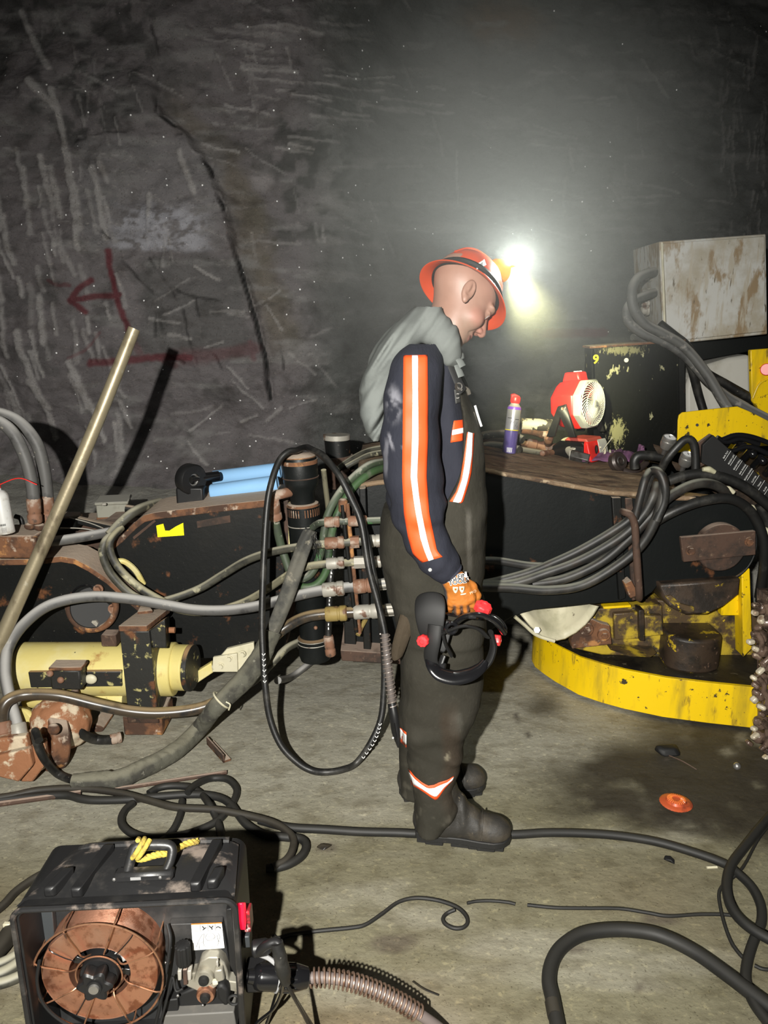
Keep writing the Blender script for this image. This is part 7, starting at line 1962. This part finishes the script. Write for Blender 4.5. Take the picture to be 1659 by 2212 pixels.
for px_ in (0,):
    obj('wire_guide', MB().tube([wpx(x, y, y_) for x, y, y_ in [(362, 1996, .09), (368, 2030, .07), (362, 2080, .06), (352, 2130, .05), (345, 2175, .05), (336, 2212, .05)]], .0042, n=8), M['soft_black'], we)
    obj('wire_guide', MB().tube([wpx(x, y, y_) for x, y, y_ in [(345, 2215, .04), (360, 2160, .05), (372, 2110, .06), (380, 2140, .05), (395, 2136, .05)]], .003, n=8), M['soft_black'], we)
# sticker, plate, drive rolls
st_ = wquad('instruction_sticker', [(413, 1997), (479, 1994), (485, 2048), (417, 2053)], DP * .47, .002, M['paper'], b=0)
yk = DP * .47 - .0012
def inkl(name, pl, r_=.0006, m=None, y=None):
    return obj(name, MB().tube([wpx(a, b_, yk if y is None else y) for a, b_ in pl], r_, n=5, sub=3), m or M['ink_grey'], st_)
wquad('orange_edge', [(413, 1996), (479, 1993), (479, 1995), (413, 1998)], DP * .47 - .001, .001, M['orange_ink'], b=0, parent=st_)
inkl('grid_line', [(415, 2012), (447, 2011), (481, 2009)]); inkl('grid_line', [(432, 1998), (433, 2012)]); inkl('grid_line', [(449, 1997), (450, 2011)]); inkl('grid_line', [(464, 1996), (466, 2010)])
wquad('grey_symbol', [(419, 2000), (429, 1999), (430, 2009), (420, 2010)], DP * .47 - .001, .001, mat('pale grey ink', (.5, .5, .5), .6), b=0, parent=st_)
for pl in [[(437, 2001), (441, 2006), (438, 2009)], [(441, 2006), (445, 2004)], [(452, 2000), (456, 2004), (460, 2000)], [(457, 2004), (458, 2008)], [(467, 2004), (471, 2002), (477, 2005)]]:
    inkl('pictogram', pl, .0012, M['ink'])
for pl in [[(424, 2046), (430, 2030), (440, 2017), (441, 2044), (470, 2042), (469, 2020)], [(443, 2026), (448, 2017), (458, 2016), (464, 2022), (460, 2030), (450, 2032), (444, 2027)], [(428, 2040), (440, 2034), (454, 2030), (466, 2024)], [(448, 2024), (456, 2023)], [(471, 2016), (475, 2024), (472, 2032), (476, 2036)], [(430, 2050), (431, 2040)]]:
    inkl('diagram_line', pl, .0006)
cp = wquad('control_strip', [(352, 1945), (470, 1937), (471, 1948), (354, 1957)], .02, .006, M['soft_black'], b=.001)
for x, y, w_ in [(357, 1951, 'RAT'), (378, 1949, 'A'), (394, 1948, 'V'), (414, 1947, 'COLD'), (430, 1946, 'PURGE'), (446, 1944, 'GAS')]:
    obj('strip_print', text_mb(w_, .0048, wpx(x + 4, y, .0185), eX, eZ, depth=.0002), M['white'], cp)
obj('strip_dot', MB().cyl(wpx(445, 1940, .019), wpx(445, 1940, .017), .002, n=12), M['white'], cp)
sil = mat('dusty silver casting', (.36, .34, .28), .45, .5, layers=[((.2, .18, .14), 14, .5, .7)])
dr = wquad('drive_casting', [(397, 2105), (424, 2102), (432, 2078), (450, 2068), (470, 2068), (484, 2080), (492, 2100), (494, 2120), (512, 2122), (514, 2145), (494, 2140), (470, 2130), (445, 2150), (405, 2132), (397, 2125)], DP * .36, .03, sil, b=.003)
for x, y, r_, m in [(441, 2113, .022, sil), (444, 2150, .021, cop)]:
    c_ = wpx(x, y, DP * .33)
    obj('drive_roll', MB().lathe([(.012, -.004), (r_ * .9, -.004), (r_, .0), (r_, .016), (r_ * .8, .018)], c_, eY, n=32), m, dr)
    obj('roll_knob', MB().lathe([(0, -.014), (.010, -.013), (.012, -.008), (.012, .0)], c_, eY, n=12), M['soft_black'], dr)
c_ = wpx(396, 2064, DP * .30)
rows = []
for h_, k_ in [(.030, .8), (.028, 1), (-.014, 1), (-.022, .86), (-.026, .5)]:
    rows.append([c_ + eX * (.0165 * k_ * (1 + .06 * math.cos(12 * t)) * math.cos(t)) + eY * (.0165 * k_ * (1 + .06 * math.cos(12 * t)) * math.sin(t)) + eZ * h_ for t in np.linspace(0, 2 * math.pi, 72, endpoint=False)])
obj('tension_knob', MB().loft(rows), M['soft_black'], dr)
for x in (388, 409):
    wquad('tension_bracket', [(x - 5, 2098), (x + 4, 2097), (x + 4, 2118), (x - 4, 2119)], DP * .30, .02, M['fit_pale'], b=.002, parent=dr)
wquad('tension_arm', [(394, 2096), (404, 2095), (405, 2128), (396, 2129)], DP * .31, .01, M['rust_brown'], b=.002, parent=dr)
wquad('latch_arm', [(462, 2098), (480, 2095), (486, 2118), (470, 2124), (462, 2112)], DP * .28, .02, sil, b=.004, parent=dr)
wquad('latch_tip', [(466, 2078), (471, 2077), (472, 2090), (467, 2091)], DP * .26, .01, M['fit_pale'], b=.002, parent=dr)
wquad('yellow_guide', [(458, 2122), (470, 2120), (471, 2127), (460, 2129)], DP * .28, .01, M['cream'], b=.001, parent=dr)
wquad('thumb_lever', [(466, 2132), (480, 2127), (494, 2140), (496, 2170), (486, 2176), (470, 2160)], DP * .25, .03, M['soft_black'], b=.008, parent=dr)
wquad('base_block', [(385, 2150), (420, 2135), (490, 2140), (496, 2190), (388, 2196)], DP * .42, .04, M['soft_black'], b=.004)
wquad('base_ledge', [(352, 2195), (505, 2186), (512, 2225), (350, 2232)], DP * .30, .06, mat('dusty grey steel', (.12, .115, .105), .6, layers=[((.2, .18, .15), 9, .5, .7)]), b=.003)
wquad('square_block', [(350, 2162), (384, 2158), (386, 2196), (349, 2196)], DP * .36, .04, M['soft_black'], b=.003)
for x, y in [(384, 2151), (438, 2172), (368, 2047), (358, 2080)]:
    obj('screw', MB().ell(wpx(x, y, DP * .33), (.0035, .0025, .0035)), M['steel'], we)
# bottom strip of the case and latch
obj('side_latch', MB().torus(wpx(506, 2160, .01), eY, .012, .003, n=24, m=6), M['soft_black'], we)
# handle and top ribs
ZH = .03
hb_ = [(-.07, 0), (.07, 0)]
hx = PXX(292) ; hy = .075
def tp(x, y, z): return wp(x, y, z)
topz = .017
base_h = MB().box(tp(PXX(300), .055, topz + .008), (.125, .03, .022), rot=ROT, b=.006)
hnd = obj('handle_base', base_h, pl_, we)
hp_ = [tp(PXX(262), .058, topz + .01), tp(PXX(272), .075, topz + .045), tp(PXX(282), .082, topz + .056), tp(PXX(330), .084, topz + .056), tp(PXX(356), .082, topz + .050), tp(PXX(356), .070, topz + .03), tp(PXX(346), .058, topz + .01)]
obj('carry_handle', MB().tube(hp_, [.011, .011, .012, .012, .011, .010, .010], n=12, sub=6), pl_, hnd)
obj('badge', MB().box(tp(PXX(285), .0385, topz + .010), (.022, .002, .006), rot=ROT), M['ink_grey'], hnd)
for x in (238, 338):
    obj('screw', MB().ell(tp(PXX(x), .039, topz + .010), (.004, .003, .004)), M['steel'], hnd)
rope = mat('yellow rope', (.50, .38, .06), .8, layers=[((.25, .18, .04), 60, .45, .6)], bump=(120, .6, .003))
rp_ = thing('yellow_rope', 'short yellow twisted rope knotted round the wire feeder handle', 'rope', tp(PXX(290), .07, topz + .02))
obj('rope_loop', MB().tube([tp(PXX(272) + .012 * math.cos(t) + .002 * t, .080 + .018 * math.sin(t), topz + .052 + .020 * math.cos(t * 1.0)) for t in np.linspace(0, 4 * math.pi, 22)], .0055, n=10, sub=3), rope, rp_)
rows = [tp(PXX(272), .078, topz + .032), tp(PXX(290), .080, topz + .026), tp(PXX(320), .088, topz + .028), tp(PXX(350), .10, topz + .024), tp(PXX(375), .13, topz + .02), tp(PXX(400), .15, topz + .012)]
for ph in (0, 2.1, 4.2):
    q = catmull(rows, 12)
    obj('rope_strand', MB().tube([p + Vector((0, .0036 * math.cos(ph + i * .55), .0036 * math.sin(ph + i * .55))) for i, p in enumerate(q)], .0042, n=8, sub=1), rope, rp_)
for x0, x1, y0, y1 in [(150, 185, .015, .15), (405, 435, .015, .15), (90, 118, .02, .08), (440, 455, .02, .06)]:
    mb = MB().hull([tp(PXX(x) + e, y, z) for x, y, z in [(x0, y0, .004), (x1, y1, .010), (x0, y0, topz + .010), (x1, y1, topz + .018)] for e in (0, .022)])
    obj('top_rib', mb, pc_, we, bev=.006)
obj('rear_edge', MB().tube([tp(PXX(x), .165, z) for x, z in [(120, .008), (150, .016), (250, .018), (400, .018), (470, .016)]], .008, n=8), pl_, we)
# right-hand end: red tail light, plug
def rp(y, z, x=0): return wp(WD + x, y, z)
obj('red_window', MB().hull([rp(y, z, x) for y, z in [(.02, -.03), (.05, -.055), (.05, -.095), (.025, -.105), (.015, -.07)] for x in (0, .012)]), mat('red tail light', (.75, .01, .03), .25, emit=((1, .01, .05), .8)), we, bev=.003)
obj('red_housing', MB().hull([rp(y, z, x) for y, z in [(.04, -.07), (.085, -.085), (.09, -.14), (.045, -.13)] for x in (0, .02)]), mat('cracked red lens', (.42, .03, .04), .3, layers=[((.75, .6, .58), 30, .60, .66), ((.12, .02, .02), 24, .5, .6)]), we, bev=.004)
obj('grey_clip', MB().hull([rp(y, z, x) for y, z in [(.04, -.135), (.085, -.14), (.085, -.175), (.045, -.17)] for x in (0, .016)]), MATS['grey blue panel'], we, bev=.003)
obj('side_switch', MB().hull([rp(y, z, x) for y, z in [(.03, -.23), (.09, -.23), (.09, -.27), (.03, -.28)] for x in (0, .045)]), M['plastic_clean'], we, bev=.008)

# torch lead plugged in on the right
tl_ = thing('torch_lead', 'thick torch cable with a spring strain relief plugged into the right of the wire feeder', 'welding cable', fl(700, 2150))
P0 = at(528, 2108, 1.40); P1 = at(552, 2110, 1.40); P2_ = at(640, 2112, 1.42); P3 = at(672, 2112, 1.43)
d_ = (P3 - P1).normalized()
obj('plug_body', MB().lathe([(.014, -.018), (.016, -.005), (.024, .0), (.028, .01), (.029, .045), (.030, .05), (.030, .085), (.027, .10), (.022, .118), (.014, .122)], P1, d_, n=32), M['gloss_black'], tl_)
obj('collar_ring', MB().torus(P1 + d_ * .048, d_, .0295, .0025, n=32, m=6), M['ink_grey'], tl_)
for k in range(10):
    a0 = 2 * math.pi * k / 10
    _, u_, w_ = frame_of(d_)
    obj('grip_rib', MB().tube([P1 + d_ * h_ + (u_ * math.cos(a0) + w_ * math.sin(a0)) * .0295 for h_ in (.062, .088)], .0022, n=6, smooth=False), M['plastic_clean'], tl_)
cpts = [P3 + d_ * .0, at(705, 2112, 1.43), at(755, 2120, 1.43), at(810, 2138, 1.43), at(865, 2165, 1.425), at(905, 2190, 1.42), at(945, 2218, 1.42), at(1000, 2262, 1.42)]
obj('lead_core', MB().tube(cpts, .0125, n=14, sub=8), mat('grey brown cable jacket', (.16, .13, .12), .6), tl_)
q = catmull(cpts[:6], 40)
# arc length helix
acc = [0]
for a, b in zip(q[:-1], q[1:]): acc.append(acc[-1] + (b - a).length)
hx_ = []
N_ = 25 * 14
for i in range(N_):
    s_ = acc[-1] * i / (N_ - 1)
    j = min(int(np.searchsorted(acc, s_)), len(q) - 1); j = max(j, 1)
    t_ = (s_ - acc[j - 1]) / max(acc[j] - acc[j - 1], 1e-9)
    p = q[j - 1].lerp(q[j], t_); tn = (q[j] - q[j - 1]).normalized()
    _, u_, w_ = frame_of(tn)
    a0 = 2 * math.pi * i / 14
    hx_.append(p + u_ * (.0195 * math.cos(a0)) + w_ * (.0195 * math.sin(a0)))
obj('strain_spring', MB().tube(hx_, .0024, n=7, sub=1), mat('rusty spring wire', (.30, .20, .15), .4, .6, layers=[((.15, .08, .05), 30, .5, .65)]), tl_)
# control plug, taped bundle and thin leads
cb_ = thing('control_cable', 'taped bundle of thin black control leads hanging over the torch plug', 'cable', fl(640, 2200))
obj('connector', MB().lathe([(.014, 0), (.018, .004), (.018, .03), (.012, .04)], at(545, 2050, 1.38), Vector((1, .1, .1)), n=20), M['plastic_clean'], cb_)
obj('arm_lead', MB().tube(A([(560, 2055, 1.37), (575, 2042, 1.36), (595, 2035, 1.36), (604, 2042, 1.355)]), .010, n=10), M['plastic_clean'], cb_)
tp_ = MB().tube(A([(598, 2036, 1.355), (604, 2065, 1.35), (612, 2098, 1.35), (618, 2124, 1.352)]), [.013, .014, .016, .009], n=14)
for i, v in enumerate(tp_.v): tp_.v[i] = v + Vector((1, .3, 0)) * (.002 * float(vn(v.x * 160, v.y * 160, v.z * 160)))
obj('taped_bundle', tp_, M['hose_black'], cb_)
obj('arm_lead', MB().tube(A([(560, 2062, 1.38), (580, 2070, 1.37), (598, 2084, 1.36)]), .005, n=8), M['ink_grey'], cb_)
for pts in [[(616, 2120, 1.352), (632, 2150, 1.36), (652, 2185, 1.38), (672, 2225, 1.40)], [(617, 2122, 1.352), (640, 2160, 1.37), (668, 2205, 1.40), (690, 2240, 1.42)], [(612, 2120, 1.36), (606, 2150, 1.39), (590, 2180, 1.42), (560, 2205, 1.44), (545, 2222, 1.45)], [(610, 2120, 1.365), (596, 2150, 1.41), (585, 2185, 1.44), (572, 2222, 1.46)]]:
    obj('thin_lead', MB().tube(A(pts), .0038, n=8), M['gloss_black'], cb_)
# ------------------------------------------------------------------ cables and small things on the floor
def fcable(lab, pts, r, m=None, name='floor_cable', cat='cable', lift=0.0, group=None, n=12):
    P = []
    for p in pts:
        z = r * .9 + lift + (p[2] if len(p) > 2 else 0)
        P.append(fl(p[0], p[1], z))
    o = obj(name, MB().tube(P, r, n=n, sub=8), m or M['cable'])
    return tag(o, lab, cat, group)
C_, CB = M['cable'], M['cable_brown']
fcable('dusty brown cable running from the left edge over the coil, hooking behind the feeder', [(-40, 1728), (30, 1718), (84, 1707), (169, 1703), (253, 1712), (321, 1729), (380, 1744), (464, 1749, .004), (548, 1765), (600, 1782), (632, 1808), (632, 1835), (618, 1858), (588, 1874)], .0125, CB, lift=.008)
fcable('black cable with the outermost bend beside the dark debris patch', [(-40, 1732), (60, 1722), (139, 1718), (175, 1726), (211, 1729), (280, 1727), (337, 1721), (422, 1716), (470, 1722), (498, 1737), (515, 1760), (534, 1782), (570, 1803), (612, 1808), (648, 1812), (661, 1825), (654, 1846), (630, 1864), (600, 1874), (575, 1876)], .0135)
fcable('black cable loop with the highest arch, circling back to the left', [(405, 1712, .02), (414, 1701, .02), (435, 1688, .01), (460, 1681), (490, 1683), (508, 1698), (511, 1714), (500, 1738), (480, 1764), (456, 1781), (420, 1796), (380, 1806), (321, 1810), (285, 1800), (266, 1785), (262, 1768), (270, 1750), (287, 1735)], .0125)
fcable('black cable arching low over the coil and down behind the feeder corner', [(321, 1714), (340, 1703), (363, 1698), (392, 1698), (414, 1702), (436, 1716), (452, 1738, .016), (466, 1764), (474, 1790), (478, 1815), (474, 1832), (481, 1852), (486, 1870)], .0125)
fcable('black cable crossing under the coil toward the feeder handle', [(393, 1730), (391, 1752), (384, 1774), (372, 1795), (352, 1815), (326, 1834), (300, 1846)], .012)
fcable('long black cable crossing the whole floor under the near boot', [(560, 1772), (620, 1787), (700, 1792), (780, 1797), (860, 1799), (900, 1801), (1000, 1803), (1110, 1803), (1180, 1799), (1260, 1800), (1340, 1806), (1420, 1819), (1500, 1842), (1565, 1866), (1595, 1888), (1625, 1918), (1643, 1955), (1645, 1990), (1634, 2018), (1622, 2050), (1613, 2085), (1612, 2120), (1628, 2165), (1664, 2215)], .0135)
fcable('thin black wire with a small loop lying right of the feeder', [(590, 2022), (600, 2027), (630, 2018), (699, 2010), (760, 2004), (790, 1997), (825, 1974), (860, 1949), (898, 1940), (945, 1945), (985, 1959), (1005, 1976), (1010, 1993), (999, 2004), (980, 2005), (962, 1996), (957, 1984), (966, 1973), (983, 1965, .008)], .0055, C_, name='thin_wire', cat='wire')
fcable('short cut piece of thin black wire near the floor centre', [(1009, 1951), (1030, 1947), (1060, 1946), (1095, 1949), (1113, 1953)], .0045, C_, name='thin_wire', cat='wire')
fcable('straight thin black wire running right into the heavy cables', [(1139, 1955), (1200, 1961), (1270, 1962), (1340, 1963), (1400, 1972), (1445, 1979), (1520, 1975), (1590, 1979), (1625, 2000)], .0048, C_, name='thin_wire', cat='wire')
fcable('heavy black cable curling in from the right edge and out again', [(1690, 1735), (1650, 1778), (1608, 1830), (1580, 1868), (1570, 1905), (1573, 1940), (1585, 1968), (1605, 1992), (1632, 2012), (1675, 2036)], .0145, lift=.02)
fcable('thin black wire drooping beside the heavy cables at right', [(1680, 1760), (1640, 1810), (1610, 1865), (1590, 1890), (1562, 1912), (1553, 1930), (1556, 1960), (1566, 2000), (1580, 2036), (1595, 2058), (1608, 2072)], .0048, C_, name='thin_wire', cat='wire', lift=.004)
fcable('short black wire end at the right edge beneath the cables', [(1630, 2086), (1650, 2094), (1690, 2096)], .0045, C_, name='thin_wire', cat='wire')
big = thing('heavy_hose', 'thickest black hose making a wide bend at the lower right', 'hose', fl(1330, 2010))
Pb = [fl(x, y, .0185) for x, y in [(1206, 2225), (1194, 2160), (1186, 2120), (1192, 2080), (1214, 2045), (1255, 2019), (1310, 2009), (1370, 2010), (1430, 2022), (1500, 2056), (1570, 2105), (1640, 2158), (1690, 2195)]]
obj('hose_tube', MB().tube(Pb, .0185, n=16, sub=8), C_, big)
obj('frayed_patch', MB().tube([fl(x, y, .0205) for x, y in [(1193, 2165), (1196, 2180), (1199, 2196)]], .0185, n=12), CB, big)
fcable('brown black cable curving behind the left shoulder of the feeder', [(-30, 1985), (10, 1952), (39, 1922), (97, 1886), (174, 1864), (251, 1853), (300, 1850)], .0125, CB)
for i, (pts, r, lab) in enumerate([([(-40, 2085), (0, 2046), (22, 2015), (40, 1992)], .024, 'thickest dark cable of the bundle left of the feeder'), ([(-40, 2096), (10, 2078), (45, 2058)], .014, 'olive cable of the bundle left of the feeder, upper one'), ([(-40, 2116), (10, 2100), (48, 2076)], .016, 'olive cable of the bundle left of the feeder, middle one'), ([(-40, 2132), (10, 2122), (50, 2106)], .014, 'olive cable of the bundle left of the feeder, lowest one')]):
    fcable(lab, pts, r, M['hose_olive'] if i else M['cable_brown'], lift=.002)
obj('cable_label', MB().box(fl(16, 2000, .04), (.02, .012, .02), b=.002), M['cream'], None)
bpy.data.objects['cable_label'].name = 'paper_scrap'
tag(bpy.data.objects['paper_scrap'], 'small pale torn tag on the thick cable left of the feeder', 'tag')

# torch cable loop hanging from the pivot, with gun
tl2 = thing('torch_cable', 'long black welding torch cable hung over the pivot cap, looping down to the floor', 'welding cable', fl(700, 1668))
la = [(662, 966, 3.02), (652, 968, 2.97), (640, 973, 2.91), (622, 976, 2.88), (603, 996, 2.86), (587, 1040, 2.82), (577, 1095, 2.79), (570, 1204, 2.74), (566, 1330, 2.68), (568, 1410, 2.64), (573, 1480, 2.60), (583, 1550, 2.57), (606, 1608, 2.54), (640, 1645, 2.52)]
P = [at(*p) for p in la] + [fl(672, 1664, .016), fl(705, 1668, .016), fl(742, 1662, .016), fl(770, 1648, .02)] + [at(*p) for p in [(800, 1606, 2.57), (822, 1556, 2.60), (829, 1500, 2.63), (830, 1430, 2.66), (824, 1345, 2.69), (809, 1250, 2.72), (789, 1150, 2.76), (764, 1082, 2.79), (735, 1030, 2.83), (705, 994, 2.88), (685, 977, 2.93), (672, 970, 2.98), (664, 967, 3.02)]]
obj('cable_loop', MB().tube(P, .0125, n=12, sub=8), M['hose_black'], tl2)
lb = [(664, 966, 3.0), (676, 972, 2.93), (700, 986, 2.86), (733, 1028, 2.80), (758, 1077, 2.77), (780, 1130, 2.74), (797, 1229, 2.70), (817, 1305, 2.67), (831, 1368, 2.64), (838, 1440, 2.61), (848, 1525, 2.58)]
P = [at(*p) for p in lb]
obj('cable_end', MB().tube(P, .0125, n=12, sub=8), M['hose_black'], tl2)
q = catmull([at(*p) for p in lb[8:]], 30)
def helix(q, R_, turns, per=12):
    acc = [0]
    for a, b in zip(q[:-1], q[1:]): acc.append(acc[-1] + (b - a).length)
    out = []; N_ = turns * per
    for i in range(N_):
        s_ = acc[-1] * i / (N_ - 1); j = max(1, min(int(np.searchsorted(acc, s_)), len(q) - 1))
        p = q[j - 1].lerp(q[j], (s_ - acc[j - 1]) / max(acc[j] - acc[j - 1], 1e-9)); tn = (q[j] - q[j - 1]).normalized()
        _, u_, w_ = frame_of(tn); a0 = 2 * math.pi * i / per
        out.append(p + u_ * (R_ * math.cos(a0)) + w_ * (R_ * math.sin(a0)))
    return out
obj('strain_spring', MB().tube(helix(q, .0175, 17), .0026, n=7, sub=1), mat('pale spring wire', (.32, .27, .24), .4, .5), tl2)
obj('spring_core', MB().tube(q, .0135, n=12, sub=1), mat('brown sleeve', (.13, .11, .10), .7), tl2)
gun = obj('gun_handle', MB().tube(A([(847, 1518, 2.585), (852, 1545, 2.57), (858, 1580, 2.56), (866, 1612, 2.55)]), [.017, .020, .021, .014], n=16), M['plastic_clean'], tl2)
obj('gun_trigger', MB().hull(A([(846, 1560, 2.54), (852, 1560, 2.53), (858, 1600, 2.53), (850, 1596, 2.54)], None)), M['soft_black'], gun, bev=.003)
obj('gun_neck', MB().tube(A([(864, 1606, 2.55), (872, 1640, 2.54), (886, 1668, 2.53)]), .008, n=10), M['steel_dark'], gun)
obj('gun_screw', MB().ell(at(849, 1594, 2.53), (.004, .004, .004)), M['white'], gun)
for (x0, y0, Ya), (x1, y1, Yb_) in [((783, 1636, 2.55), (822, 1556, 2.588)), ((569, 1408, 2.628), (572, 1478, 2.588))]:
    mb = MB()
    for k in range(9 if x0 > 600 else 6):
        t = (k + .3) / (9 if x0 > 600 else 6)
        p = at(x0 + (x1 - x0) * t + (8 * math.sin(math.pi * t) if x0 > 600 else 1), y0 + (y1 - y0) * t, Ya + (Yb_ - Ya) * t)
        mb.tube([p + Vector((-.006, -.006, .002)), p + Vector((0, -.009, -.004)), p + Vector((.006, -.006, .003))], .0016, n=5, sub=2)
    obj('white_print', mb, M['white'], tl2)

# rods, scrap, caps and debris
tag(obj('steel_rod', MB().tube([fl(236, 1707, .01), fl(490, 1668, .01)], .008, n=10, smooth=False), M['rust_brown']), 'thin rusty steel rod lying behind the cable coil', 'rod')
tag(obj('steel_bar', MB().tube([fl(-40, 1742, .012), fl(175, 1712, .012)], .010, n=8, smooth=False), M['rust_brown']), 'dark rusty bar lying along the cable at the left edge', 'bar')
sa = thing('angle_scrap', 'short rusty angle iron piece on the floor under the wrapped sleeve', 'scrap metal', fl(470, 1615))
a_, b_ = fl(446, 1598, .02), fl(482, 1638, .02)
d_ = (b_ - a_).normalized(); n_ = Vector((-d_.y, d_.x, 0))
obj('flange', MB().hull([a_ + n_ * e + Vector((0, 0, z)) for e in (0, .03) for z in (-.02, -.012)] + [b_ + n_ * e + Vector((0, 0, z)) for e in (0, .03) for z in (-.02, -.012)]), M['rust'], sa)
obj('web', MB().hull([p + n_ * e + Vector((0, 0, z)) for p in (a_, b_) for e in (.0, .006) for z in (-.02, .012)]), M['rust_brown'], sa)
cp_ = thing('plastic_cap', 'flat orange red translucent ribbed cap lying on the oily floor', 'cap', fl(1460, 1735))
orc = mat('orange red plastic', (.55, .10, .035), .35, layers=[((.30, .06, .03), 30, .5, .65)])
c_ = fl(1460, 1735, .006)
rows = []
for r_, h_ in [(.052, .0), (.054, .003), (.050, .006), (.034, .008), (.030, .016), (.020, .020), (.012, .016), (0, .018)]:
    rows.append([c_ + Vector((r_ * math.cos(2 * math.pi * k / 60) * (1 + .02 * (k % 2)), r_ * math.sin(2 * math.pi * k / 60) * (1 + .02 * (k % 2)), h_)) for k in range(60)])
obj('cap_body', MB().loft(rows), orc, cp_)
mb = MB()
for k in range(24):
    t = 2 * math.pi * k / 24
    mb.tube([c_ + Vector((math.cos(t) * r_, math.sin(t) * r_, h_)) for r_, h_ in [(.014, .018), (.022, .021), (.031, .016)]], .0012, n=5, sub=3)
obj('ribbed_ring', mb, mat('bright orange plastic', (.85, .24, .05), .35), cp_)
mb = MB(); c_ = fl(1440, 1626, .0)
mb.hull([c_ + Vector((x, y, z)) for x, y, z in [(-.05, .02, 0), (.055, .03, 0), (.05, -.03, 0), (-.03, -.035, 0), (-.045, .01, .03), (.04, .02, .028), (.03, -.02, .03), (-.03, -.02, .024)]])
o_ = obj('rubber_piece', mb, M['soft_black'], bev=.012); tag(o_, 'dark rubber lump lying on the oily floor near the apron', 'rubber scrap')
tag(obj('floor_twig', MB().tube([fl(1445, 1632, .03), fl(1475, 1645, .012), fl(1505, 1663, .006)], .0022, n=6), M['rust_brown']), 'thin brown stalk lying beside the rubber lump', 'stalk')
tag(obj('steel_ball', MB().ell(fl(1592, 1655, .014), (.014, .014, .014)), M['steel']), 'small shiny steel ball on the dark floor by the cutter chain', 'ball')
c_ = fl(1446, 1861, .0)
tag(obj('stone', MB().hull([c_ + Vector((x, y, z)) for x, y, z in [(-.016, .01, 0), (.012, -.014, 0), (.016, .0, .006), (-.01, .016, .010), (0, -.01, .012), (-.014, 0, .006), (.006, .01, .012)]]), M['soft_black'], bev=.002), 'small dark stone below the long floor cable', 'stone')
tag(obj('floor_stub', MB().cyl(fl(1527, 1874, .005), fl(1549, 1873, .005), .004, n=10), M['cream']), 'tiny pale butt lying next to the long floor cable', 'butt')
tag(obj('debris', MB().hull([fl(700, 1830, 0) + Vector((x, y, z)) for x, y, z in [(-.03, .0, 0), (.03, .01, 0), (.0, -.02, 0), (.01, .02, 0), (-.01, .005, .012), (.015, 0, .010)]]), M['oily'], bev=.004), 'small clump of brown dirt right of the cable coil', 'dirt')
tag(obj('stick', MB().tube([fl(892, 2120, .004), fl(915, 2136, .005), fl(948, 2150, .004)], .0022, n=6), M['oily']), 'thin dark splinter lying above the torch lead', 'splinter')

# ------------------------------------------------------------------ dusty haze lit by the cap lamp
hz = mat('drifting dust', (1, 1, 1), 1)
nt = hz.node_tree; nt.nodes.clear()
out = nt.nodes.new('ShaderNodeOutputMaterial'); vs_ = nt.nodes.new('ShaderNodeVolumeScatter')
vs_.inputs['Color'].default_value = (.93, .96, .92, 1); vs_.inputs['Anisotropy'].default_value = 0.0
tc = nt.nodes.new('ShaderNodeTexCoord'); ln = nt.nodes.new('ShaderNodeVectorMath'); ln.operation = 'LENGTH'
nt.links.new(tc.outputs['Object'], ln.inputs[0])
HR = .88
mr = nt.nodes.new('ShaderNodeMapRange'); mr.interpolation_type = 'SMOOTHERSTEP'
mr.inputs['From Min'].default_value = .18; mr.inputs['From Max'].default_value = HR * .98
mr.inputs['To Min'].default_value = HAZE_D if 'HAZE_D' in globals() else .27; mr.inputs['To Max'].default_value = 0.0
nt.links.new(ln.outputs['Value'], mr.inputs['Value'])
nt.links.new(mr.outputs[0], vs_.inputs['Density']); nt.links.new(vs_.outputs[0], out.inputs['Volume'])
hc = lp + Vector((-.04, .12, .14))
me = MB().ell((0, 0, 0), (HR, HR * .78, HR), nu=32, nv=18)
ho = obj('haze', me, hz)
for v in ho.data.vertices: v.co.z -= HR
ho.location = hc
ho['kind'] = 'stuff'; ho['label'] = 'pale dusty haze glowing round the lit cap lamp'; ho['category'] = 'haze'
